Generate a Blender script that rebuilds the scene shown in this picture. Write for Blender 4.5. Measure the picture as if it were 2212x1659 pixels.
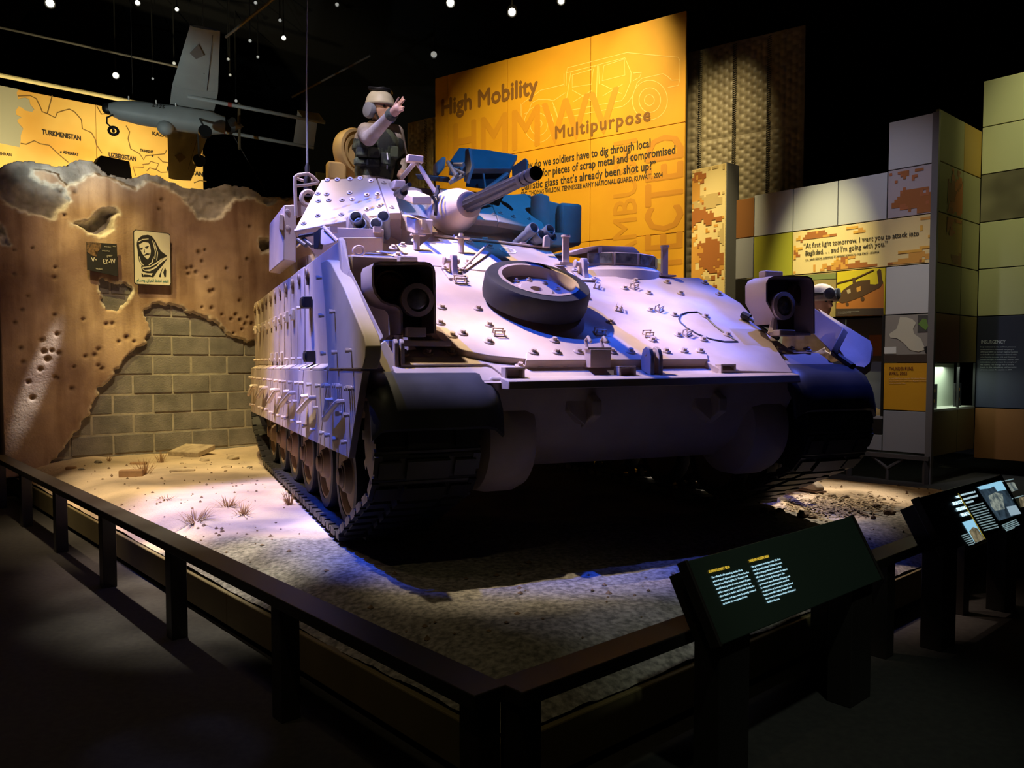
import bpy, bmesh, math, random
import numpy as np
from mathutils import Vector, Matrix, noise
random.seed(7)
scene = bpy.context.scene
for o_ in list(bpy.data.objects): bpy.data.objects.remove(o_)
COL = scene.collection
# ------------------------------------------------------------------ camera (pixel frame 2212 x 1659)
F, CY, H = 1716.0, 864.0, 1.06
PITCH = math.atan((CY - 785.0) / F)
cam = bpy.data.cameras.new('camera'); cam.sensor_width = 36; cam.lens = F / 2212 * 36
cam.shift_y = (CY - 829.5) / 2212; cam.clip_start = .05; cam.clip_end = 200
camo_ = bpy.data.objects.new('camera', cam); COL.objects.link(camo_)
camo_.location = (0, 0, H); camo_.rotation_euler = (math.radians(90) - PITCH, 0, 0)
scene.camera = camo_
vs = scene.view_settings
vs.view_transform = 'Standard'; vs.look = 'None'; vs.gamma = 1; vs.use_curve_mapping = False; vs.exposure = 0.0
# ------------------------------------------------------------------ world
w = bpy.data.worlds.new('hall_dark'); scene.world = w; w.use_nodes = True
w.node_tree.nodes['Background'].inputs[0].default_value = (.9, .95, 1.0, 1)
w.node_tree.nodes['Background'].inputs[1].default_value = .0008
# ------------------------------------------------------------------ lights: gobo spots on the ceiling grid, plus added fills
TH = math.atan((1106 - 352) / F / math.cos(PITCH))
BR = Vector((math.cos(TH), math.sin(TH), 0)); BD = Vector((-math.sin(TH), math.cos(TH), 0))
BO = Vector((.580, 5.055, 0))
def fromb(x, y, z): return BO + BR * x + BD * y + Vector((0, 0, z))
SPOTS = []
def spot(name, loc, target, color, power, angle=40, blend=.5, radius=.06, gobo=None):
    l = bpy.data.lights.new(name, 'SPOT'); l.energy = power; l.color = color
    l.spot_size = math.radians(angle); l.spot_blend = blend; l.shadow_soft_size = radius
    if gobo:
        l.use_nodes = True; nt = l.node_tree; em = nt.nodes.get('Emission')
        tc = nt.nodes.new('ShaderNodeTexCoord'); nz = nt.nodes.new('ShaderNodeTexNoise')
        nz.inputs['Scale'].default_value = gobo[0]; nz.inputs['Detail'].default_value = 1.0
        rp = nt.nodes.new('ShaderNodeMapRange')
        rp.inputs[1].default_value = .38 if gobo[1] >= 0 else .47; rp.inputs[2].default_value = .66
        rp.inputs[3].default_value = max(0.0, gobo[1]); rp.inputs[4].default_value = gobo[2]
        nt.links.new(tc.outputs['Normal'], nz.inputs['Vector'])
        nt.links.new(nz.outputs[0], rp.inputs[0]); nt.links.new(rp.outputs[0], em.inputs['Strength'])
    o = bpy.data.objects.new(name, l); COL.objects.link(o); o.location = loc
    d = Vector(target) - Vector(loc); o.rotation_euler = d.to_track_quat('-Z', 'Y').to_euler()
    SPOTS.append(o); return o
WHITE = (1.0, .86, .80); BLUE = (.015, .09, 1.0); AZURE = (.02, .26, 1.0); KEYC = (1.0, .76, .60)
spot('key_spot', fromb(-2.6, 1.5, 6.2), fromb(-.40, .42, 1.4), KEYC, 3300, 27, .8, .05, (9, .62, 1.35))
spot('key_spot_nose', fromb(-2.7, .5, 6.2), fromb(-1.25, -.42, 1.15), (1.0, .82, .52), 1300, 15, .8, .05)
spot('key_spot_turret', fromb(-2.8, .2, 6.3), fromb(-1.25, 1.55, 2.2), (.46, .48, 1.0), 1300, 22, .6, .05, (9, .75, 1.15))
spot('key_spot_flank', fromb(-2.75, 2.4, 6.2), fromb(-1.95, 1.7, .6), KEYC, 2200, 30, .7, .05, (9, .5, 1.2))
spot('blue_spot_left', fromb(-3.3, .6, 6.2), fromb(-.75, .5, 1.1), BLUE, 3000, 32, .45, .04, (8, .75, 1.2))
spot('blue_spot_flank', fromb(-3.5, 2.6, 6.2), fromb(-1.65, 2.0, .4), BLUE, 2600, 27, .6, .04)
spot('blue_spot_glacis', fromb(1.6, 1.2, 6.4), fromb(.55, .35, 1.4), (.03, .12, 1.0), 2400, 20, .7, .04, (11, -.35, 1.7))
spot('blue_spot_right', fromb(3.0, -.1, 6.0), fromb(1.1, .3, 1.2), (.10, .15, 1.0), 1200, 30, .6, .05, (8, .6, 1.2))
spot('key_spot_right', fromb(-.3, 1.9, 6.4), fromb(.85, .0, 1.3), KEYC, 1300, 17, .9, .05, (9, .5, 1.3))
spot('figure_spot', fromb(-2.4, -.6, 6.3), (-1.15, 6.6, 3.0), (.95, .84, .95), 620, 12, .6, .04)
spot('face_spot', (-3.6, 2.2, 5.2), (-1.10, 6.6, 3.1), (1.0, .70, .42), 260, 5, .6, .04)
spot('soldier_spot', fromb(3.6, .3, 6.2), (2.52, 6.65, 1.6), (.95, .86, .95), 700, 9, .6, .04)
spot('hatch_spot', fromb(-3.4, 3.6, 6.0), (-1.4, 6.9, 2.9), (1.0, .70, .22), 420, 12, .6, .04)
spot('azure_spot_turret', fromb(1.4, -.9, 6.4), fromb(-.05, 1.5, 2.3), AZURE, 900, 19, .6, .05)
spot('white_spot_right', fromb(5.2, 1.6, 5.4), fromb(1.9, .6, .1), (1, .84, .62), 3000, 24, .7, .05, (10, .4, 1.3))
spot('ground_spot_left', (-3.7, 5.6, 5.8), (-2.85, 7.0, 0), (1.0, .78, .46), 1900, 36, .8, .08, (7, .6, 1.2))
spot('ground_spot_front', (-2.5, 5.6, 6.0), (-1.70, 4.75, 0), (1.0, .92, .72), 1900, 21, .8, .04, (12, .35, 1.35))
spot('ground_spot_corner', (.5, 5.6, 6.0), (.45, 3.75, 0), (.82, .78, 1.0), 320, 14, .9, .05, (14, .3, 1.4))
spot('wall_spot_signs', (-4.3, 6.4, 5.6), (-4.25, 8.95, 1.75), (1.0, .80, .26), 900, 22, 1.0, .05)
spot('wall_spot_wash', (-3.2, 6.0, 5.8), (-3.8, 9.1, 1.8), (1.0, .72, .44), 560, 44, .8, .05, (6, .6, 1.2))
spot('wall_spot_base', (-3.0, 7.2, 5.0), (-3.2, 9.2, .2), (1.0, .78, .30), 860, 40, .9, .05)
spot('wall_spot_slash', (-3.35, 8.75, 5.0), (-4.96, 8.35, .95), (.78, .86, 1.0), 3000, 3.4, .9, .03)
spot('panel_spot_orange', (-.4, 8.8, 8.3), (.7, 13.2, 3.8), (1.0, .80, .36), 2900, 60, 1.0, .05)
spot('panel_spot_orange_top', (1.6, 11.4, 8.2), (1.9, 12.5, 5.0), (1.0, .90, .60), 500, 34, 1.0, .05)
spot('quilt_spot', (2.7, 9.6, 8.0), (2.95, 12.1, 4.2), (1.0, .82, .45), 1100, 28, 1.0, .05)
spot('map_spot', (-7.0, 10.8, 3.2), (-7.6, 13.6, 4.6), (1.0, .85, .46), 480, 90, .9, .05)
spot('map_spot_far', (-5.8, 12.4, 3.2), (-6.5, 14.4, 4.2), (1.0, .85, .46), 330, 90, .9, .05)
spot('exhibit_spot_quote', (2.3, 8.0, 6.6), (3.9, 10.1, 2.25), (1.0, .90, .42), 1900, 19, 1.0, .05)
spot('exhibit_spot_pillar', (2.0, 9.2, 7.0), (2.8, 11.3, 2.6), (1.0, .84, .42), 1700, 22, 1.0, .05)
spot('exhibit_spot_wash', (2.2, 7.4, 6.4), (4.3, 9.6, 1.9), (.80, .80, 1.0), 260, 40, .9, .05)
spot('exhibit_spot_map', (3.3, 7.6, 6.4), (4.6, 9.3, 1.5), (1.0, .92, .7), 320, 16, 1.0, .05)
spot('exhibit_spot_side', (5.6, 6.6, 7.4), (6.5, 9.4, 3.8), (1.0, 1.0, .55), 800, 34, 1.0, .05)
spot('drone_fill', (-4.6, 6.6, 2.4), (-4.6, 10.8, 4.6), (.85, .95, .90), 290, 40, .9, .05)  # added fill from below to brighten the drone, no fixture behind it
spot('rail_spot', (-3.0, 2.6, 6.0), (-2.4, 4.0, 0), (1.0, .70, .55), 75, 50, .9, .2)
spot('panel_fill', (1.4, .6, 5.0), (1.2, 2.9, .3), (.85, 1.0, .8), 170, 22, .9, .1)  # added fill that lifts the dark reading panel faces
spot('aisle_spot', (-1.0, 1.2, 6.5), (-1.2, 2.75, -.33), (.40, .45, 1.0), 260, 6, .5, .05, (16, .2, 1.2))
spot('kerb_fill', (-.7, .9, 5.2), (-.6, 2.6, -.2), (1.0, .85, .45), 55, 44, .9, .1)  # added fill for the kerb face and floor, not a hall lamp
# ------------------------------------------------------------------ pixel -> place helpers
C0 = Vector((0, 0, H)); _c, _s = math.cos(PITCH), math.sin(PITCH)
def ray(u, v):
    x = (u - 1106) / F; z = -(v - CY) / F
    return Vector((x, _c + _s * z, -_s + _c * z))
def hit(u, v, p0, n):
    d = ray(u, v); return C0 + d * ((Vector(p0) - C0).dot(n) / d.dot(n))
def onz(u, v, z=0): return hit(u, v, (0, 0, z), Vector((0, 0, 1)))
def ond(u, v, y): return hit(u, v, (0, y, 0), Vector((0, 1, 0)))
def tob(p): q = Vector(p) - BO; return Vector((q.dot(BR), q.dot(BD), q.z))
def by(u, v, y): return tob(hit(u, v, fromb(0, y, 0), BD))
def bx(u, v, x): return tob(hit(u, v, fromb(x, 0, 0), BR))
def bz(u, v, z): return tob(onz(u, v, z))
GA = math.radians(28); GY, GZ = -.65, 1.0                     # glacis plane of the vehicle
GN = Vector((0, -math.sin(GA), math.cos(GA)))                  # its normal in vehicle axes
GNW = BD * GN.y + Vector((0, 0, GN.z))
def gl(u, v, h=0.0): return tob(hit(u, v, fromb(0, GY, GZ) + GNW * h, GNW))
class Pl:                                                      # a vertical plane: origin, horizontal direction
    def __init__(s, p, e):
        s.p = Vector((p[0], p[1], 0)); s.e = Vector((e[0], e[1], 0)).normalized(); s.n = Vector((s.e.y, -s.e.x, 0))
        if s.n.dot(-s.p) < 0: s.n = -s.n
    def at(s, u, v):
        q = hit(u, v, s.p, s.n); return ((q - s.p).dot(s.e), q.z)
    def w(s, a, z, d=0.0): return s.p + s.e * a + s.n * d + Vector((0, 0, z))
    def px(s, u, v, d=0.0):
        q = hit(u, v, s.p + s.n * d, s.n); return q
    def frame(s):   # local x = e, local y = up, local z = n   (right-handed when e x up = n)
        return Matrix((s.e, Vector((0, 0, 1)), s.n)).transposed().to_4x4()
# ------------------------------------------------------------------ materials
MATS = {}
def mat(name, col, rough=.6, var=.0, scale=6.0, col2=None, bump=0.0, bscale=40.0, metal=0.0, emit=0.0, spec=.5, alpha=1.0, detail=6.0, lo=.35, hi=.65, trans=0.0):
    if name in MATS: return MATS[name]
    m = bpy.data.materials.new(name); m.use_nodes = True; nt = m.node_tree; b = nt.nodes['Principled BSDF']
    b.inputs['Base Color'].default_value = (*col, 1); b.inputs['Roughness'].default_value = rough
    b.inputs['Metallic'].default_value = metal; b.inputs['Specular IOR Level'].default_value = spec
    if trans: b.inputs['Transmission Weight'].default_value = trans
    tc = nt.nodes.new('ShaderNodeTexCoord')
    if col2 or var:
        c2 = col2 or tuple(min(1, c * (1 - var)) for c in col)
        nz = nt.nodes.new('ShaderNodeTexNoise'); nz.inputs['Scale'].default_value = scale; nz.inputs['Detail'].default_value = detail
        rp = nt.nodes.new('ShaderNodeValToRGB'); rp.color_ramp.elements[0].position = lo; rp.color_ramp.elements[1].position = hi
        rp.color_ramp.elements[0].color = (*c2, 1); rp.color_ramp.elements[1].color = (*col, 1)
        nt.links.new(tc.outputs['Object'], nz.inputs['Vector']); nt.links.new(nz.outputs[0], rp.inputs[0]); nt.links.new(rp.outputs[0], b.inputs['Base Color'])
        if emit: nt.links.new(rp.outputs[0], b.inputs['Emission Color'])
    if bump:
        n2 = nt.nodes.new('ShaderNodeTexNoise'); n2.inputs['Scale'].default_value = bscale; n2.inputs['Detail'].default_value = 4
        bp = nt.nodes.new('ShaderNodeBump'); bp.inputs['Strength'].default_value = bump; bp.inputs['Distance'].default_value = .02
        nt.links.new(tc.outputs['Object'], n2.inputs['Vector']); nt.links.new(n2.outputs[0], bp.inputs['Height']); nt.links.new(bp.outputs[0], b.inputs['Normal'])
    if emit:
        b.inputs['Emission Strength'].default_value = emit
        if not (col2 or var): b.inputs['Emission Color'].default_value = (*col, 1)
    MATS[name] = m; return m
TAN = mat('desert_tan_paint', (.56, .44, .34), .62, col2=(.48, .37, .28), scale=5, bump=.05, bscale=120)
TAN_D = mat('dark_tan_steel', (.30, .20, .11), .7, col2=(.20, .13, .07), scale=4)
YEL = mat('warm_lit_tan', (.62, .42, .16), .6, var=.15)  # warm lamp light on the tan hatch, painted into its colour
RUBBER = mat('black_rubber', (.016, .016, .018), .7, col2=(.028, .028, .03), scale=7)
FENDER = mat('worn_rubber_fender', (.035, .035, .040), .42, col2=(.075, .075, .08), scale=3)
STEEL = mat('dark_steel', (.045, .042, .04), .5, var=.3, metal=.3)
GUNMETAL = mat('gun_metal', (.014, .014, .017), .5, metal=.0)
BLACK = mat('black_paint', (.006, .006, .007), .5)
RAILM = mat('black_rail_steel', (.022, .018, .016), .42)
GLASS = mat('sheen_lens_glass', (.24, .24, .19), .12, spec=.8, col2=(.08, .08, .07), scale=18)  # lighter mottled base stands in for reflections in the lenses
IRGLASS = mat('brown_filter_glass', (.13, .055, .025), .25, spec=.6)
HALL = mat('black_hall_paint', (.006, .006, .008), .9)
CARPET = mat('dark_carpet', (.030, .026, .023), .95, col2=(.02, .017, .016), scale=30, bump=.1, bscale=300)
KERBM = mat('ochre_kerb_paint', (.17, .13, .055), .7, var=.15, scale=4)
# ------------------------------------------------------------------ mesh builder
class MB:
    def __init__(s): s.v = []; s.f = []
    def add(s, vs_, fs_):
        n = len(s.v); s.v += [Vector(p) for p in vs_]; s.f += [tuple(i + n for i in f) for f in fs_]; return s
    def hexa(s, p): return s.add(p, [(0, 3, 2, 1), (4, 5, 6, 7), (0, 1, 5, 4), (1, 2, 6, 5), (2, 3, 7, 6), (3, 0, 4, 7)])
    def box(s, c, d, M=None):
        c = Vector(c); p = []
        for z in (-.5, .5):
            for x, y in ((-.5, -.5), (.5, -.5), (.5, .5), (-.5, .5)):
                q = Vector((x * d[0], y * d[1], z * d[2]))
                p.append(c + (M @ q if M else q))
        return s.hexa(p)
    def bb(s, x0, x1, y0, y1, z0, z1): return s.box(((x0 + x1) / 2, (y0 + y1) / 2, (z0 + z1) / 2), (abs(x1 - x0), abs(y1 - y0), abs(z1 - z0)))
    def prism(s, poly, vec):
        n = len(poly); vec = Vector(vec); a = [Vector(p) for p in poly]; b = [p + vec for p in a]
        return s.add(a + b, [tuple(range(n))[::-1], tuple(range(n, 2 * n))] + [(i, (i + 1) % n, n + (i + 1) % n, n + i) for i in range(n)])
    def cyl(s, p0, p1, r0, r1=None, n=14, caps=True):
        p0, p1 = Vector(p0), Vector(p1); r1 = r0 if r1 is None else r1
        d = (p1 - p0).normalized(); a = d.orthogonal().normalized(); b = d.cross(a); vs_ = []
        for p, r in ((p0, r0), (p1, r1)):
            for i in range(n):
                t = 2 * math.pi * i / n; vs_.append(p + a * (r * math.cos(t)) + b * (r * math.sin(t)))
        fs = [(i, (i + 1) % n, n + (i + 1) % n, n + i) for i in range(n)]
        if caps: fs += [tuple(range(n))[::-1], tuple(range(n, 2 * n))]
        return s.add(vs_, fs)
    def tube(s, pts, r, n=8, closed=False):
        pts = [Vector(p) for p in pts]; m = len(pts); vs_ = []
        rs = r if isinstance(r, (list, tuple)) else [r] * m
        prev = None
        for i, p in enumerate(pts):
            if closed: t = (pts[(i + 1) % m] - pts[i - 1])
            else: t = pts[min(i + 1, m - 1)] - pts[max(i - 1, 0)]
            t.normalize()
            if prev is None: a = t.orthogonal().normalized()
            else:
                a = prev - t * prev.dot(t)
                a = a.normalized() if a.length > 1e-6 else t.orthogonal().normalized()
            prev = a; b = t.cross(a)
            for k in range(n):
                q = 2 * math.pi * k / n; vs_.append(p + a * (rs[i] * math.cos(q)) + b * (rs[i] * math.sin(q)))
        fs = []
        for i in range(m if closed else m - 1):
            j = (i + 1) % m
            for k in range(n): fs.append((i * n + k, i * n + (k + 1) % n, j * n + (k + 1) % n, j * n + k))
        if not closed: fs += [tuple(range(n))[::-1], tuple(range((m - 1) * n, m * n))]
        return s.add(vs_, fs)
    def lathe(s, o, axis, prof, n=32, closed=False):
        o = Vector(o); d = Vector(axis).normalized(); a = d.orthogonal().normalized(); b = d.cross(a); vs_ = []; m = len(prof)
        for r, h in prof:
            for i in range(n):
                t = 2 * math.pi * i / n; vs_.append(o + d * h + a * (r * math.cos(t)) + b * (r * math.sin(t)))
        fs = []
        for j in range(m if closed else m - 1):
            k = (j + 1) % m
            for i in range(n): fs.append((j * n + i, j * n + (i + 1) % n, k * n + (i + 1) % n, k * n + i))
        if not closed: fs += [tuple(range(n))[::-1], tuple(range((m - 1) * n, m * n))]
        return s.add(vs_, fs)
    def ball(s, c, r, sc=(1, 1, 1), nu=20, nv=12, M=None):
        c = Vector(c); vs_ = []; fs = []
        for j in range(1, nv):
            p = math.pi * j / nv
            for i in range(nu):
                t = 2 * math.pi * i / nu
                q = Vector((r * sc[0] * math.sin(p) * math.cos(t), r * sc[1] * math.sin(p) * math.sin(t), r * sc[2] * math.cos(p)))
                vs_.append(c + (M @ q if M else q))
        for e in (1, -1):
            q = Vector((0, 0, e * r * sc[2])); vs_.append(c + (M @ q if M else q))
        for j in range(nv - 2):
            for i in range(nu): fs.append((j * nu + i, j * nu + (i + 1) % nu, (j + 1) * nu + (i + 1) % nu, (j + 1) * nu + i))
        T, B = (nv - 1) * nu, (nv - 1) * nu + 1
        for i in range(nu): fs.append((T, (i + 1) % nu, i)); fs.append((B, (nv - 2) * nu + i, (nv - 2) * nu + (i + 1) % nu))
        return s.add(vs_, fs)
    def mesh(s, name):
        me = bpy.data.meshes.new(name); me.from_pydata([tuple(p) for p in s.v], [], s.f)
        bm = bmesh.new(); bm.from_mesh(me); bmesh.ops.recalc_face_normals(bm, faces=bm.faces); bm.to_mesh(me); bm.free()
        return me
def link(name, me, m=None, parent=None, smooth=35, bevel=0.0, seg=2):
    o = bpy.data.objects.new(name, me); COL.objects.link(o)
    if m is not None and not me.materials: me.materials.append(m)
    if smooth:
        for p in me.polygons: p.use_smooth = True
        me.set_sharp_from_angle(angle=math.radians(smooth))
    if bevel:
        md = o.modifiers.new('bevel', 'BEVEL'); md.width = bevel; md.segments = seg; md.limit_method = 'ANGLE'; md.angle_limit = math.radians(40)
        md.harden_normals = False
    if parent is not None: o.parent = parent
    return o
def ob(name, mb, m, parent=None, smooth=35, bevel=0.0, **k):
    o = link(name, mb.mesh(name), m, parent, smooth, bevel)
    if k: tag(o, **k)
    return o
def tag(o, label=None, cat=None, group=None, kind=None):
    if label: o['label'] = label
    if cat: o['category'] = cat
    if group: o['group'] = group
    if kind: o['kind'] = kind
    return o
def empty(name, loc=(0, 0, 0), rz=0.0, label=None, cat=None, group=None, kind=None):
    o = bpy.data.objects.new(name, None); COL.objects.link(o); o.location = loc; o.rotation_euler = (0, 0, rz); o.empty_display_size = .1
    return tag(o, label, cat, group, kind)
def copy(o, parent=None, M=None):
    c = o.copy(); COL.objects.link(c); c.parent = parent
    if M is not None: c.matrix_basis = M
    return c
def frame(o, z, x=None):                                       # matrix with local z along z
    z = Vector(z).normalized(); x = Vector(x) if x is not None else z.orthogonal()
    x = (x - z * x.dot(z)).normalized(); y = z.cross(x)
    M = Matrix((x, y, z)).transposed().to_4x4(); M.translation = Vector(o); return M
_tc = {}
def text_mesh(s, bold=0.0, space=1.0):
    key = (s, bold, space)
    cu = bpy.data.curves.new('t', 'FONT'); cu.body = s; cu.space_character = space; cu.resolution_u = 2; cu.fill_mode = 'FRONT'
    t = bpy.data.objects.new('t', cu); COL.objects.link(t)
    dg = bpy.context.evaluated_depsgraph_get(); me = bpy.data.meshes.new_from_object(t.evaluated_get(dg))
    bpy.data.objects.remove(t); bpy.data.curves.remove(cu)
    return me
def text(s, M, width, height, m, parent, bold=0.0, name='lettering', capref=None, inv=None, space=1.0):
    """lettering whose baseline starts at M's origin, runs along its x for width; height = height of a capital"""
    me = text_mesh(s, bold, space); co = np.zeros(len(me.vertices) * 3, 'f'); me.vertices.foreach_get('co', co); co = co.reshape(-1, 3)
    if len(co) == 0: return None
    x0, x1 = co[:, 0].min(), co[:, 0].max(); co[:, 0] = (co[:, 0] - x0) * (width / (x1 - x0)); co[:, 1] *= height / .72
    me.vertices.foreach_set('co', co.ravel()); me.update(); me.name = name
    if bold:
        bm = bmesh.new(); bm.from_mesh(me); dx = bold * height * 2.2
        for k_, (sx, sy) in enumerate(((dx, 0), (dx * .5, dx * .5), (dx * .5, -dx * .5))):
            m2 = me.copy(); m2.transform(Matrix.Translation((sx, sy, .0004 * (k_ + 1)))); bm.from_mesh(m2); bpy.data.meshes.remove(m2)
        bm.to_mesh(me); bm.free()
    o = link(name, me, m, parent, smooth=0)
    o.matrix_basis = (inv @ M) if inv is not None else M
    return o
# ================================================================== SETTING
FL = -.33
eR = Vector((.748, .664, 0)).normalized(); eL = Vector((-eR.y, eR.x, 0))
tag(ob('floor', MB().bb(-14, 16, -7, 22, FL - .1, FL), CARPET, smooth=0), kind='structure', label='dark carpeted hall floor')
tag(ob('ceiling', MB().bb(-14, 16, -7, 22, 8.6, 8.7), HALL, smooth=0), kind='structure', label='black painted hall ceiling')
tag(ob('wall_back', MB().bb(-14, 16, 22, 22.1, FL, 8.6), HALL, smooth=0), kind='structure', label='black back wall of the hall')
tag(ob('wall_front', MB().bb(-14, 16, -7.1, -7, FL, 8.6), HALL, smooth=0), kind='structure', label='black wall behind the viewer')
tag(ob('wall_right', MB().bb(16, 16.1, -7, 22, FL, 8.6), HALL, smooth=0), kind='structure', label='black right wall of the hall')
tag(ob('wall_side', MB().bb(-14.1, -14, -7, 22, FL, 8.6), HALL, smooth=0), kind='structure', label='black left wall of the hall')
# ---- sand platform
K0 = Vector((-.021, 2.424, 0))
def ab(a, b, z=0): return K0 + eL * a + eR * b + Vector((0, 0, z))
def toab(p): q = Vector(p) - K0; return q.dot(eL), q.dot(eR)
PA, PB = 9.0, 5.95
def sand_z(a, b):
    d = min(a, b, PB - b)
    e = max(0, 1 - d / .55); z = -.115 * e * e * (1 if d < .55 else 0)
    p = Vector((a, b, 0))
    z += .018 * noise.noise(p * 1.3) + .008 * noise.noise(p * 4.1)
    wq = ab(a, b)
    if wq.x > 1.2 or wq.y < 4.9: z += .006 * noise.noise(p * 14) + .003 * noise.noise(p * 33)
    if a > 6.4: z += .06 * min(1, (a - 6.4) / 1.0) * (0.5 + .5 * noise.noise(p * 2.2))
    q = tob(wq)
    if abs(q.x) < 1.9 and -.5 < q.y < 5.2: z = min(z, 0.0)
    return z - .012
def sand_at(p): a, b = toab(p); return sand_z(a, b)
mb = MB(); NA, NB = 300, 200
for i in range(NA + 1):
    for j in range(NB + 1):
        a, b = .02 + (PA - .02) * i / NA, .02 + (PB - .04) * j / NB
        mb.v.append(ab(a, b, sand_z(a, b)))
mb.f = [(i * (NB + 1) + j, i * (NB + 1) + j + 1, (i + 1) * (NB + 1) + j + 1, (i + 1) * (NB + 1) + j) for i in range(NA) for j in range(NB)]
SAND = mat('desert_sand', (.60, .46, .31), .95, col2=(.40, .31, .22), scale=2.2, bump=.5, bscale=55, lo=.3, hi=.62, detail=8)
def gravel_zone(m):                                             # grey gravel where the 'gravel' attribute says so
    nt = m.node_tree; b = nt.nodes['Principled BSDF']; src = b.inputs['Base Color'].links[0].from_socket
    a = nt.nodes.new('ShaderNodeAttribute'); a.attribute_name = 'gravel'; n = nt.nodes.new('ShaderNodeTexNoise'); n.inputs['Scale'].default_value = 38; n.inputs['Detail'].default_value = 6
    r = nt.nodes.new('ShaderNodeValToRGB'); r.color_ramp.elements[0].position = .35; r.color_ramp.elements[1].position = .68
    r.color_ramp.elements[0].color = (.12, .11, .10, 1); r.color_ramp.elements[1].color = (.36, .33, .29, 1); x = nt.nodes.new('ShaderNodeMix'); x.data_type = 'RGBA'
    tc = nt.nodes.new('ShaderNodeTexCoord'); nt.links.new(tc.outputs['Object'], n.inputs['Vector']); nt.links.new(n.outputs[0], r.inputs[0])
    nt.links.new(a.outputs['Fac'], x.inputs[0]); nt.links.new(src, x.inputs[6]); nt.links.new(r.outputs[0], x.inputs[7]); nt.links.new(x.outputs[2], b.inputs['Base Color'])
gravel_zone(SAND)
plat = empty('platform', ab(PA / 2, PB / 2, FL), 0, kind='structure', label='raised desert sand platform with an ochre kerb')
inv = Matrix.Translation(-plat.location)
def pl_(o): o.matrix_basis = inv @ o.matrix_basis; return o
so_ = pl_(ob('sand', mb, SAND, plat, smooth=180)); at_ = so_.data.attributes.new('gravel', 'FLOAT', 'POINT')
at_.data.foreach_set('value', [max(0.0, min(1.0, (5.35 + .5 * noise.noise(p * 1.5) + .3 * noise.noise(p * 5) + .18 * p.x - p.y) / .35 + .5)) for p in mb.v])
def bar(p0, p1, wdt, z0, z1, side=1):                          # box running p0->p1, thickness to the left of travel * side
    p0, p1 = Vector(p0), Vector(p1); d = (p1 - p0).normalized(); n = Vector((-d.y, d.x, 0)) * side * wdt
    q = [p0, p1, p1 + n, p0 + n]
    return MB().hexa([Vector((p.x, p.y, z0)) for p in q] + [Vector((p.x, p.y, z1)) for p in q])
KL = 2.2
for k in range(4):
    pl_(ob('kerb_board', bar(ab(k * KL + .003, 0), ab(min(PA, (k + 1) * KL), 0), .10, FL + .03, -.13, -1), KERBM, plat, smooth=0, bevel=.006))
for k in range(3):
    pl_(ob('kerb_board', bar(ab(0, k * KL + .103), ab(0, min(PB, (k + 1) * KL + .1)), .10, FL + .03, -.13, 1), KERBM, plat, smooth=0, bevel=.006))
for k in range(3):
    pl_(ob('kerb_board', bar(ab(k * KL, PB), ab((k + 1) * KL - .003, PB), .10, FL + .03, -.13, 1), KERBM, plat, smooth=0, bevel=.006))
# ---- black rails
R0 = Vector((-.05, 2.12, 0)) 
def rail(name, p0, e, n_in, posts, L, label):
    r = empty(name, (p0.x, p0.y, FL), math.atan2(e.y, e.x), label, 'railing', 'low black railings')
    side = 1 if Vector((-e.y, e.x, 0)).dot(n_in) > 0 else -1
    ob('top_rail', MB().bb(-.05, L, -.06, .06, .455, .50), RAILM, r, smooth=0, bevel=.004)
    for t in posts:
        ob('post', MB().bb(t - .042, t + .042, -.04, .04, 0, .455), RAILM, r, smooth=0, bevel=.003)
    return r
rail('railing', R0 + eL * .06, eL, eR, [.0, 1.2, 2.43, 3.66, 4.89, 6.12, 7.3], 7.4, 'low black railing running toward the ruined wall')
rail('railing', R0 + eR * .10, eR, eL, [.0, 1.75, 2.32, 3.3, 4.4, 5.5], 5.6, 'low black railing carrying the tilted reading panels')
# ---- ruined plaster wall
WP = Pl((-4.96, 8.35), eR)
A0, A1, Z0, Z1 = -.34, 3.9, -.12, 3.62
ST = .0125
def pxpoly(pts, s=1.0, ox=0, oy=0): return np.array([WP.at(ox + x / s, oy + y / s) for x, y in pts])
c3 = dict(s=3.456, ox=0, oy=300)
core_top = [(-200, 230), (0, 205), (60, 165), (175, 148), (300, 165), (430, 195), (495, 190), (560, 155), (640, 155), (715, 170), (760, 210), (830, 260), (980, 285), (1040, 280), (1100, 240), (1180, 265), (1300, 320), (1400, 360), (1560, 365), (1690, 335), (1850, 350), (1940, 400), (1995, 432), (2200, 425), (2500, 440), (3400, 470)]
core = np.vstack([pxpoly(core_top, **c3), [[A1 + 1, -1], [A0 - 1, -1]]])
pl_top = [(-200, 380), (0, 440), (110, 510), (220, 560), (390, 595), (450, 545), (505, 455), (500, 345), (560, 345), (640, 285), (720, 265), (800, 285), (880, 310), (950, 355), (1000, 375), (1060, 335), (1130, 310), (1240, 350), (1340, 410), (1420, 500), (1480, 590), (1600, 605), (1665, 570), (1720, 480), (1800, 440), (1900, 440), (2000, 495), (2060, 460), (2200, 450), (2500, 470), (3400, 500)]
plast = np.vstack([pxpoly(pl_top, **c3), [[A1 + 1, -1], [A0 - 1, -1]]])
island = pxpoly([(250, 225), (330, 225), (430, 260), (490, 330), (490, 375), (380, 340), (300, 310), (255, 260)], **c3)
hole1 = pxpoly([(535, 630), (600, 615), (690, 595), (760, 525), (860, 520), (885, 555), (850, 600), (850, 680), (740, 725), (650, 690), (590, 650)], **c3)
hole2 = pxpoly([(1945, 745), (2000, 735), (2060, 760), (2085, 800), (2020, 850), (1955, 850), (1940, 800)], **c3)
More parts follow.
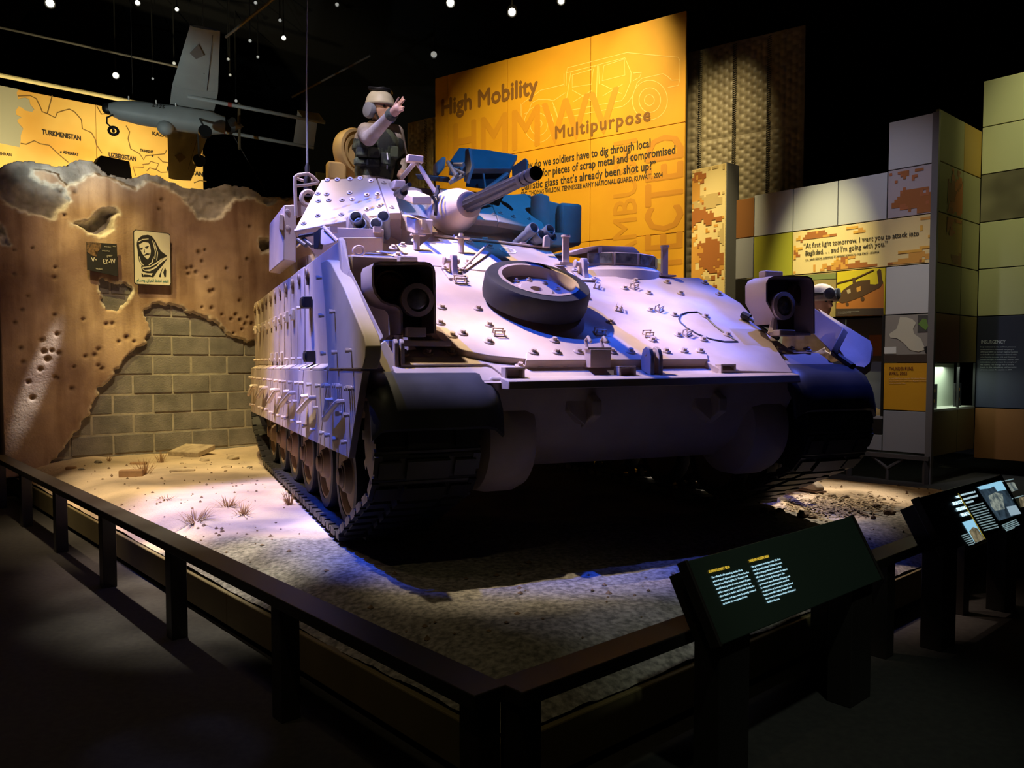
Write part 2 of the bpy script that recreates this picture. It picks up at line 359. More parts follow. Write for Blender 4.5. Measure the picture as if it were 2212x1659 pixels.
hole3 = pxpoly([(290, 930), (340, 930), (440, 990), (560, 1010), (700, 1015), (780, 1080), (780, 1200), (700, 1300), (560, 1430), (400, 1400), (310, 1290), (320, 1180), (290, 1050)], 7.54, 180, 480)
hole4 = pxpoly([(0, 620), (40, 700), (60, 790), (20, 780), (-60, 700)], **c3)
blocks_reg = pxpoly([(330, 1500), (460, 1340), (540, 1230), (600, 1080), (720, 950), (760, 880), (880, 800), (900, 700), (870, 620), (920, 570), (1050, 580), (1100, 605), (1200, 640), (1290, 680), (1370, 760), (1480, 800), (1520, 790), (1700, 800), (2200, 840), (2200, 1640), (250, 1640)], 2.765, 0, 450)
na, nz_ = int((A1 - A0) / ST) + 1, int((Z1 - Z0) / ST) + 1
AA, ZZ = np.meshgrid(A0 + np.arange(na) * ST, Z0 + np.arange(nz_) * ST, indexing='ij')
def vnoise(x, y, sc, seed=0.0):                                 # cheap smooth value noise on the grid
    rs = np.random.RandomState(int(seed * 77 + 5)); n = 256; tab = rs.rand(n, n)
    X, Y = x * sc + 100, y * sc + 100; xi, yi = np.floor(X).astype(int), np.floor(Y).astype(int); fx, fy = X - xi, Y - yi
    fx, fy = fx * fx * (3 - 2 * fx), fy * fy * (3 - 2 * fy); g = lambda i, j: tab[i % n, j % n]
    return (g(xi, yi) * (1 - fx) + g(xi + 1, yi) * fx) * (1 - fy) + (g(xi, yi + 1) * (1 - fx) + g(xi + 1, yi + 1) * fx) * fy - .5
def sdist(poly, X, Y):                                          # signed distance, positive inside
    d = np.full(X.shape, 1e9); ins = np.zeros(X.shape, bool); n = len(poly)
    for i in range(n):
        x0, y0 = poly[i]; x1, y1 = poly[(i + 1) % n]; dx, dy = x1 - x0, y1 - y0
        t = np.clip(((X - x0) * dx + (Y - y0) * dy) / (dx * dx + dy * dy + 1e-12), 0, 1)
        d = np.minimum(d, np.hypot(X - x0 - t * dx, Y - y0 - t * dy))
        if abs(dy) > 1e-12:
            c = ((y0 > Y) != (y1 > Y)) & (X < dx * (Y - y0) / dy + x0); ins ^= c
    return np.where(ins, d, -d)
rag = .035 * vnoise(AA, ZZ, 14, 1) + .025 * vnoise(AA, ZZ, 33, 2)
d_core = sdist(core, AA, ZZ) + rag * .7
dp = sdist(plast, AA, ZZ); dp = np.maximum(dp, sdist(island, AA, ZZ))
for hp in (hole1, hole2, hole3, hole4): dp = np.minimum(dp, -sdist(hp, AA, ZZ))
dblk = sdist(blocks_reg, AA, ZZ) + rag
dh3 = sdist(hole3, AA, ZZ) + rag
dp = np.minimum(dp + rag, -dblk)
sm = lambda x: np.clip(x, 0, 1) ** 2 * (3 - 2 * np.clip(x, 0, 1))
ex = 1 - sm((dp + .012) / .024)                                 # 1 = plaster gone
dep = -.055 * ex + .012 * vnoise(AA, ZZ, 1.4, 3) + .004 * vnoise(AA, ZZ, 9, 4)
dep += ex * (.035 * vnoise(AA, ZZ, 7, 5) + .02 * vnoise(AA, ZZ, 24, 6)) * (dblk < -.02)
dep -= .10 * sm((sdist(hole1, AA, ZZ)) / .06) + .10 * sm(sdist(hole2, AA, ZZ) / .06)
crumb = np.exp(-(dp / .022) ** 2)
dep += .012 * crumb * (vnoise(AA, ZZ, 40, 8) + .3)
pk = [(WP.at(u, v)) for u, v in [(140, 465), (135, 410), (350, 432), (344, 452), (163, 415), (30, 540), (70, 536), (120, 578), (118, 600), (30, 592), (118, 680), (230, 700), (243, 699), (123, 722), (90, 735), (95, 760), (112, 758), (128, 763), (185, 770), (205, 767), (213, 755), (257, 738), (274, 729), (290, 738), (213, 790), (220, 797), (160, 793), (87, 798), (125, 818), (45, 752), (50, 782), (70, 860), (155, 840), (405, 580), (415, 578), (408, 592), (424, 588), (437, 565), (447, 600), (455, 630), (461, 627), (519, 650), (437, 664), (458, 666), (510, 680), (520, 692), (530, 700), (535, 686), (540, 490), (575, 540), (590, 520), (500, 690), (480, 680), (523, 712), (505, 720), (545, 700), (60, 640), (180, 690), (240, 640), (430, 545), (520, 600), (490, 580), (535, 560)]]
pk += [(random.uniform(A0, 3), random.uniform(.7, 2.5)) for _ in range(14)]
pit = np.zeros_like(dep)
for a, z in pk:
    r = random.uniform(.014, .027); i0, i1 = int((a - A0 - .1) / ST), int((a - A0 + .1) / ST); j0, j1 = int((z - Z0 - .1) / ST), int((z - Z0 + .1) / ST)
    if i0 < 0 or j0 < 0 or i1 >= na or j1 >= nz_: continue
    g = np.exp(-((AA[i0:i1, j0:j1] - a) ** 2 + ((ZZ[i0:i1, j0:j1] - z)) ** 2) / (r * r)); pit[i0:i1, j0:j1] = np.maximum(pit[i0:i1, j0:j1], g)
dep -= .03 * pit
keepv = (d_core > 0) & (dblk < .03) & (dh3 < .03)
me = bpy.data.meshes.new('plaster')
idx = -np.ones((na, nz_), int)
q = keepv[:-1, :-1] & keepv[1:, :-1] & keepv[1:, 1:] & keepv[:-1, 1:]
use = np.zeros((na, nz_), bool); use[:-1, :-1] |= q; use[1:, :-1] |= q; use[1:, 1:] |= q; use[:-1, 1:] |= q
idx[use] = np.arange(use.sum())
dcut = np.maximum(dblk, dh3); dep = np.where(dcut > -.03, np.minimum(dep, -.075 * sm((dcut + .02) / .03)), dep)
P = np.array(WP.p)[None, :] + AA[use][:, None] * np.array(WP.e) + ZZ[use][:, None] * np.array((0, 0, 1.)) + dep[use][:, None] * np.array(WP.n)
I, J = np.where(q)
faces = np.stack([idx[I, J], idx[I + 1, J], idx[I + 1, J + 1], idx[I, J + 1]], 1)
me.from_pydata(P.tolist(), [], faces.tolist())
for nm, arr in (('exposed', ex), ('crumb', crumb), ('pit', pit)):
    at_ = me.attributes.new(nm, 'FLOAT', 'POINT'); at_.data.foreach_set('value', arr[use].astype('f'))
bm = bmesh.new(); bm.from_mesh(me); bmesh.ops.recalc_face_normals(bm, faces=bm.faces)
be = [e for e in bm.edges if e.is_boundary]
r_ = bmesh.ops.extrude_edge_only(bm, edges=be)
bmesh.ops.translate(bm, vec=-WP.n * .26, verts=[g for g in r_['geom'] if isinstance(g, bmesh.types.BMVert)])
bm.to_mesh(me); bm.free()
def plaster_mat():
    m = bpy.data.materials.new('cracked_plaster'); m.use_nodes = True; nt = m.node_tree; b = nt.nodes['Principled BSDF']; b.inputs['Roughness'].default_value = .95; b.inputs['Specular IOR Level'].default_value = .1
    N, L = nt.nodes.new, nt.links.new; tc = N('ShaderNodeTexCoord')
    def nz(sc, c0, c1, lo=.35, hi=.65, mp=None, detail=6):
        n = N('ShaderNodeTexNoise'); n.inputs['Scale'].default_value = sc; n.inputs['Detail'].default_value = detail
        if mp:
            k = N('ShaderNodeMapping'); k.inputs['Scale'].default_value = mp; L(tc.outputs['Object'], k.inputs['Vector']); L(k.outputs[0], n.inputs['Vector'])
        else: L(tc.outputs['Object'], n.inputs['Vector'])
        r = N('ShaderNodeValToRGB'); r.color_ramp.elements[0].position = lo; r.color_ramp.elements[1].position = hi
        r.color_ramp.elements[0].color = (*c0, 1); r.color_ramp.elements[1].color = (*c1, 1); L(n.outputs[0], r.inputs[0]); return r.outputs[0]
    def mix(a, b_, f, mode='MIX'):
        x = N('ShaderNodeMix'); x.data_type = 'RGBA'; x.blend_type = mode; L(a, x.inputs[6]); L(b_, x.inputs[7])
        if isinstance(f, float): x.inputs[0].default_value = f
        else: L(f, x.inputs[0])
        return x.outputs[2]
    def att(n):
        a = N('ShaderNodeAttribute'); a.attribute_name = n; return a.outputs['Fac']
    pl1 = nz(1.3, (.27, .17, .12), (.58, .41, .27), .38, .62); st = nz(2.4, (.52, .45, .42), (1, 1, 1), .36, .56, (2.2, 2.2, .3))
    p = mix(pl1, st, .8, 'MULTIPLY'); conc = nz(6, (.20, .18, .155), (.36, .32, .28)); cr = nz(20, (.55, .48, .38), (.74, .68, .56))
    c = mix(p, conc, att('exposed')); c = mix(c, cr, att('crumb'))
    dk = N('ShaderNodeRGB'); dk.outputs[0].default_value = (.16, .10, .06, 1)
    c = mix(c, dk.outputs[0], att('pit'))
    L(c, b.inputs['Base Color'])
    n2 = N('ShaderNodeTexNoise'); n2.inputs['Scale'].default_value = 45; n2.inputs['Detail'].default_value = 5; L(tc.outputs['Object'], n2.inputs['Vector'])
    bp = N('ShaderNodeBump'); bp.inputs['Strength'].default_value = .3; bp.inputs['Distance'].default_value = .015; L(n2.outputs[0], bp.inputs['Height']); L(bp.outputs[0], b.inputs['Normal'])
    return m
wl = empty('wall_left', WP.w(1.8, 0), 0, kind='structure', label='shell-damaged plaster wall with exposed grey blocks')
winv = Matrix.Translation(-wl.location)
o = link('plaster', me, plaster_mat(), wl, smooth=180); o.matrix_basis = winv
BLK = mat('grey_concrete_block', (.205, .185, .17), .95, col2=(.13, .12, .11), scale=5, bump=.35, bscale=60)
MORT = mat('pale_mortar', (.37, .33, .27), .95, col2=(.25, .22, .18), scale=9, bump=.3, bscale=50)
def wbox(a0, a1, z0, z1, d0, d1):
    q = [(a0, z0), (a1, z0), (a1, z1), (a0, z1)]
    return MB().hexa([WP.w(a, z, d0) for a, z in q] + [WP.w(a, z, d1) for a, z in q])
o = ob('mortar_bed', wbox(A0 + .45, A1, -.3, 2.28, -.25, -.060), MORT, wl, smooth=0); o.matrix_basis = winv
bw, bh = .435, .223
zb = WP.at(400, 931)[1] - 2 * bh
jx = WP.at(0 + 1040 / 2.765, 450 + 1045 / 2.765)[0]
hole3box = (hole3[:, 0].min() - .02, hole3[:, 0].max() + .02, hole3[:, 1].min() - .02, hole3[:, 1].max() + .02)
for r in range(12):
    z0 = zb + r * bh
    for c in range(-9, 10):
        a0 = jx + (c + (.5 if r % 2 else 0)) * bw; a1 = a0 + bw
        if a0 > A1 - .2 or a1 < A0 + .4: continue
        cx = np.array([[a0 + .02, a0 + bw / 2, a1 - .02]] * 3).ravel(); cz = np.repeat([z0 + .02, z0 + bh / 2, z0 + bh - .02], 3)
        inreg = (sdist(blocks_reg, cx, cz) > -.06).any() or (sdist(hole3, cx, cz) > -.05).any()
        if not inreg: continue
        a0c, a1c = max(a0, A0 + .38), min(a1, A1)
        dd = random.uniform(-.006, .006)
        o = ob('block', wbox(a0c + .011, a1c - .011, max(z0 + .010, -.2), z0 + bh - .010, -.2, -.053 + dd), BLK, wl, smooth=0, bevel=.006); o.matrix_basis = winv
# ================================================================== TRACKED VEHICLE (vehicle axes: x to the viewer's right, y backward, z up)
veh = empty('fighting_vehicle', BO, TH, 'tan tracked infantry fighting vehicle parked on the sand with riveted side armour', 'armored vehicle')
def V(name, mb, m=TAN, parent=None, **k): return ob(name, mb, m, parent or veh, **k)
def plate(pts, th, ref=None):
    """polygon plate of thickness th; grows away from ref side (default along -normal facing viewer)"""
    pts = [Vector(p) for p in pts]; n = Vector((0, 0, 0))
    for i in range(len(pts)): n += (pts[i] - pts[0]).cross(pts[(i + 1) % len(pts)] - pts[0])
    n.normalize(); ref = Vector(ref) if ref is not None else Vector((-.6, -1, .5))
    if n.dot(ref) > 0: n = -n
    return MB().prism(pts, n * th)
gz = lambda y, h=0: 1.0 + (y + .65) * math.tan(GA) + h / math.cos(GA)
def gpt(x, y, h=0): return Vector((x, y, gz(y, h)))
# ---- hull
hull = V('hull', MB().prism([(-1.02, y, z) for y, z in [(-.60, .99), (-.60, .88), (-.42, .60), (-.22, .47), (4.8, .47), (5.0, 1.02)]], (2.04, 0, 0)), bevel=.015)
def prof(x0, x1, pr): return MB().prism([(x0, y, z) for y, z in pr], (x1 - x0, 0, 0))
V('upper_hull', prof(-1.32, .30, [(-.62, gz(-.62, -.05)), (1.17, gz(1.17, -.05)), (1.2, 1.86), (5.1, 1.86), (5.1, 1.0), (-.60, .97)]), bevel=.008)
V('upper_hull', prof(.30, 1.29, [(-.62, gz(-.62, -.05)), (.70, gz(.70, -.05)), (.80, 1.70), (5.1, 1.70), (5.1, 1.0), (-.60, .97)]), bevel=.008)
for s in (-1, 1):
    a, b = (-1.60, -1.32) if s < 0 else (1.29, 1.60)
    V('sponson', MB().bb(a, b, .02 if s < 0 else .45, 5.05, 1.0, 1.66 if s < 0 else 1.42), bevel=.01)
    V('lower_glacis', MB().prism([(min(s * .9, s * 1.5), y, z) for y, z in [(-.60, gz(-.60, -.048)), (-.30, gz(-.30, -.048)), (-.28, 1.0), (-.60, .96)]], (.6, 0, 0)), bevel=.004)
# bow plate with its lip
V('bow_lip', MB().hexa([Vector(p) for p in [(-.965, -.715, .925), (.955, -.715, .945), (.955, -.60, .945), (-.965, -.60, .925), (-.965, -.705, .972), (.955, -.705, .992), (.955, -.60, 1.01), (-.965, -.60, .99)]]), bevel=.006)
# raised glacis armour plate and strip
gpoly = [(858, 566), (934, 575), (1039, 586), (1150, 592), (1240, 597), (1375, 597), (1510, 600), (1600, 655), (1650, 712), (1712, 804), (1560, 800), (1530, 783), (1510, 771), (1145, 776), (1060, 768), (1010, 758), (975, 747), (950, 731), (936, 710), (890, 690), (850, 650)]
gp = [gl(u, v, 0) for u, v in gpoly]
V('glacis_plate', MB().prism(gp, -GN * .05), bevel=.004)
lpoly = [(866, 757), (930, 752), (1000, 770), (1070, 782), (1145, 792), (1530, 790), (1560, 800), (1712, 806), (1128, 817), (1090, 812), (1062, 790), (1050, 786), (868, 788)]
V('glacis_skirt', MB().prism([gl(u, v, -.035) for u, v in lpoly], -GN * .03), bevel=.003)
s0, s1 = gl(1137, 778, .012), gl(1530, 776, .012)
s2_, s3_ = gl(1137, 762, .012), gl(1527, 762, .012)
V('glacis_strip', MB().prism([s0, s1, s3_, s2_], -GN * .05), bevel=.004)
up = [(870, 556), (908, 530), (930, 510), (1187, 537), (1232, 592), (1150, 590), (1039, 584), (934, 573)]
V('engine_cover', MB().prism([gl(u, v, .0) for u, v in up], -GN * .06), bevel=.004)
for a, b in (((835, 560), (905, 508)), ((905, 508), (930, 508))): pass
# torsion-bar-like hinge rod along the top of the engine cover
ptsr = [gl(u, v, .012) for u, v in [(938, 509), (1000, 515), (1080, 523), (1182, 535)]]
V('hinge_rod', MB().tube(ptsr, .010, 8))
for k, (u, v) in enumerate([(938, 509), (986, 514), (1046, 520), (1130, 530), (1180, 535)]):
    c = gl(u, v, .0); V('hinge_knuckle', MB().box(c, (.05, .035, .05)), bevel=.006)
# ---- bolts
bm_ = MB(); bm_.lathe((0, 0, 0), (0, 0, 1), [(.030, 0), (.030, .005), (.026, .009), (.016, .009)], 14); bm_.cyl((0, 0, .008), (0, 0, .024), .0155, .0145, 6)
BOLT = bm_.mesh('bolt'); BOLT.materials.append(mat('bolt_steel_tan', (.50, .39, .31), .6, var=.1, scale=20))
bm_ = MB(); bm_.lathe((0, 0, 0), (0, 0, 1), [(.021, 0), (.019, .008), (.011, .010)], 12); bm_.cyl((0, 0, .008), (0, 0, .018), .009, .008, 6)
BOLT_S = bm_.mesh('bolt'); BOLT_S.materials.append(MATS['bolt_steel_tan'])
bm_ = MB(); bm_.cyl((0, 0, 0), (0, 0, .03), .010, .010, 8); bm_.cyl((0, 0, .014), (0, 0, .032), .0145, .0145, 6)
PEG = bm_.mesh('bolt'); PEG.materials.append(mat('pale_bolt_paint', (.62, .50, .38), .5))
def bolt(p, n, me=None, parent=None):
    me = me or BOLT; o = bpy.data.objects.new('bolt', me); COL.objects.link(o); o.parent = parent or veh; o.matrix_basis = frame(p, n)
    return o
gb = [(1000 + x / 2.765, 550 + y / 2.765) for x, y in [(90, 325), (740, 262), (880, 405), (545, 516), (155, 520), (155, 422), (1220, 167), (1445, 172), (1530, 239), (1300, 234), (1108, 231), (1030, 160), (965, 203), (1120, 334), (1262, 362), (1450, 372), (1580, 482), (1435, 510), (1285, 482), (1130, 512), (845, 515)]]
gb += [(780 + x / 6.9125, 540 + y / 6.9125) for x, y in [(545, 88), (1205, 867), (1745, 882), (1180, 1095), (1360, 1285), (1515, 1250), (1905, 1375), (1590, 190), (1290, 318), (1495, 322), (130, 290)]]
gb += [(580 + x / 3.16, 160 + y / 3.16) for x, y in [(850, 1190), (915, 1172), (880, 1242), (1375, 1152), (1515, 1182), (1000, 1140)]]
for u, v in gb: bolt(gl(u, v, 0), GN)
for x, y in [(420, 585), (560, 585), (690, 583), (890, 582), (1000, 582), (1212, 579), (1320, 577), (1417, 577)]: bolt(gl(1000 + x / 2.765, 550 + y / 2.765, .012), GN)
for x, y in [(450, 663), (600, 661), (730, 660), (883, 654), (968, 651), (1057, 656), (1182, 656), (1270, 654), (1355, 652), (1452, 650), (1597, 649), (1718, 649), (1826, 646), (340, 668), (148, 615), (48, 583), (1862, 596), (1882, 570), (1962, 570), (2057, 571)]: bolt(gl(1000 + x / 2.765, 550 + y / 2.765, -.035), GN)
for x, y in [(1000, 1540), (640, 1555), (1355, 1535), (1640, 1530), (450, 1345), (890, 1235), (1010, 1335), (230, 930)]: bolt(gl(780 + x / 6.9125, 540 + y / 6.9125, -.035), GN)
# ---- stowage brackets: base plate with an upright slotted loop
br = MB(); br.bb(-.05, .05, -.035, .035, 0, .010)
for y in (-.022, .022):
    br.bb(-.046, -.036, y - .005, y + .005, .01, .046); br.bb(.036, .046, y - .005, y + .005, .01, .046); br.bb(-.046, .046, y - .005, y + .005, .040, .050)
BRK = br.mesh('stowage_bracket'); BRK.materials.append(TAN)
for x, y, rz in [(210, 478, 0), (815, 472, 0), (1100, 486, .1), (1335, 478, .5), (930, 330, 1.1), (1168, 332, .6), (1020, 200, .6), (800, 196, 1.0), (500, 100, .9)]:
    o = bpy.data.objects.new('stowage_bracket', BRK); COL.objects.link(o); o.parent = veh
    o.matrix_basis = frame(gl(1000 + x / 2.765, 550 + y / 2.765, 0), GN, (1, 0, 0)) @ Matrix.Rotation(rz, 4, 'Z') @ Matrix.Scale(.72, 4)
o = bpy.data.objects.new('stowage_bracket', BRK); COL.objects.link(o); o.parent = veh; o.matrix_basis = frame(gl(993, 610, 0), GN, (1, 0, 0)) @ Matrix.Scale(.85, 4)
# ---- lifting lugs with arched ears
def lug(u, v, sc=1.0):
    M = frame(gl(u, v, 0), GN, (1, 0, 0)) @ Matrix.Scale(sc, 4)
    m_ = MB(); m_.bb(-.055, .055, -.10, .06, 0, .014)
    ear = [(-.02, -.07, .014), (-.02, .06, .014), (-.02, .06, .06), (-.02, .045, .105), (-.02, .015, .115), (-.02, -.01, .09), (-.02, -.03, .05)]
    m_.prism(ear, (.035, 0, 0)); m_.cyl((-.05, .03, .07), (.04, .03, .07), .016, n=10); m_.cyl((-.062, .03, .07), (-.05, .03, .07), .026, n=10)
    o = V('lifting_lug', m_, bevel=.004); o.matrix_basis = M
    for q in ((-.04, .045, .014), (.04, .045, .014), (.04, -.085, .014)):
        b = bpy.data.objects.new('bolt', BOLT_S); COL.objects.link(b); b.parent = o; b.matrix_basis = Matrix.Translation(q)
    return o
lug(978, 592, 1.1); lug(1258, 596, 1.1)
m_ = MB(); t0 = gl(1247, 588, .0); m_.tube([t0 + Vector((.03 * math.cos(t), 0, .045 * math.sin(t))) for t in np.linspace(0, math.pi, 9)], .010, 8)
o = V('tie_down_ring', m_); o.location = gl(1338, 592, .0) - t0
# lid lines: filler cover outline on the right of the glacis
pts = [gl(1000 + x / 2.765, 550 + y / 2.765, .003) for x, y in [(1290, 385), (1300, 360), (1340, 345), (1400, 343), (1450, 372), (1510, 430), (1580, 482), (1640, 520), (1560, 520), (1480, 505), (1400, 475), (1340, 440), (1300, 405)]]
V('filler_cover_seam', MB().tube(pts, .006, 6, closed=True), STEEL)
# centre clevis, cleats on the bow strip, and lamps' cable hook
c = gl(1408, 792, .0); m_ = MB()
for s in (-.028, .028):
    m_.prism([c + Vector((s - .014, y, z)) for y, z in [(-.05, -.05), (.05, -.02), (.05, .05), (.03, .10), (0, .115), (-.03, .10), (-.05, .06)]], (.028, 0, 0))
m_.cyl(c + Vector((-.045, 0, .075)), c + Vector((.045, 0, .075)), .016)
V('tow_clevis', m_, bevel=.004)
c = gl(1291, 786, .0); m_ = MB(); m_.box(c + Vector((0, 0, .03)), (.13, .07, .10)); m_.box(c + Vector((0, 0, .085)), (.15, .05, .015))
for s in (-.05, .05): m_.tube([c + Vector((s, .03, .09)), c + Vector((s, .05, .13)), c + Vector((s, .02, .15)), c + Vector((s, -.01, .12))], .010, 8)
V('tow_pintle', m_, bevel=.004)
for u, v in [(1108, 806), (1350, 803), (1567, 798)]:
    c = gl(u, v, -.01); m_ = MB(); m_.bb(c.x - .055, c.x + .055, c.y - .03, c.y + .03, c.z - .04, c.z - .025); m_.bb(c.x - .055, c.x + .055, c.y - .03, c.y + .03, c.z + .02, c.z + .032)
    m_.bb(c.x - .055, c.x - .042, c.y - .03, c.y + .03, c.z - .04, c.z + .03); m_.bb(c.x + .042, c.x + .055, c.y - .03, c.y + .03, c.z - .04, c.z + .03); m_.bb(c.x - .055, c.x + .055, c.y + .015, c.y + .03, c.z - .04, c.z + .03)
    V('bow_cleat', m_, bevel=.003)
# rods and posts on the engine cover
V('prop_rod', MB().tube([gl(1000, 580, .02), gl(1054, 527, .05)], .009, 8))
for u, v, uu, vv in [(900, 540, 897, 522), (996, 546, 994, 527)]:
    c = gl(u, v, 0); m_ = MB(); m_.cyl(c, c + Vector((0, 0, .10)), .022, n=10); m_.box(c + Vector((.01, 0, .105)), (.10, .05, .012)); m_.cyl(c + Vector((0, 0, .10)), c + Vector((0, 0, .135)), .018, n=6)
    V('lift_post', m_)
V('deck_mark', MB().lathe(gl(1097, 541, .001), GN, [(.065, 0), (.065, .002), (.05, .002), (.05, 0)], 24), mat('pale_chalk', (.75, .66, .58), .9))
# ---- spare road wheel
wc = gl(1151, 662, 0)
wh = V('spare_wheel', MB().lathe(wc, GN, [(.255, .02), (.255, .185), (.232, .185), (.228, .14), (.222, .115), (.12, .105), (.10, .12), (.04, .12), (.04, .06), (.24, .02)], 48), bevel=0)
ob('tyre', MB().lathe(wc, GN, [(.253, .02), (.325, .03), (.333, .06), (.333, .155), (.322, .178), (.253, .182)], 56, closed=True), RUBBER, wh)
for k in range(10):
    t = 2 * math.pi * k / 10; a = GN.orthogonal().normalized(); b = GN.cross(a)
    bolt(wc + GN * .108 + a * (.165 * math.cos(t)) + b * (.165 * math.sin(t)), GN, BOLT_S, wh)
# ---- mudguards
def fender(x0, x1, dz, inner):
    pr = [(-.28, 1.035), (-.42, 1.03), (-.54, 1.01), (-.635, .955), (-.685, .88), (-.70, .81), (-.705, .745)]
    n = 14; mb = MB(); rows = []
    for k in range(n + 1):
        t = k / n; x = x0 + (x1 - x0) * t; e = (1 - t) if inner == 0 else t
        dip = .05 * max(0, (t - .86) / .14) ** 2 if inner else .05 * max(0, (.14 - t) / .14) ** 2
        out = .05 * (max(0, (.10 - t) / .10) ** 2 if inner else max(0, (t - .90) / .10) ** 2)
        rows.append([Vector((x, y + (dip + out) * .5, z + dz - dip - out)) for y, z in pr])
    th = .022; m = len(pr)
    for r in rows: mb.v += r
    for r in rows: mb.v += [p + Vector((0, th, -th * .6)) for p in r]
    N = (n + 1) * m
    for i in range(n):
        for j in range(m - 1):
            a = i * m + j; mb.f += [(a, a + 1, a + m + 1, a + m), (N + a, N + a + m, N + a + m + 1, N + a + 1)]
    for i in range(n):
        for j in (0, m - 1):
            a = i * m + j; mb.f.append((a, a + m, N + a + m, N + a))
    for j in range(m - 1):
        for i in (0, n):
            a = i * m + j; mb.f.append((a, a + 1, N + a + 1, N + a))
    return mb
V('mudguard', fender(-1.66, -.975, 0, 1), FENDER, smooth=60)
V('mudguard', fender(.955, 1.62, .03, 0), FENDER, smooth=60)
# ---- final drives, tow eyes and hull rounding on the nose
for s in (-1, 1):
    x0, x1 = (-1.04, -.74) if s < 0 else (.70, 1.0)
    V('final_drive', MB().lathe((x0, -.28, .66), (1, 0, 0), [(.24, 0), (.30, .03), (.315, .1), (.315, x1 - x0 - .06), (.29, x1 - x0)], 28))
    cx = -.42 if s < 0 else .42
    V('tow_eye', MB().prism([(cx - .03, -.58, .90), (cx - .03, -.66, .86), (cx - .03, -.66, .78), (cx - .03, -.52, .70)], (.06, 0, 0)), bevel=.008)
    m_ = MB(); m_.prism([(cx - .16, -.575, .90), (cx + .02, -.575, .90), (cx - .04, -.60, .72), (cx - .14, -.60, .80)], (0, .1, 0)); V('tow_bracket', m_, bevel=.006)
# ---- running gear
def wheel_mesh(side):
    m_ = MB(); o = -side                                              # outer face toward side
    for x in (0, .26): m_.lathe((side * -x, 0, 0), (side, 0, 0), [(.05, .075), (.09, .07), (.11, .03), (.20, .015), (.225, .045), (.245, .045), (.245, -.04), (.05, -.04)], 28)
    m_.cyl((side * -.3, 0, 0), (side * .08, 0, 0), .07, n=16); m_.lathe((0, 0, 0), (side, 0, 0), [(.055, .08), (.05, .10), (.0, .105)], 16)
    return m_.mesh('road_wheel')
def tyre_mesh(side):
    m_ = MB()
    for x in (0, .26): m_.lathe((side * -x, 0, 0), (side, 0, 0), [(.243, -.045), (.300, -.045), (.305, -.03), (.305, .035), (.300, .05), (.243, .05)], 32, closed=True)
    return m_.mesh('tyre')
lk = MB(); lk.bb(-.265, .265, -.058, .058, -.005, .026)
lk.bb(-.11, .11, -.05, .05, -.03, -.004); lk.bb(-.25, -.14, -.045, .045, -.022, -.004); lk.bb(.14, .25, -.045, .045, -.022, -.004)
for y in (-.062, .062): lk.cyl((-.275, y, .010), (.275, y, .010), .017, n=8)
lk.prism([(-.02, -.04, .026), (-.02, .04, .026), (-.02, .012, .085), (-.02, -.012, .085)], (.04, 0, 0))
lk.bb(-.275, -.235, -.075, .02, -.012, .034); lk.bb(.235, .275, -.075, .02, -.012, .034)
LINK = lk.mesh('track_link'); LINK.materials.append(STEEL)
spr_c, spr_r = (-.30, .66), .30; idl_c, idl_r = (4.86, .60), .28
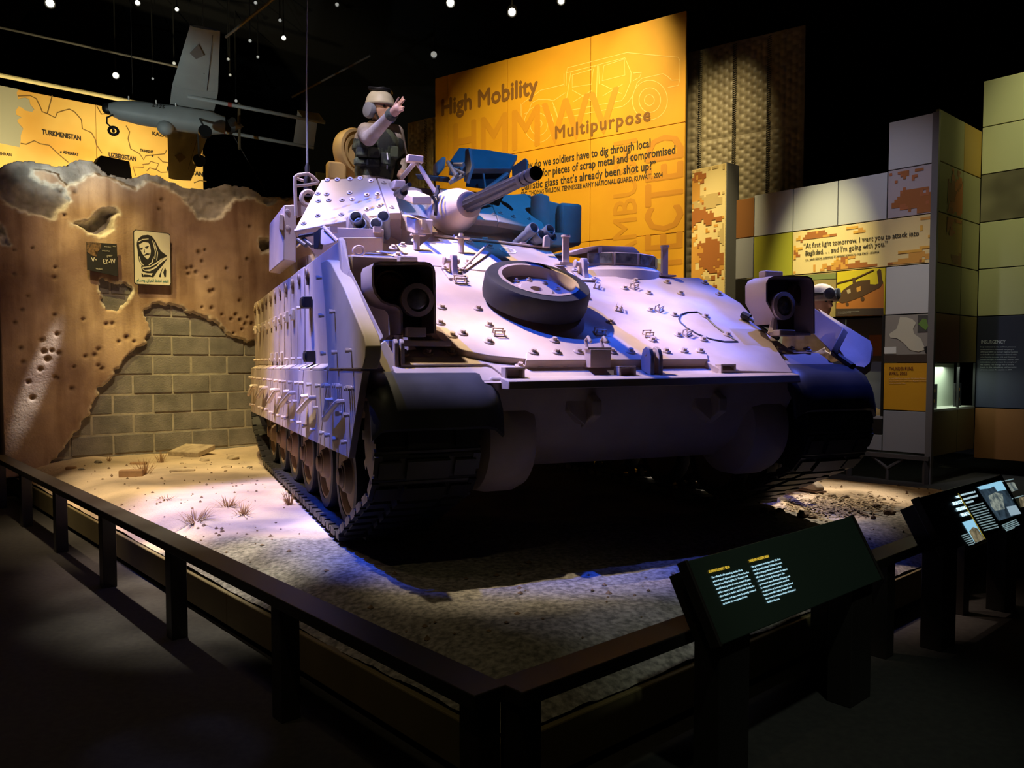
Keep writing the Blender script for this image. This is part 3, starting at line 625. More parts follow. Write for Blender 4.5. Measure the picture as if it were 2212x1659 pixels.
# loop: ground run, idler, top run, sprocket
def loop():
    P = []
    g = .036
    P += [(y, g) for y in np.linspace(.30, 4.05, 26)]
    a0 = -math.pi / 2 + .55
    P += [(idl_c[0] + (idl_r + .03) * math.cos(t), idl_c[1] + (idl_r + .03) * math.sin(t)) for t in np.linspace(-1.15, 1.57, 14)]
    P += [(y, .93 + .02 * math.cos(y * 3)) for y in np.linspace(4.5, .1, 20)]
    P += [(spr_c[0] + (spr_r + .03) * math.cos(t), spr_c[1] + (spr_r + .03) * math.sin(t)) for t in np.linspace(1.6, 1.6 + 2.55, 16)]
    return [Vector((0, y, z)) for y, z in P]
LP = loop(); seg = [(LP[(i + 1) % len(LP)] - LP[i]).length for i in range(len(LP))]; tot = sum(seg); nl = round(tot / .152)
for side in (-1, 1):
    cx = side * 1.365
    for k in range(nl):
        d = tot * k / nl; i = 0
        while d > seg[i]: d -= seg[i]; i += 1
        p = LP[i].lerp(LP[(i + 1) % len(LP)], d / seg[i]); t = (LP[(i + 1) % len(LP)] - LP[i]).normalized()
        M = Matrix((Vector((1, 0, 0)), t, Vector((1, 0, 0)).cross(t))).transposed().to_4x4(); M.translation = p + Vector((cx, 0, 0))
        o = bpy.data.objects.new('track_link', LINK); COL.objects.link(o); o.parent = veh; o.matrix_basis = M
    WM, TM = wheel_mesh(side), tyre_mesh(side); WM.materials.append(TAN_D); TM.materials.append(RUBBER)
    for m__ in (WM, TM):
        for p_ in m__.polygons: p_.use_smooth = True
        m__.set_sharp_from_angle(angle=math.radians(35))
    for k in range(6):
        wo = bpy.data.objects.new('road_wheel', WM); COL.objects.link(wo); wo.parent = veh; wo.location = (cx + side * .14, .42 + k * .70, .372)
        to = bpy.data.objects.new('tyre', TM); COL.objects.link(to); to.parent = wo
    m_ = MB()
    for x in (-.16, .16):
        m_.cyl((cx + x - .02, *spr_c), (cx + x + .02, *spr_c), .27, n=30)
        for k in range(11):
            t = 2 * math.pi * k / 11; c_ = Vector((cx + x, spr_c[0] + .285 * math.cos(t), spr_c[1] + .285 * math.sin(t)))
            m_.box(c_, (.04, .06, .05), Matrix.Rotation(t, 3, 'X'))
    m_.cyl((cx - .2, *spr_c), (cx + .2, *spr_c), .12, n=20); V('drive_sprocket', m_, STEEL)
    V('idler_wheel', MB().lathe((cx - .12, *idl_c), (1, 0, 0), [(.06, 0), (.24, .02), (.27, .0), (.27, .24), (.24, .22), (.06, .24)], 28), TAN_D)
    # suspension arm seen behind the front wheel
    V('shock_strut', MB().tube([(side * 1.12, .30, .42), (side * 1.10, -.05, .82)], .04, 10), TAN_D)
# ---- side armour, left flank (lower skirt, ledge, upper panels)
XL, XU = -1.695, -1.635
c4 = lambda x, y: (520 + x / 3.606, 560 + y / 3.606)
ft, fb, rb, rt = [bx(u, v, XL) for u, v in ((785, 801), (754, 990), (542, 889), (542, 798))]
NP = 6
def lerp(a, b, t): return a + (b - a) * t
for k in range(NP):
    t0, t1 = k / NP + .002, (k + 1) / NP - .002
    V('skirt_panel', MB().prism([lerp(ft, rt, t0), lerp(ft, rt, t1), lerp(fb, rb, t1), lerp(fb, rb, t0)], (.035, 0, 0)), bevel=.004)
m_ = MB()
for k in range(11):
    t0, t1 = k / 11 + .006, (k + 1) / 11 - .006
    a, b = lerp(ft, rt, t0), lerp(ft, rt, t1); a.y += .02; b.y += .02
    m_ = MB(); m_.hexa([a, b, b + Vector((.06, 0, .028)), a + Vector((.06, 0, .028)), a + Vector((0, 0, .012)), b + Vector((0, 0, .012)), b + Vector((.07, 0, .045)), a + Vector((.07, 0, .045))])
    V('skirt_ledge', m_, smooth=0)
for x, y in [(670, 985), (684, 978), (696, 986), (755, 985), (770, 982), (784, 990), (848, 1008), (864, 1000), (880, 1006), (618, 985), (548, 975), (487, 965), (450, 962), (400, 958), (350, 953), (325, 950), (285, 945), (245, 940), (230, 938), (198, 935), (160, 930), (145, 930), (122, 925), (100, 922), (85, 920), (845, 1212), (785, 1202), (825, 1422), (757, 1398), (693, 1368), (650, 1352), (578, 1328), (515, 1297), (470, 1272), (437, 1107), (600, 1157), (420, 1257), (370, 1238), (347, 1230), (305, 1217), (268, 1200), (247, 1192), (212, 1172), (180, 1160), (158, 1153), (108, 1134), (92, 1130), (317, 1082), (390, 1112)]:
    bolt(bx(*c4(x, y), XL), (-1, 0, 0), PEG)
for p1, p2, el in [((715, 1095), (805, 1110), (710, 1240)), ((520, 1065), (585, 1080), (500, 1185)), ((375, 1030), (425, 1040), (355, 1135)), ((268, 1015), (305, 1020), (258, 1105)), ((180, 995), (212, 1000), (165, 1075)), ((105, 985), (130, 985), (92, 1055))]:
    a, b, e = [bx(*c4(*q), XL) for q in (p1, p2, el)]; ox = Vector((-.030, 0, 0))
    V('toggle_latch', MB().tube([a, a + ox, lerp(a, e, .55) + ox * 1.1, e + ox * 1.3, lerp(e, b, .3) + ox * 1.3, lerp(e, b, .8) + ox * 1.2, b + ox, b], [.014, .016, .018, .020, .018, .016, .016, .014], 8), MATS['pale_bolt_paint'])
utr, utm, utf = bx(549, 656, XU), bx(675, 563, XU), bx(733, 520, XU)
zlo = 1.045
NU = 11
for k in range(NU):
    t0, t1 = k / NU + .004, (k + 1) / NU - .004
    a, b = lerp(utm, utr, t0), lerp(utm, utr, t1); dx = random.uniform(-.006, .006)
    V('armor_panel', MB().prism([a + Vector((dx, 0, 0)), b + Vector((dx, 0, 0)), Vector((XU + dx, b.y, zlo)), Vector((XU + dx, a.y, zlo))], (.045, 0, 0)), bevel=.004)
    m = lerp(a, b, .5)
    rp = Vector((XU - .012, m.y, m.z - .07)); m_ = MB(); m_.tube([rp + Vector((0, .020 * math.cos(t), .028 * math.sin(t))) for t in np.linspace(0, 2 * math.pi, 13)[:-1]], .010, 6, closed=True); m_.box(rp + Vector((.006, 0, -.05)), (.02, .018, .05))
    V('panel_eye', m_, TAN_D)
    if 1 < k: 
        q = Vector((XU - .012, m.y, lerp(zlo, m.z, .56))); m_ = MB(); m_.box(q, (.024, .10, .085)); m_.box(q + Vector((-.016, 0, 0)), (.014, .05, .02)); V('latch_block', m_, MATS['pale_bolt_paint'], bevel=.004)
    else: bolt(Vector((XU, m.y, lerp(zlo, m.z, .60))), (-1, 0, 0), PEG)
    bolt(Vector((XU, m.y, zlo + .05)), (-1, 0, 0), PEG)
    if 3 < k < 7:
        q = Vector((XU - .012, m.y - .05, zlo + .07)); V('latch_block', MB().box(q, (.024, .08, .08)), MATS['pale_bolt_paint'], bevel=.004)
V('armor_panel', MB().prism([utm, utf, Vector((XU, utf.y, zlo)), Vector((XU, utm.y, zlo))], (.045, 0, 0)), bevel=.004)
for u, v in [(671, 654), (678, 770)]:
    c = bx(u, v, XU); m_ = MB(); m_.box(c + Vector((-.03, 0, 0)), (.06, .13, .075)); m_.box(c + Vector((-.062, 0, 0)), (.01, .09, .05)); V('marker_lamp', m_, BLACK, bevel=.01)
# thick front end plate with a curved leading edge
XF = -1.70
ep = [c4(622, 12), (692, 566), (700, 640), (705, 720), (709, 797), (783, 797), (789, 772), (790, 748), (786, 726), (775, 700), (760, 665), (742, 620), (725, 588), (714, 566), (706, 561)]
ep = [bx(u, v, XF) for u, v in ep[1:]]
V('end_plate', MB().prism(ep, (.075, 0, 0)), mat('warm_lit_cream_tan', (.66, .54, .36), .6, var=.12), bevel=.006)  # warm light falling on the tan plate is mixed into this cream
for x, y in [(630, 145), (648, 440), (733, 408), (662, 735), (750, 725), (862, 710)]: bolt(bx(*c4(x, y), XF), (-1, 0, 0), PEG)
# inner slanted bracket bar with holes
XB = -1.47
bp_l = [(734, 518), (741, 617), (801, 756)]; bp_r = [(747, 518), (757, 581), (830, 729)]
YB = [.10, -.12, -.42]
L_ = [by(u, v, y) for (u, v), y in zip(bp_l, [.05, -.10, -.40])]; R_ = [by(u, v, y) for (u, v), y in zip(bp_r, [.05, -.10, -.40])]
for k in range(2):
    V('bracket_bar', MB().hexa([L_[k], R_[k], R_[k + 1], L_[k + 1]] + [p + Vector((.0, .06, .02)) for p in (L_[k], R_[k], R_[k + 1], L_[k + 1])]), TAN, smooth=0, bevel=.008)
for t in (.1, .3, .5, .7, .9):
    a = lerp(lerp(L_[1], R_[1], .3), lerp(L_[2], R_[2], .3), t); n_ = (L_[2] - L_[1]).cross(R_[1] - L_[1]).normalized()
    if n_.y > 0: n_ = -n_
    V('bolt_hole', MB().cyl(a - n_ * .012, a + n_ * .006, .016, n=10), BLACK)
a = lerp(L_[2], R_[2], .5)
V('bracket_foot', MB().hexa([by(801, 756, -.42), by(832, 735, -.42), by(866, 790, -.45), by(836, 812, -.50), by(801, 756, -.36), by(832, 735, -.36), by(866, 790, -.40), by(836, 812, -.42)]), MATS['warm_lit_cream_tan'], bevel=.006)
for u in (850, 863):
    c = by(u, 770, -.44); V('hinge_ear', MB().prism([c + Vector((0, y, z)) for y, z in [(-.03, -.12), (.05, -.12), (.05, .05), (.03, .085), (0, .09), (-.02, .07)]], (.022, 0, 0)), bevel=.005)
# right flank front armour: two angled plates by the headlight
rp1 = [by(u, v, y) for (u, v), y in zip([(1757, 664), (1822, 708), (1800, 748), (1795, 760), (1757, 722)], [.15, -.35, -.42, -.42, -.05])]
V('end_plate', plate(rp1, .05), bevel=.006)
rp2 = [by(u, v, y) for (u, v), y in zip([(1768, 666), (1880, 738), (1886, 750), (1880, 785), (1868, 795), (1845, 790), (1800, 755), (1790, 700)], [.45, -.45, -.48, -.50, -.50, -.48, -.30, .05])]
V('end_plate', plate(rp2, .06), bevel=.006)
V('sill_bar', MB().tube([by(1800, 762, -.36), by(1842, 792, -.56)], .022, 8), STEEL)
V('skirt_panel', MB().prism([(1.60, .55, 1.45), (1.60, .0, 1.0), (1.60, 4.9, 1.0), (1.60, 4.9, 1.45)], (.04, 0, 0)), bevel=.004)
V('skirt_panel', MB().bb(1.64, 1.675, -.45, 4.9, .58, 1.0), bevel=.004)
# ---- headlight hoods
c5 = lambda x, y: (780 + x / 6.9125, 540 + y / 6.9125)
def hood(path, y0, depth, th, name='headlight_hood', taper=0.0):
    """sheet-metal hood: profile path (x,z points at y0) pulled back by depth"""
    n = len(path); out = []
    for i, p in enumerate(path):
        t = (path[min(i + 1, n - 1)] - path[max(i - 1, 0)]).normalized(); nn = Vector((t.z, 0, -t.x)); out.append(p + nn * th)
    mb = MB(); mb.v = list(path) + out + [p + Vector((0, depth, taper)) for p in path] + [p + Vector((0, depth, taper)) for p in out]
    for i in range(n - 1):
        mb.f += [(i, i + 1, n + i + 1, n + i), (2 * n + i, 3 * n + i, 3 * n + i + 1, 2 * n + i + 1), (i, 2 * n + i, 2 * n + i + 1, i + 1), (n + i, n + i + 1, 3 * n + i + 1, 3 * n + i)]
    for i in (0, n - 1): mb.f.append((i, n + i, 3 * n + i, 2 * n + i))
    return mb
def lamp(c, r, ring, glass, parent, ax=(0, -1, 0), m=TAN):
    h = ob('headlight', MB().lathe(c, ax, [(r * .6, -.12), (r * .95, -.06), (r, .0), (r, .02), (ring, .025), (ring, .0), (ring * .9, -.01)], 28), m, parent)
    ob('lens', MB().lathe(c, ax, [(ring, .002), (ring * .8, .018), (ring * .4, .026), (.002, .028)], 24), glass, h); return h
YH = -.36
hp = [by(*c5(x, y), YH) for x, y in [(1090, 1240), (1088, 900), (1078, 330), (1060, 270), (1020, 225), (960, 210), (600, 205), (270, 203), (215, 225), (190, 280), (195, 520), (230, 640), (320, 755), (430, 800), (530, 820), (590, 865), (622, 940), (625, 1250)]]
hl = V('headlight_hood', hood(hp, YH, .24, .012), smooth=40)
bk = [p + Vector((0, .22, 0)) for p in hp]; ob('hood_back', MB().prism(bk, (0, .015, 0)), mat('hood_interior', (.11, .08, .06), .8), hl, smooth=0)
lamp(by(*c5(425, 560), YH + .10), .088, .078, IRGLASS, hl, m=TAN_D)
lamp(by(*c5(835, 750), YH + .02), .088, .062, GLASS, hl)
ob('lamp_stalk', MB().tube([by(*c5(835, 900), YH + .08), by(*c5(840, 1190), YH + .1)], .022, 8), STEEL, hl)
ob('lifting_handle', MB().box(by(*c5(690, 170), YH + .1), (.10, .06, .05)), TAN, hl, bevel=.008)
V('lamp_base', MB().box(by(900, 742, -.34), (.34, .14, .03)), bevel=.004); V('lamp_clamp', MB().box(by(895, 718, -.36), (.10, .10, .05)), bevel=.004)
c6 = lambda x, y: (1560 + x / 4.608, 560 + y / 4.608)
YR = -.30
hp = [by(*c6(x, y), YR) for x, y in [(545, 640), (530, 560), (480, 470), (450, 420), (450, 240), (470, 205), (520, 183), (840, 183), (885, 200), (905, 245), (910, 740)]]
hr = V('headlight_hood', hood(hp, YR, .20, -.012), smooth=40)
bk = [p + Vector((0, .18, 0)) for p in hp]; ob('hood_back', MB().prism(bk, (0, .015, 0)), mat('hood_interior', (.11, .08, .06), .8), hr, smooth=0)
lamp(by(*c6(600, 465), YR + .0), .092, .066, GLASS, hr)
lamp(by(*c6(765, 350), YR + .14), .080, .070, IRGLASS, hr, m=TAN_D)
ob('lamp_stalk', MB().tube([by(*c6(520, 560), YR + .02), by(*c6(505, 740), YR + .0)], [.014, .035], 8), TAN, hr)
ob('lifting_handle', MB().box(by(*c6(485, 158), YR + .12), (.15, .07, .05)), TAN, hr, bevel=.008)
V('lamp_base', MB().box(by(*c6(720, 745), -.20), (.16, .14, .02)), bevel=.004)
V('lamp_clamp', MB().box(by(*c6(600, 735), -.34), (.13, .10, .04)), bevel=.006)
V('lamp_cable', MB().tube([gl(*c6(205, 550), .03), gl(*c6(290, 600), .03), gl(*c6(470, 740), .02), gl(*c6(560, 790), .02)], [.02, .012, .012, .016], 8), STEEL)
V('cable_plug', MB().tube([gl(*c6(200, 550), .03), gl(*c6(275, 585), .03)], .026, 10), BLACK)
# ---- driver's hatch
dc = Vector((.66, 1.10, 1.70))
V('driver_cupola', MB().lathe(dc, (0, 0, 1), [(.48, -.02), (.46, .05), (.40, .085), (.30, .10)], 40))
for t in (-2.2, -1.7, -1.2, -.7):
    c = dc + Vector((.34 * math.cos(t), .34 * math.sin(t), .135)); M = Matrix.Rotation(t + math.pi / 2, 3, 'Z')
    o = V('periscope', MB().box(c, (.20, .10, .10), M), bevel=.008); ob('periscope_glass', MB().box(c + M @ Vector((0, -.052, .005)), (.17, .01, .075), M), GLASS, o)
cv = [by(u, v, y) for (u, v), y in zip([(1233, 545), (1262, 535), (1296, 530), (1370, 533), (1384, 546), (1366, 549), (1300, 540), (1250, 549)], [.85, .8, .78, .85, 1.0, .95, .85, .85])]
V('hatch_cover', MB().prism(cv, (0, .55, .02)), bevel=.012)
V('hatch_post', MB().cyl(by(1296, 533, .8), by(1296, 566, .8), .016))
for (u, v0, v1, y) in [(1222, 512, 572, .75), (1436, 534, 598, .72)]:
    a, b = by(u, v0, y), by(u, v1, y); m_ = MB(); m_.box((a + b) / 2, (.05, .015, (a - b).length)); m_.box((a + b) / 2 + Vector((.0, .02, 0)), (.015, .045, (a - b).length)); m_.cyl(a, a + Vector((0, 0, .012)), .035, n=12); m_.box(b + Vector((0, 0, .006)), (.14, .10, .012)); V('mirror_post', m_)
# ================================================================== TURRET (part of the vehicle; its pieces are sub-parts)
tp = lambda z, i: [Vector(p) for p in [(-1.50 + i, 1.95 + i, z), (-1.02 + i * .5, 1.42 + i, z), (.02, 1.42 + i, z), (.42 - i * .7, 1.85 + i, z), (.42 - i * .7, 3.3 - i * .3, z), (-1.50 + i, 3.3 - i * .3, z)]]
mb = MB(); rings = [tp(1.86, .06), tp(2.05, 0), tp(2.46, .34)]
for r in rings: mb.v += r
n6 = 6
for k in range(2):
    for i in range(n6): mb.f.append((k * 6 + i, k * 6 + (i + 1) % 6, (k + 1) * 6 + (i + 1) % 6, (k + 1) * 6 + i))
mb.f += [tuple(range(6))[::-1], tuple(range(12, 18))]
tur = V('turret', mb, bevel=.01)
def T(name, mb, m=TAN, **k): return ob(name, mb, m, tur, **k)
T('turret_ring', MB().lathe((-.52, 2.35, 1.80), (0, 0, 1), [(1.0, 0), (1.0, .12)], 48))
c1 = lambda x, y: (600 + x / 6.9125, 360 + y / 6.9125)
def tplate(pts, ys, th=.05, name='applique_plate', **k):
    p = [by(u, v, y) for (u, v), y in zip(pts, ys)]; T(name, plate(p, th), bevel=.006, **k); return p
lp = tplate([(694.8, 387.5), (812, 383), (838.7, 459.8), (634.7, 499)], [1.92, 1.80, 1.20, 1.62], .055)
lp2 = tplate([(815.5, 384.5), (844.5, 387.5), (866.2, 459.8), (840.5, 460)], [1.80, 1.78, 1.20, 1.20], .05)
nL = (lp[1] - lp[0]).cross(lp[3] - lp[0]).normalized(); nL = nL if nL.y < 0 else -nL
def onplane(u, v, p, n):
    P0 = fromb(*p); NW = BR * n.x + BD * n.y + Vector((0, 0, n.z)); return tob(hit(u, v, P0, NW))
for x, y in [(740, 205), (890, 200), (1080, 190), (1230, 180), (1390, 215), (597, 405), (730, 415), (1073, 395), (1330, 425), (1490, 415), (607, 515), (762, 505), (960, 500), (1113, 490), (1330, 640), (1515, 587), (595, 735), (950, 715), (387, 850)]:
    bolt(onplane(*c1(x, y), lp[2], nL), nL, BOLT_S, tur)
n2 = (lp2[1] - lp2[0]).cross(lp2[3] - lp2[0]).normalized(); n2 = n2 if n2.y < 0 else -n2
for x, y in [(1585, 248), (1700, 612)]: bolt(onplane(*c1(x, y), lp2[2], n2), n2, BOLT_S, tur)
tplate([(634, 500), (838, 461), (866, 462), (868, 540), (800, 545), (690, 560)], [1.66, 1.26, 1.26, 1.5, 1.6, 1.9], .03, 'lower_turret_plate')
c7 = lambda x, y: (840 + x / 5.267, 300 + y / 5.267)
ra = tplate([c7(830, 690), c7(1150, 690), c7(1243, 930), c7(905, 905)], [1.75, 1.75, 1.25, 1.25], .05)
rb_ = tplate([c7(1155, 685), c7(1270, 640), c7(1560, 620), c7(1630, 700), c7(1775, 1010), c7(1740, 1030), c7(1252, 938)], [1.75, 1.82, 1.9, 1.85, 1.45, 1.40, 1.25], .05)
nR = (rb_[0] - rb_[6]).cross(rb_[4] - rb_[6]).normalized(); nR = nR if nR.y < 0 else -nR
for x, y in [(1255, 730), (1335, 745), (1437, 765), (1270, 850), (1415, 890), (1595, 920)]: bolt(onplane(*c7(x, y), rb_[6], nR), nR, BOLT_S, tur)
nA = (ra[0] - ra[3]).cross(ra[2] - ra[3]).normalized(); nA = nA if nA.y < 0 else -nA
for x, y in [(1037, 835), (1190, 868), (960, 845)]: bolt(onplane(*c7(x, y), ra[2], nA), nA, BOLT_S, tur)
tplate([c7(905, 915), c7(1240, 950), c7(1740, 1045), c7(1690, 1170), c7(1190, 1150), c7(840, 1110)], [1.32, 1.32, 1.48, 1.6, 1.5, 1.5], .03, 'lower_turret_plate')
for c, r in ((c7(1560, 730), .055),):
    p = onplane(*c, rb_[6], nR); T('lifting_ring', MB().tube([p + Vector((r * math.cos(t), -.02, r * math.sin(t))) for t in np.linspace(0, 2 * math.pi, 17)[:-1]], .017, 8, closed=True))
# gun
G0 = by(985, 455, 1.30); GM = by(1158, 374, -.28); ga = (GM - G0).normalized(); GLn = (GM - G0).length
gun = T('mantlet', MB().lathe(G0, ga, [(.12, -.40), (.165, -.28), (.168, -.05), (.155, .07), (.128, .19), (.100, .30), (.092, .325), (.07, .33), (.0, .33)], 40))
for k in range(10):
    t = 2 * math.pi * k / 10; a = ga.orthogonal().normalized(); b = ga.cross(a); bolt(G0 + ga * .305 + a * .088 * math.cos(t) + b * .088 * math.sin(t), ga, BOLT_S, tur).scale = (.4, .4, .4)
mb = MB(); nseg = 24; a = ga.orthogonal().normalized(); b = ga.cross(a)
pr = [(.058, .30), (.056, .40), (.048, .9), (.040, GLn - .28), (.036, GLn - .2)]
for r, h in pr:
    for i in range(nseg):
        t = 2 * math.pi * i / nseg; rr = r * (1.0 if i % 2 == 0 else .86); mb.v.append(G0 + ga * h + a * rr * math.cos(t) + b * rr * math.sin(t))
for j in range(len(pr) - 1):
    for i in range(nseg): mb.f.append((j * nseg + i, j * nseg + (i + 1) % nseg, (j + 1) * nseg + (i + 1) % nseg, (j + 1) * nseg + i))
T('gun_barrel', mb, GUNMETAL, smooth=50)
T('muzzle_brake', MB().lathe(G0 + ga * (GLn - .24), ga, [(.036, 0), (.042, .01), (.042, .07), (.037, .075), (.037, .09), (.042, .095), (.042, .15), (.037, .155), (.037, .17), (.041, .175), (.041, .24), (.026, .24), (.022, .12)], 24), GUNMETAL)
# smoke grenade launchers
def tubes(lst, d, r, L, m):
    for p in lst:
        d_ = Vector(d).normalized(); o = T('smoke_launcher', MB().lathe(p, d_, [(r * .6, -L), (r * .8, -L * .8), (r * .8, -.07), (r, -.06), (r, 0), (r * .85, .002), (r * .72, -.03), (r * .3, -.05), (.001, -.05)], 20), m)
BLUEGREY = mat('grey_launcher_cap', (.20, .22, .24), .5, var=.15)
tubes([by(*c1(x, y), 1.02) for x, y in [(1165, 745), (1228, 848), (1468, 845), (1575, 738)]], (-.35, -1, .35), .044, .30, BLUEGREY)
T('launcher_bracket', MB().tube([by(*c1(1250, 730), 1.16), by(*c1(1400, 880), 1.16)], .030, 8))
T('launcher_bracket', MB().box(by(*c1(1350, 880), 1.25), (.30, .08, .10)), bevel=.006)
tubes([by(*c7(x, y), 1.05) for x, y in [(1655, 1010), (1745, 1090), (1860, 1105), (1840, 1030)]], (.25, -1, .45), .046, .30, BLUEGREY)
T('launcher_bracket', MB().box(by(*c7(1740, 1140), 1.30), (.34, .10, .10)), bevel=.006)
T('lug_ear', MB().prism([by(*c7(x, y), .95) for x, y in [(1765, 1230), (1770, 1120), (1790, 1095), (1815, 1095), (1835, 1125), (1835, 1235)]], (0, .03, 0)), bevel=.004)
# ammunition boxes, coaxial gun, A-frame
b0 = by(*c7(210, 640), 1.25)
def tbox(name, pts, ys, dep, m=TAN):
    p = [by(u, v, y) for (u, v), y in zip(pts, ys)]; q = [x + Vector(dep) for x in p]; T(name, MB().hexa(p + q), m, bevel=.008)
tbox('ammo_box', [c7(275, 750), c7(490, 750), c7(480, 650), c7(262, 650)], [1.12] * 4, (-.01, .30, .10))
tbox('ammo_box', [c7(290, 1085), c7(500, 1085), c7(508, 920), c7(290, 910)], [1.10] * 4, (-.03, .26, .075))
T('box_hasp', MB().box(by(*c7(395, 975), 1.09), (.03, .02, .07)))
tbox('sight_box', [c7(60, 560), c7(200, 560), c7(190, 470), c7(70, 460)], [1.5] * 4, (0, .25, .02))
T('coaxial_gun', MB().tube([by(*c7(85, 630), 1.25), by(*c7(235, 520), .95)], [.022, .016], 10), GUNMETAL)
T('coaxial_mount', MB().tube([by(*c7(140, 640), 1.2), by(*c7(170, 600), 1.1)], .03, 10), GUNMETAL)
afr = by(*c7(310, 250), 1.30)
for e, y in ((c7(150, 440), 1.7), (c7(530, 610), 1.25)): T('a_frame_leg', MB().tube([afr, by(*e, y)], .018, 8))
T('a_frame_head', MB().box(afr + Vector((-.01, 0, .01)), (.12, .06, .05)), bevel=.006)
T('a_frame_top', plate([by(*c7(x, y), 1.28) for x, y in [(235, 180), (350, 205), (340, 250), (245, 240)]], .02), STEEL)
T('hose_bundle', MB().tube([by(*c7(x, y), 1.2) for x, y in [(560, 530), (540, 650), (500, 660), (540, 720), (530, 870)]], .014, 8), STEEL)
T('cable_loop', MB().tube([by(*c7(x, y), 1.15) for x, y in [(500, 650), (520, 720), (560, 700), (545, 640), (570, 600), (560, 560)]], .009, 6), BLACK)
T('roof_beam', MB().hexa([by(*c7(x, y), 1.55) for x, y in [(300, 400), (690, 440), (700, 500), (330, 460)]] + [by(*c7(x, y), 1.75) for x, y in [(300, 392), (690, 432), (700, 492), (330, 452)]]), STEEL, bevel=.006)
T('roof_plate', MB().hexa([by(*c7(x, y), y2) for (x, y), y2 in zip([(540, 640), (1070, 640), (1070, 610), (560, 560)], [1.45, 1.45, 1.6, 1.6])] + [by(*c7(x, y), y2) + Vector((0, .5, -.02)) for (x, y), y2 in zip([(540, 640), (1070, 640), (1070, 610), (560, 560)], [1.45, 1.45, 1.6, 1.6])]), bevel=.004)
# sight housing with raised armoured doors
DOOR = mat('blue_grey_steel', (.22, .21, .20), .55, var=.2)
top = [by(u, v, y) for (u, v), y in zip([c7(800, 95), c7(1110, 120), c7(1465, 180), c7(1385, 335), c7(945, 335), c7(690, 255)], [1.75, 1.70, 1.62, 1.50, 1.50, 1.70])]
T('sight_door', plate(top, .05, (0, -1, -.3)), DOOR, bevel=.008)
T('sight_door', plate([by(u, v, y) for (u, v), y in zip([c7(905, 95), c7(945, 300), c7(880, 500), c7(850, 480), c7(865, 130)], [1.50, 1.40, 1.40, 1.45, 1.55])], .03), DOOR, bevel=.006)
T('sight_housing', MB().hexa([by(*c7(x, y), 1.55) for x, y in [(870, 545), (1340, 600), (1390, 330), (930, 320)]] + [by(*c7(x, y), 1.95) for x, y in [(870, 545), (1340, 600), (1390, 330), (930, 320)]]), GUNMETAL, bevel=.01)
T('sight_door', plate([by(u, v, y) for (u, v), y in zip([c7(1395, 320), c7(1550, 215), c7(1575, 250), c7(1560, 430), c7(1535, 545), c7(1400, 440)], [1.6, 1.5, 1.5, 1.5, 1.5, 1.6])], .03), DOOR, bevel=.006)
T('door_strut', MB().tube([by(*c7(1100, 590), 1.40), by(*c7(1345, 400), 1.45)], .020, 8), DOOR)
T('door_strut', MB().tube([by(*c7(1100, 590), 1.45), by(*c7(1075, 400), 1.5)], .010, 8), DOOR)
for a_, b_ in (((670, 260), (770, 420)), ((850, 300), (720, 480)), ((700, 330), (860, 400)), ((740, 290), (850, 290)), ((690, 500), (840, 420))):
    T('linkage_arm', MB().tube([by(*c7(*a_), 1.48), by(*c7(*b_), 1.40)], .016, 8), DOOR)
T('linkage_plate', plate([by(*c7(x, y), 1.52) for x, y in [(720, 290), (850, 290), (860, 400), (780, 430), (690, 400)]], .03), DOOR, bevel=.004)
T('seat_pad', plate([by(u, v, y) for (u, v), y in zip([c7(530, 280), c7(620, 200), c7(660, 200), c7(640, 330), c7(560, 425), c7(530, 380)], [1.75] * 6)], .08), bevel=.02)
# missile launcher box on the turret side
yb = 1.55
p0, p1_, p2_, p3_ = by(1211, 532, yb), by(1258, 530, yb), by(1259, 440, yb), by(1211, 436, yb)
T('missile_launcher', MB().hexa([p0, p1_, p2_, p3_] + [p + Vector((0, .75, 0)) for p in (p0, p1_, p2_, p3_)]), bevel=.03)
T('launcher_arm', MB().lathe(by(*c7(1720, 660), 1.6), (0, 0, -1), [(.03, -.02), (.075, .0), (.08, .05), (.08, .30), (.06, .32)], 20))
T('side_stowage', MB().hexa([by(u, v, 1.62) for u, v in [(1180, 530), (1212, 532), (1212, 440), (1180, 432)]] + [by(u, v, 1.62) + Vector((0, .5, 0)) for u, v in [(1180, 530), (1212, 532), (1212, 440), (1180, 432)]]), bevel=.01)
# stowage bin in front of the turret on the left
bl = [by(u, v, y) for (u, v), y in zip([c1(630, 900), c1(1585, 935), c1(1570, 1200), c1(930, 1200)], [1.05, .95, .98, 1.0])]
T('stowage_bin', plate(bl, .02), bevel=.004)
T('bin_floor', plate([by(*c1(920, 1060), .93), by(*c1(1560, 1060), .93), by(*c1(1570, 1250), .95), by(*c1(1000, 1330), .95)], .02), bevel=.004)
T('bin_wall', plate([by(u, v, y) for (u, v), y in zip([c1(630, 905), c1(700, 905), c1(890, 1115), c1(700, 1165), c1(640, 1150)], [1.10, 1.05, .65, .8, 1.05])], .02, (-1, -.2, 0)), bevel=.003)
T('bin_strut', MB().tube([by(*c1(690, 905), 1.0), by(*c1(900, 1120), .62)], .012, 8))
T('bin_hook', MB().tube([by(*c1(1210 + 80 * math.cos(t), 1260 + 70 * math.sin(t)), .80) for t in np.linspace(0, 6.2, 17)[:-1]], .010, 8, closed=True))
for x in (830, 1485): T('bin_clip', MB().box(by(*c1(x, 940), .95), (.05, .03, .04)))
T('antenna_bracket', plate([by(u, v, y) for (u, v), y in zip([c1(530, 1000), c1(640, 905), c1(600, 1230), c1(535, 1230)], [1.1, 1.05, 1.05, 1.1])], .04, (-1, -1, 0)), GUNMETAL, bevel=.004)
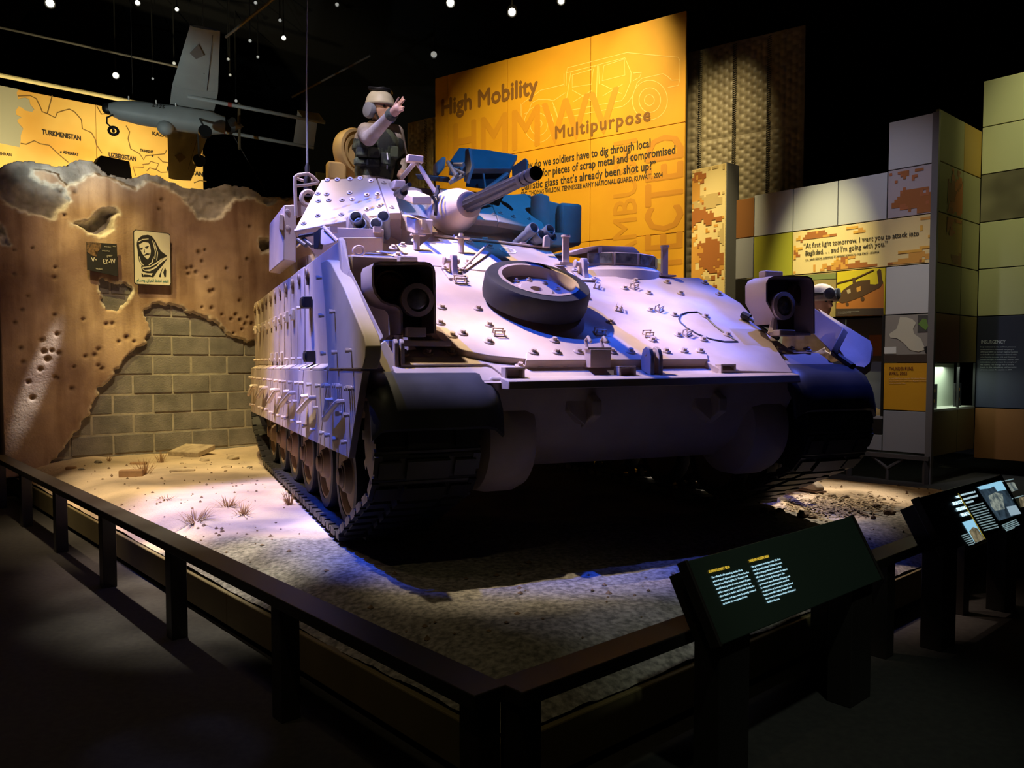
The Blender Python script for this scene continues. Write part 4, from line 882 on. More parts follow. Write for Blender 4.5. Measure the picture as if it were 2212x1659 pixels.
for a_, b_ in (((370, 1060), (520, 1190)), ((300, 1090), (420, 1180)), ((330, 1040), (560, 1000))):
    T('turret_strut', MB().tube([by(*c1(*a_), 1.5), by(*c1(*b_), 1.35)], .014, 8), STEEL)
# side basket, guard bars and whip antenna
YS = 2.0
sbx = [by(u, v, YS) for u, v in [(612, 562), (640, 566), (640, 442), (613, 443)]]
T('side_basket', MB().hexa(sbx + [p + Vector((0, .9, 0)) for p in sbx]), bevel=.008)
T('side_basket_lid', MB().hexa([by(u, v, YS - .03) for u, v in [(603, 496), (612, 497), (612, 464), (603, 462)]] + [by(u, v, YS + .5) for u, v in [(603, 496), (612, 497), (612, 464), (603, 462)]]), bevel=.004)
for x, y in [(150, 668), (152, 912)]: bolt(by(*c1(x, y), YS), (0, -1, 0), BOLT_S, tur)
T('antenna_guard', MB().tube([by(*c1(x, y), 1.95) for x, y in [(275, 740), (258, 300), (255, 160), (300, 125), (450, 105), (520, 150), (610, 240)]], .014, 8))
T('antenna_guard', MB().tube([by(*c1(x, y), 1.95) for x, y in [(262, 290), (450, 270), (600, 245)]], .012, 8))
T('antenna_guard', MB().tube([by(*c1(x, y), 2.1) for x, y in [(260, 165), (400, 215), (560, 190)]], .012, 8))
T('spool_ring', MB().tube([by(*c1(450 + 95 * math.cos(t), 470 + 105 * math.sin(t)), 1.85) for t in np.linspace(0, 2 * math.pi, 25)[:-1]], .018, 8, closed=True))
T('spool_plate', plate([by(*c1(x, y), 2.0) for x, y in [(280, 530), (350, 500), (450, 600), (420, 700), (290, 760)]], .02))
ab_ = by(*c1(445, 320), 2.0); T('antenna_base', MB().lathe(ab_, (0, 0, 1), [(.03, -.06), (.03, .06), (.018, .10), (.02, .16), (.006, .2)], 14), GUNMETAL)
T('whip_antenna', MB().tube([ab_ + Vector((0, 0, .1)), by(662, 180, 2.0), by(664, -40, 2.0)], [.009, .005, .004], 6), mat('antenna_grey', (.35, .35, .36), .5))
# commander's open hatch
hc = by(770, 332, 2.60)
hatch = T('commander_hatch', MB().lathe(hc, (.50, -1, .08), [(.005, .02), (.13, .02), (.13, .045), (.155, .05), (.155, .03), (.18, .03), (.18, .055), (.205, .05), (.218, .02), (.218, -.05), (.005, -.06)], 40), YEL)
T('hatch_hinge', MB().box(by(726, 372, 2.55), (.16, .12, .16)), YEL, bevel=.02)
T('commander_cupola', MB().lathe((-.92, 2.30, 2.44), (0, 0, 1), [(.36, 0), (.36, .06), (.31, .08), (.31, .0)], 36))
# ================================================================== EXHIBIT WALLS
INK = mat('black_ink', (.03, .022, .015), .8); BROWNINK = mat('brown_ink', (.22, .09, .012), .8)
def Pw(pl, name, root, s0, s1, z0, z1, m, th=.04, gap=.006, bevel=.003, d=0.0):
    """a rectangular panel standing proud of plane pl; parented to root"""
    q = [(s0 + gap, z0 + gap), (s1 - gap, z0 + gap), (s1 - gap, z1 - gap), (s0 + gap, z1 - gap)]
    mb = MB().hexa([pl.w(a, z, d - th) for a, z in q] + [pl.w(a, z, d) for a, z in q])
    o = ob(name, mb, m, root, smooth=0, bevel=bevel); o.matrix_basis = Matrix.Translation(-root.location); return o
def decal(pl, name, parent, pts, m, d=.003, th=.002, px=True):
    p = [pl.at(*q) if px else q for q in pts]; mb = MB().prism([pl.w(a, z, d) for a, z in p], pl.n * th)
    return ob(name, mb, m, parent, smooth=0)
def lines(pl, name, parent, paths, m, r=.006, d=.004):
    out = []
    for path in paths:
        cl = path[0] == 'c'; pts = path[1:] if cl else path
        q = [Vector((*pl.at(u, v), 0)) for u, v in pts]; n = len(q); L_r = []
        for i in range(n):
            t = (q[(i + 1) % n] - q[i - 1]) if cl else (q[min(i + 1, n - 1)] - q[max(i - 1, 0)])
            t.normalize(); L_r.append((q[i] + Vector((-t.y, t.x, 0)) * r, q[i] - Vector((-t.y, t.x, 0)) * r))
        mb = MB()
        for a, b in L_r: mb.v += [pl.w(a.x, a.y, d * .4), pl.w(b.x, b.y, d * .4)]
        mb.f = [(2 * i, 2 * i + 1, (2 * i + 3) % (2 * n), (2 * i + 2) % (2 * n)) for i in range(n if cl else n - 1)]
        out.append(ob(name, mb, m, parent, smooth=0))
    return out
def wtext(pl, s, p0, p1, cap, m, parent, bold=0.0, d=.004, space=1.0):
    """baseline from pixel p0 to p1 on plane pl; cap = capital height in pixels at p0"""
    a0, z0 = pl.at(*p0); a1, z1 = pl.at(*p1); h = pl.at(p0[0], p0[1] - cap)[1] - z0
    M = pl.frame(); M.translation = pl.w(a0, z0, d); M = M @ Matrix.Rotation(math.atan2(z1 - z0, a1 - a0), 4, 'Z')
    return text(s, M, math.hypot(a1 - a0, z1 - z0), h, m, parent, bold, space=space)
def camo(pl, parent, s0, s1, z0, z1, cell, seed, cols, sc=1.6, lo=.12, clear=None):
    """digital camouflage print: clusters of square cells, one mesh per colour"""
    na_, nz2 = int((s1 - s0) / cell), int((z1 - z0) / cell); out = [MB() for _ in cols]
    for i in range(na_):
        for j in range(nz2):
            a, z = s0 + i * cell, z0 + j * cell
            if clear and clear[0] < a < clear[1] and clear[2] < z < clear[3]: continue
            for k in range(len(cols)):
                v = noise.noise(Vector((a * sc + seed * 7.3 + k * 13.1, z * sc * 1.5, seed + k * 3.7))) + .45 * noise.noise(Vector((a * sc * 5 + seed, z * sc * 6, k * 9.1)))
                if v > lo + .06 * k:
                    out[k].prism([pl.w(a, z, .003 + .001 * k), pl.w(a + cell, z, .003 + .001 * k), pl.w(a + cell, z + cell, .003 + .001 * k), pl.w(a, z + cell, .003 + .001 * k)], pl.n * .0008); break
    for k, mb in enumerate(out):
        if mb.v: ob('camouflage_print', mb, cols[k], parent, smooth=0, kind='stuff')
def root(name, pl, label, cat, s=0): return empty(name, pl.w(s, FL), 0, label, cat)
# ---- orange vehicle panel wall
OW = Pl((2.60, 12.0), (.817, -.576))
ORG = mat('orange_print', (.74, .36, .012), .55, col2=(.68, .31, .010), scale=1.2)
ow = root('orange_graphic_wall', OW, 'tall orange graphic wall printed with a truck outline and a soldier quote', 'display wall', -2)
us = [940, 967, 1096, 1275, 1480]; ss = [OW.at(u, 300)[0] for u in us]
zt = OW.at(1476, 24)[1]; z1_ = OW.at(1476, 264)[1]; z2_ = OW.at(1476, 501)[1]; z3_ = z2_ - (z1_ - z2_)
zs = [zt, z1_, z2_, z3_, FL]
oinv = Matrix.Translation(-ow.location)
for i in range(4):
    for j in range(4):
        Pw(OW, 'panel', ow, ss[i], ss[i + 1], zs[j + 1], zs[j], ORG, gap=.005)
Pw(OW, 'backing_frame', ow, ss[0] + .02, ss[4] - .02, FL, zt - .03, BLACK, th=.10, d=-.045)
OP = empty('print_layer'); OP.parent = ow; OP.matrix_basis = oinv     # holder replaced below
bpy.data.objects.remove(OP)
def op(o):
    for x in (o if isinstance(o, list) else [o]): x.matrix_basis = oinv @ x.matrix_basis
    return o
c8 = lambda x, y: (900 + x / 2.458, y / 2.458); c9 = lambda x, y: (940 + x / 3.95, 20 + y / 3.95)
op(wtext(OW, 'High Mobility', c9(55, 910), c9(868, 716), 36, BROWNINK, ow, .04))
op(wtext(OW, 'HMMWV', c8(195, 858), c8(1066, 690), 84, mat('orange_shadow_ink', (.61, .265, .010), .6), ow, .02, d=.002))
op(wtext(OW, 'Multipurpose', c8(735, 738), c8(1238, 640), 28, BROWNINK, ow, .035, space=1.15))
op(wtext(OW, '“Why do we soldiers have to dig through local', c8(535, 906), c8(1241, 780), 17, INK, ow, .02))
op(wtext(OW, 'landfills for pieces of scrap metal and compromised', c8(555, 956), c8(1372, 815), 17, INK, ow, .02))
op(wtext(OW, 'ballistic glass that’s already been shot up?”', c8(558, 1011), c8(1268, 897), 17, INK, ow, .02))
op(wtext(OW, 'SPC. THOMAS WILSON, TENNESSEE ARMY NATIONAL GUARD, KUWAIT, 2004', c8(555, 1043), c8(1306, 940), 10, INK, ow, .02))
def vtext(s, u_base, u_top, v_end, v_start, m):
    a0, z0 = OW.at(u_base, v_start); z1 = OW.at(u_base, v_end)[1]; a1 = OW.at(u_top, v_end)[0]
    M = Matrix((Vector((0, 0, 1)), -OW.e, OW.n)).transposed().to_4x4(); M.translation = OW.w(a0, z0, .002)
    op(text(s, M, z1 - z0, abs(a0 - a1), m, ow, .02))
SH2 = mat('orange_shadow_ink_two', (.57, .235, .010), .6)
vtext('UNPROTECTED', c8(1400, 800)[0], c8(1210, 800)[0], 289, 872, SH2)
vtext('AMBUSH', c8(1165, 800)[0], c8(1042, 800)[0], 301, 566, MATS['orange_shadow_ink'])
el = lambda cx, cy, rx, ry, n=40: ['c'] + [c9(cx + rx * math.cos(t), cy + ry * math.sin(t)) for t in np.linspace(0, 2 * math.pi, n + 1)[:-1]]
P9 = lambda *q: [c9(*p) for p in q]
LINE = mat('pale_yellow_line', (.95, .62, .16), .6)
op(lines(OW, 'truck_outline', ow, [
    P9((1120, 545), (1130, 500), (1635, 370), (2075, 410), (2090, 440), (2088, 600), (2020, 606), (1985, 575), (1945, 550), (1765, 590), (1725, 625), (1690, 730), (1650, 790), (1600, 830), (1050, 935), (1010, 830)),
    P9((1115, 545), (1620, 415), (1672, 540), (1668, 620), (1620, 740), (1590, 780), (1140, 865), (1122, 760), (1160, 530)),
    P9((1100, 548), (1100, 655), (1118, 655), (1120, 545)), P9((1100, 642), (900, 692), (850, 730), (765, 788), (740, 812), (738, 970), (726, 970), (730, 805)),
    P9((1112, 712), (1010, 780), (960, 770), (880, 772), (825, 800), (795, 880), (760, 890)), P9((1000, 790), (1030, 860), (1050, 930)),
    P9((1170, 562), (1330, 515), (1350, 505), (1335, 640), (1170, 665), (1170, 562)), P9((1440, 482), (1615, 425), (1620, 562), (1425, 610), (1440, 482)),
    P9((1355, 490), (1385, 480), (1375, 780)), P9((1395, 480), (1400, 640)), P9((1690, 545), (1760, 540), (1745, 580), (1690, 610)), P9((1985, 668), (2075, 650), (2088, 600)),
    P9((1170, 690), (1330, 780), (1340, 690), (1180, 790)), P9((1420, 640), (1590, 720), (1600, 640), (1430, 740)),
    el(885, 980, 125, 155), el(885, 980, 75, 95), el(885, 975, 28, 34, 16), el(1832, 775, 150, 168), el(1832, 775, 92, 105), el(1828, 775, 42, 46, 16)], LINE, .0045))
pp = Pw(OW, 'photo_panel', ow, OW.at(1372, 590)[0], OW.at(1442, 590)[0], OW.at(1400, 600)[1], OW.at(1400, 560)[1], mat('pale_photo', (.42, .44, .34), .7), th=.006, d=.008)
decal(OW, 'printed_truck', pp, [(1402, 592), (1404, 580), (1412, 572), (1420, 568), (1428, 570), (1436, 576), (1438, 588), (1430, 596), (1424, 588), (1416, 590), (1412, 598)], mat('sand_print', (.35, .26, .12), .7), d=.010)
# ---- quilted insulation blankets beside it
QW = Pl((2.75, 12.42), (.817, -.576)); QM = mat('bronze_quilt_cloth', (.34, .28, .17), .5, col2=(.24, .19, .11), scale=9)
def quilt(name, label, u0, u1, vt, uref, vb, cuts, rows):
    q = root(name, QW, label, 'blanket', QW.at((u0 + u1) / 2, 300)[0]); qi = Matrix.Translation(-q.location)
    cs = [QW.at(u, 300)[0] for u in cuts]; ztop = QW.at(uref, vt)[1]
    zz = [QW.at(uref, v)[1] for v in [vt] + rows + [vb]]
    for i in range(len(cs) - 1):
        for j in range(len(zz) - 1):
            a0, a1, zt_, zb_ = cs[i], cs[i + 1], zz[j], zz[j + 1]; nx = max(8, int((a1 - a0) / .016)); ny = max(8, int((zt_ - zb_) / .016)); mb = MB()
            for x in range(nx + 1):
                for y in range(ny + 1):
                    a, z = a0 + (a1 - a0) * x / nx, zb_ + (zt_ - zb_) * y / ny
                    e = min(a - a0, a1 - a, .06) / .06; e2 = min(z - zb_, zt_ - z, .06) / .06
                    h = .022 * (abs(math.sin(math.pi * a / .085)) ** .6) * (abs(math.sin(math.pi * z / .13 + (1.57 if int(a / .085) % 2 else 0))) ** .6) * min(1, e) * min(1, e2)
                    mb.v.append(QW.w(a, z, h + .012 * noise.noise(Vector((a * 3, z * 2, 1)))))
            mb.f = [(x * (ny + 1) + y, x * (ny + 1) + y + 1, (x + 1) * (ny + 1) + y + 1, (x + 1) * (ny + 1) + y) for x in range(nx) for y in range(ny)]
            b = MB(); b.hexa([QW.w(a0, zb_, -.03), QW.w(a1, zb_, -.03), QW.w(a1, zt_, -.03), QW.w(a0, zt_, -.03), QW.w(a0, zb_, -.012), QW.w(a1, zb_, -.012), QW.w(a1, zt_, -.012), QW.w(a0, zt_, -.012)])
            n = len(mb.v); mb.v += b.v; mb.f += [tuple(i_ + n for i_ in f) for f in b.f]
            o = ob('quilt_panel', mb, QM, q, smooth=180); o.matrix_basis = qi
    for i in range(1, len(cs) - 1):
        mb = MB(); n_ = int((zz[0] - zz[-1]) / .03)
        for k in range(n_):
            z = zz[-1] + k * .03; mb.tube([QW.w(cs[i] - .03, z, .012), QW.w(cs[i] + .03, z + .015, .012)], .005, 4)
        o = ob('lacing', mb, BLACK, q, smooth=0); o.matrix_basis = qi
    return q
quilt('quilted_blanket', 'bronze quilted blankets laced together beside the orange wall', 1487, 1735, 82, 1620, 1000, [1484, 1512, 1586, 1660, 1736], [288])
quilt('quilted_blanket', 'dim quilted blanket edge hanging left of the orange wall', 880, 945, 258, 915, 1000, [880, 920, 962], [])
# ---- camouflage pillar
PEL = Vector((.664, -.748, 0)).normalized()
CP = Pl((2.996, 11.2), PEL); CREAM = mat('cream_print', (.86, .66, .30), .6); AMBER = mat('amber_print', (.72, .34, .06), .6); RUST = mat('rust_print', (.42, .14, .03), .6); SANDP = mat('sand_square_print', (.62, .44, .18), .6)
cp = root('camouflage_pillar', CP, 'cream pillar printed with digital camouflage beside the orange wall', 'pillar', -.3)
zc = CP.at(1563, 352)[1]
cpp = Pw(CP, 'panel', cp, -.59, 0, FL, zc, CREAM, th=.05)
def rel(o): return o
def under(parent, fn, *a, **k):
    n0 = set(bpy.data.objects); r = fn(*a, **k)
    for o in set(bpy.data.objects) - n0:
        if o.parent == parent: o.matrix_basis = parent.matrix_basis.inverted() @ (Matrix.Translation(-parent.parent.location) if parent.parent else Matrix.Identity(4)) @ o.matrix_basis
    return r
camo(CP, cpp, -.58, -.01, .2, zc - .02, .034, 3, [AMBER, SANDP, RUST], 2.2, .20)
sp = MB().hexa([CP.w(0, FL, -.3), CP.w(0, FL, 0), CP.w(-.02, FL, 0), CP.w(-.02, FL, -.3), CP.w(0, zc, -.3), CP.w(0, zc, 0), CP.w(-.02, zc, 0), CP.w(-.02, zc, -.3)])
o = ob('side_panel', sp, mat('dim_grey_panel', (.20, .19, .19), .6), cp, smooth=0); o.matrix_basis = Matrix.Translation(-cp.location)
sp = MB().hexa([CP.w(-.59, FL, -.3), CP.w(0, FL, -.3), CP.w(0, FL, -.28), CP.w(-.59, FL, -.28), CP.w(-.59, zc, -.3), CP.w(0, zc, -.3), CP.w(0, zc, -.28), CP.w(-.59, zc, -.28)])
o = ob('back_panel', sp, MATS['dim_grey_panel'], cp, smooth=0); o.matrix_basis = Matrix.Translation(-cp.location)
# ---- panelled exhibit wall with the Baghdad quote
XW = Pl((4.79, 9.1), PEL); S_ = lambda u: XW.at(u, 600)[0]; Z_ = lambda u, v: XW.at(u, v)[1]
WHT = mat('pale_lilac_panel', (.56, .56, .58), .55); GRN = mat('lime_panel', (.42, .40, .03), .6); BRN = mat('brown_panel', (.24, .09, .02), .6); GRY = mat('mid_grey_panel', (.30, .30, .33), .6)
xw = root('exhibit_wall', XW, 'stepped exhibit wall of grey, lime and photo panels behind the vehicle', 'display wall', -1)
c10 = lambda x, y: (1550 + x / 2.764, 100 + y / 2.764); c11 = lambda x, y: (1550 + x / 3.017, 550 + y / 3.017); c12 = lambda x, y: (1690 + x / 3.771, 480 + y / 3.771)
ul = [1588, 1627, 1711, 1807, 1913, 2024]; sl = [S_(u) for u in ul]; sl[5] = -.0
zq0 = Z_(*c10(443, 1368)); zq1 = Z_(*c10(443, 1108)); zw1 = Z_(*c10(443, 850)); zc1 = Z_(*c10(1310, 692)); zc2 = Z_(*c10(1325, 387))
Pw(XW, 'panel', xw, sl[0], sl[1], Z_(1600, 515), zw1 - .02, BRN); Pw(XW, 'panel', xw, sl[0], sl[1], Z_(1600, 603), Z_(1600, 515), GRY); Pw(XW, 'panel', xw, sl[0], sl[1], .02, Z_(1600, 603), BLACK)
for i in (1, 2, 3): Pw(XW, 'panel', xw, sl[i], sl[i + 1], zq1, zw1, WHT)
Pw(XW, 'panel', xw, sl[1], sl[2], zq0, zq1, GRN); Pw(XW, 'panel', xw, sl[1], sl[2], .02, zq0, GRY)
Pw(XW, 'panel', xw, sl[4], sl[5], zc1, zc2, WHT)
LILAC = mat('lilac_print', (.50, .42, .44), .6)
zc0 = Z_(*c10(1308, 993))
k_ = Pw(XW, 'panel', xw, sl[4], sl[5], zc0, zc1, LILAC); camo(XW, k_, sl[4] + .02, sl[5] - .02, zc0 + .02, zc1 - .02, .032, 11, [RUST, mat('rust_red_print', (.50, .16, .05), .6)], 2.0, -.02)
qp = Pw(XW, 'quote_panel', xw, sl[2], sl[5], zq0, zc0, CREAM)
Pw(XW, 'panel', xw, sl[2], sl[4], zc0 + .0, zq1, CREAM, gap=.003) if zq1 > zc0 + .03 else None
sa, sb_ = XW.at(*c12(170, 250))[0], XW.at(*c12(1110, 100))[0]
camo(XW, qp, sl[2] + .02, sl[5] - .02, zq0 + .02, zc0 - .02, .030, 5, [AMBER, RUST, mat('gold_print', (.80, .42, .06), .6)], 2.0, .12, clear=(sa - .03, sb_, Z_(*c12(190, 320)) - .0, Z_(*c12(170, 175)) + .02))
for s, a, b, cpx in [('“At first light tomorrow, I want you to attack into', (175, 212), (1112, 108), 10.5), ('Baghdad. . . and I’m going with you.”', (190, 272), (856, 192), 10.5), ('COL. DAVID PERKINS, 2D BRIGADE, 3D INFANTRY DIVISION TO TASK FORCE 1-64 ARMOR', (190, 316), (790, 250), 4.5)]:
    wtext(XW, s, c12(*a), c12(*b), cpx, INK, qp, .012, d=.006)
# photographs, map and thunder-run panels
zh1, zh0 = Z_(*c11(930, 118)), Z_(*c11(930, 402))
ph = Pw(XW, 'photo_panel', xw, sl[2], sl[3], zh0, zq0, mat('dune_print', (.46, .30, .12), .7, col2=(.30, .24, .08), scale=4)); decal(XW, 'printed_ridge', ph, [(1712, 596), (1806, 590), (1806, 602), (1760, 604), (1712, 612)], mat('green_print', (.22, .25, .08), .7))
he = Pw(XW, 'photo_panel', xw, sl[3], sl[4], zh0, zq0, mat('sunset_print', (.74, .58, .02), .6))
decal(XW, 'printed_ground', he, [c12(440, 660), c12(620, 600), c12(826, 500), c12(826, 760), c12(440, 770)], mat('sunset_low_print', (.50, .17, .03), .6), d=.002)
HEL = mat('helicopter_print', (.10, .045, .015), .7)
decal(XW, 'printed_helicopter', he, [c12(*p) for p in [(455, 620), (475, 580), (500, 550), (550, 515), (600, 490), (640, 475), (715, 470), (715, 505), (760, 508), (785, 500), (772, 400), (790, 380), (806, 390), (815, 470), (824, 490), (800, 530), (720, 570), (640, 610), (560, 640), (490, 660), (460, 645)]], HEL, d=.005)
decal(XW, 'printed_rotor', he, [c12(*p) for p in [(440, 495), (590, 455), (742, 385), (748, 392), (600, 462), (442, 504)]], HEL, d=.005); decal(XW, 'printed_mast', he, [c12(*p) for p in [(572, 455), (595, 450), (600, 492), (575, 495)]], HEL, d=.0055)
for x, y, r in ((530, 668, 13), (655, 625, 16)): decal(XW, 'printed_wheel', he, [c12(x + r * math.cos(t), y + r * 1.2 * math.sin(t)) for t in np.linspace(0, 6.28, 13)[:-1]], HEL, d=.0055)
decal(XW, 'printed_window', he, [c12(*p) for p in [(525, 555), (555, 540), (560, 575), (535, 585)]], mat('pale_window_print', (.55, .42, .25), .6), d=.0065); decal(XW, 'printed_door', he, [c12(*p) for p in [(605, 535), (640, 520), (640, 560), (610, 570)]], AMBER, d=.0065)
decal(XW, 'caption_strip', he, [c12(440, 705), c12(826, 700), c12(826, 755), c12(438, 765)], mat('dark_caption', (.05, .03, .02), .7), d=.006)
WH = mat('white_ink', (.75, .75, .72), .7)
for k, yy in enumerate((735, 748)): wtext(XW, 'U.S. Army helicopter over the desert of southern Iraq', c12(455, yy), c12(630 - 70 * k, yy - 6), 2.2, WH, he, d=.008)
zm1, zm0, zo0, zg0 = Z_(1990, 677.5), Z_(1990, 783), Z_(1990, 889), Z_(1990, 981)
Pw(XW, 'panel', xw, sl[4], sl[5], zm1, zq0, WHT)
mp = Pw(XW, 'map_panel', xw, sl[4], sl[5], zm0, zm1, mat('warm_grey_map', (.30, .27, .24), .6))
decal(XW, 'printed_country', mp, [c12(*p) for p in [(945, 830), (960, 770), (1010, 775), (1060, 790), (1090, 820), (1065, 870), (1075, 910), (1130, 950), (1155, 1010), (1160, 1040), (1110, 1055), (1040, 1040), (985, 980), (935, 945), (880, 940), (872, 910), (930, 870)]], mat('cream_map_print', (.62, .58, .46), .6))
lines(XW, 'printed_river', mp, [[c12(*p) for p in [(990, 880), (1010, 930), (1010, 970), (1050, 1010), (1120, 1030)]], [c12(*p) for p in [(1030, 905), (1090, 930), (1130, 1000)]]], mat('river_ink', (.08, .09, .16), .6), .004)
decal(XW, 'printed_gulf', mp, [c12(*p) for p in [(1150, 1020), (1200, 1000), (1228, 1020), (1226, 1075), (1170, 1072)]], BLACK)
decal(XW, 'map_inset', mp, [c12(1104, 758), c12(1226, 752), c12(1224, 890), c12(1102, 895)], mat('dark_inset', (.07, .065, .06), .7)); decal(XW, 'printed_inset_country', mp, [c12(*p) for p in [(1108, 830), (1145, 785), (1175, 790), (1190, 850), (1170, 880), (1130, 850)]], mat('leaf_green_print', (.14, .26, .05), .7), d=.006)
decal(XW, 'map_key', mp, [c12(832, 1018), c12(928, 1014), c12(928, 1070), c12(832, 1072)], WH); decal(XW, 'map_caption', mp, [c12(828, 1080), c12(1226, 1074), c12(1226, 1140), c12(828, 1142)], mat('dark_caption', (.05, .03, .02), .7))
tr = Pw(XW, 'thunder_runs_panel', xw, sl[4], sl[5], zo0, zm0, ORG)
for s, a, b, cpx in [('THUNDER RUNS,', (870, 1205), (1070, 1204), 7), ('APRIL 2003', (870, 1243), (1015, 1242), 7)]: wtext(XW, s, c12(*a), c12(*b), cpx, mat('dark_red_ink', (.16, .03, .01), .7), tr, .02)
for s, a, b in [('In April 2003 forces from the 3d Infantry Division', (870, 1278), (1170, 1276)), ('brigades pushed into downtown Baghdad in attacks', (870, 1297), (1176, 1296)), ('known as thunder runs.', (870, 1316), (1005, 1316))]: wtext(XW, s, c12(*a), c12(*b), 2.6, mat('cream_ink', (.85, .62, .4), .7), tr, .004)
Pw(XW, 'panel', xw, sl[4], sl[5], zg0, zo0, GRY)
# display case column below the helicopter photograph
zs1, zs0 = zh0, Z_(1880, 898)
cs = Pw(XW, 'display_case', xw, sl[2], sl[4], zs0, zs1, mat('case_interior', (.10, .11, .15), .5), th=.04, d=-.35)
for s_ in (sl[2], sl[4] - .03):
    q = MB().hexa([XW.w(s_, zs0, -.36), XW.w(s_ + .03, zs0, -.36), XW.w(s_ + .03, zs0, 0), XW.w(s_, zs0, 0), XW.w(s_, zs1, -.36), XW.w(s_ + .03, zs1, -.36), XW.w(s_ + .03, zs1, 0), XW.w(s_, zs1, 0)])
    o = ob('case_side', q, BLACK, xw, smooth=0); o.matrix_basis = Matrix.Translation(-xw.location)
q = MB().hexa([XW.w(sl[2], zs0 - .03, -.36), XW.w(sl[4], zs0 - .03, -.36), XW.w(sl[4], zs0 - .03, 0), XW.w(sl[2], zs0 - .03, 0), XW.w(sl[2], zs0, -.36), XW.w(sl[4], zs0, -.36), XW.w(sl[4], zs0, 0), XW.w(sl[2], zs0, 0)])
o = ob('case_shelf', q, GRY, xw, smooth=0); o.matrix_basis = Matrix.Translation(-xw.location)
Pw(XW, 'panel', xw, sl[2], sl[4], zs0 - .22, zs0 - .03, BLACK); Pw(XW, 'panel', xw, sl[2], sl[4], zg0, zs0 - .22, GRY)
a_, z_ = XW.at(1875, 745)
cc = root('caption_card', XW, 'small terracotta caption card inside the dark display case', 'card', a_); cc.location = XW.w(a_, z_ - .1, -.345)
o = ob('card', MB().hexa([XW.w(a_ - .14, z_ - .13, -.345), XW.w(a_ + .10, z_ - .13, -.345), XW.w(a_ + .10, z_ + .13, -.345), XW.w(a_ - .14, z_ + .13, -.345), XW.w(a_ - .14, z_ - .13, -.335), XW.w(a_ + .10, z_ - .13, -.335), XW.w(a_ + .10, z_ + .13, -.335), XW.w(a_ - .14, z_ + .13, -.335)]), mat('terracotta_card', (.42, .16, .08), .6), cc, smooth=0); o.matrix_basis = Matrix.Translation(-cc.location)
# helmet-like dome standing on the case shelf
a_, z_ = XW.at(1870, 893); hc_ = XW.w(a_ - .0, zs0, -.16)
hm = ob('field_cap', MB().lathe((0, 0, 0), (0, 0, 1), [(.13, 0), (.125, .03), (.10, .065), (.06, .085), (.004, .09)], 24), mat('khaki_cap', (.40, .26, .10), .8, var=.2)); hm.location = hc_
tag(hm, 'khaki domed cap resting on the shelf of the display case', 'cap')
# base frame with Y legs
bf = empty('base_frame', XW.w(-1.0, FL), 0, 'dark steel trestle frame carrying the exhibit wall', 'frame')
bi = Matrix.Translation(-bf.location); DS = mat('dim_steel', (.10, .09, .09), .5)
def bfp(name, mb): o = ob(name, mb, DS, bf, smooth=30); o.matrix_basis = bi; return o
bfp('beam', MB().hexa([XW.w(a, z, d) for z in (zg0 - .07, zg0 - .02) for a, d in ((sl[1], -.1), (.02, -.1), (.02, .05), (sl[1], .05))]))
for s_ in (-.0, -.9, -1.8):
    bfp('leg', MB().bb(-.035, .035, -.035, .035, 0, 1) if False else MB().tube([XW.w(s_ - .02, FL, .02), XW.w(s_ - .02, zg0 - .07, .02)], .035, 4))
for s_ in (-.45, -1.35):
    c = XW.w(s_, (FL + zg0) / 2, .02)
    bfp('brace', MB().tube([XW.w(s_, FL, .02), XW.w(s_, FL + .14, .02), XW.w(s_ - .18, zg0 - .07, .02)], .022, 6)); bfp('brace', MB().tube([XW.w(s_, FL + .14, .02), XW.w(s_ + .18, zg0 - .07, .02)], .022, 6))
# ---- pier return and the right-hand wall
SW = Pl((4.83, 9.12), eR); SL = lambda u: SW.at(u, 600)[0]; SZ = lambda u, v: SW.at(u, v)[1]
OLV = mat('olive_panel', (.27, .25, .11), .6); OCH = mat('ochre_panel', (.34, .21, .03), .6); OLB = mat('olive_brown_panel', (.20, .15, .05), .6)
sw = root('pier_return', SW, 'narrow olive and ochre return of the exhibit pier with a lit niche', 'display wall', .7)
c13 = lambda x, y: (2000 + x / 3.316, 140 + y / 3.316)
s0_, sm_, s1_ = 0.0, SL(2076), SL(2113)
zr = [SZ(*c13(125, 325)), SZ(*c13(118, 695)), SZ(*c13(110, 1055)), SZ(*c13(105, 1418)), SZ(2030, 676), SZ(2028, 784), SZ(2026, 886), SZ(2026, 985)]
cols_ = [(OLV, OCH), (OLV, OLV), (OCH, OLV), (OLV, OLV), (BRN, OLB), None, (OLB, OLB)]
for j in range(7):
    if cols_[j] is None: continue
    for k in range(2):
        p_ = Pw(SW, 'panel', sw, (s0_, sm_)[k], (sm_, s1_)[k], zr[j + 1], zr[j], cols_[j][k])
        if j in (1, 2) and k == 0: camo(SW, p_, s0_ + .3, sm_ - .02, zr[j + 1] + .02, zr[j] - .02, .035, 21 + j, [BRN, RUST], 1.7, .02)
ni = Pw(SW, 'niche_back', sw, s0_, s1_, zr[6], zr[5], mat('pale_green_niche', (.60, .68, .55), .5), d=-.25)
o = ob('niche_floor', MB().hexa([SW.w(a, z, d) for z in (zr[6] - .02, zr[6] + .01) for a, d in ((s0_, -.27), (s1_, -.27), (s1_, .0), (s0_, .0))]), mat('pale_shelf', (.6, .62, .55), .5), sw, smooth=0); o.matrix_basis = Matrix.Translation(-sw.location)
for s_ in (s0_ + .02, sm_, s1_ - .03):
    o = ob('niche_mullion', MB().hexa([SW.w(a, z, d) for z in (zr[6], zr[5]) for a, d in ((s_, -.02), (s_ + .02, -.02), (s_ + .02, .005), (s_, .005))]), BLACK, sw, smooth=0); o.matrix_basis = Matrix.Translation(-sw.location)
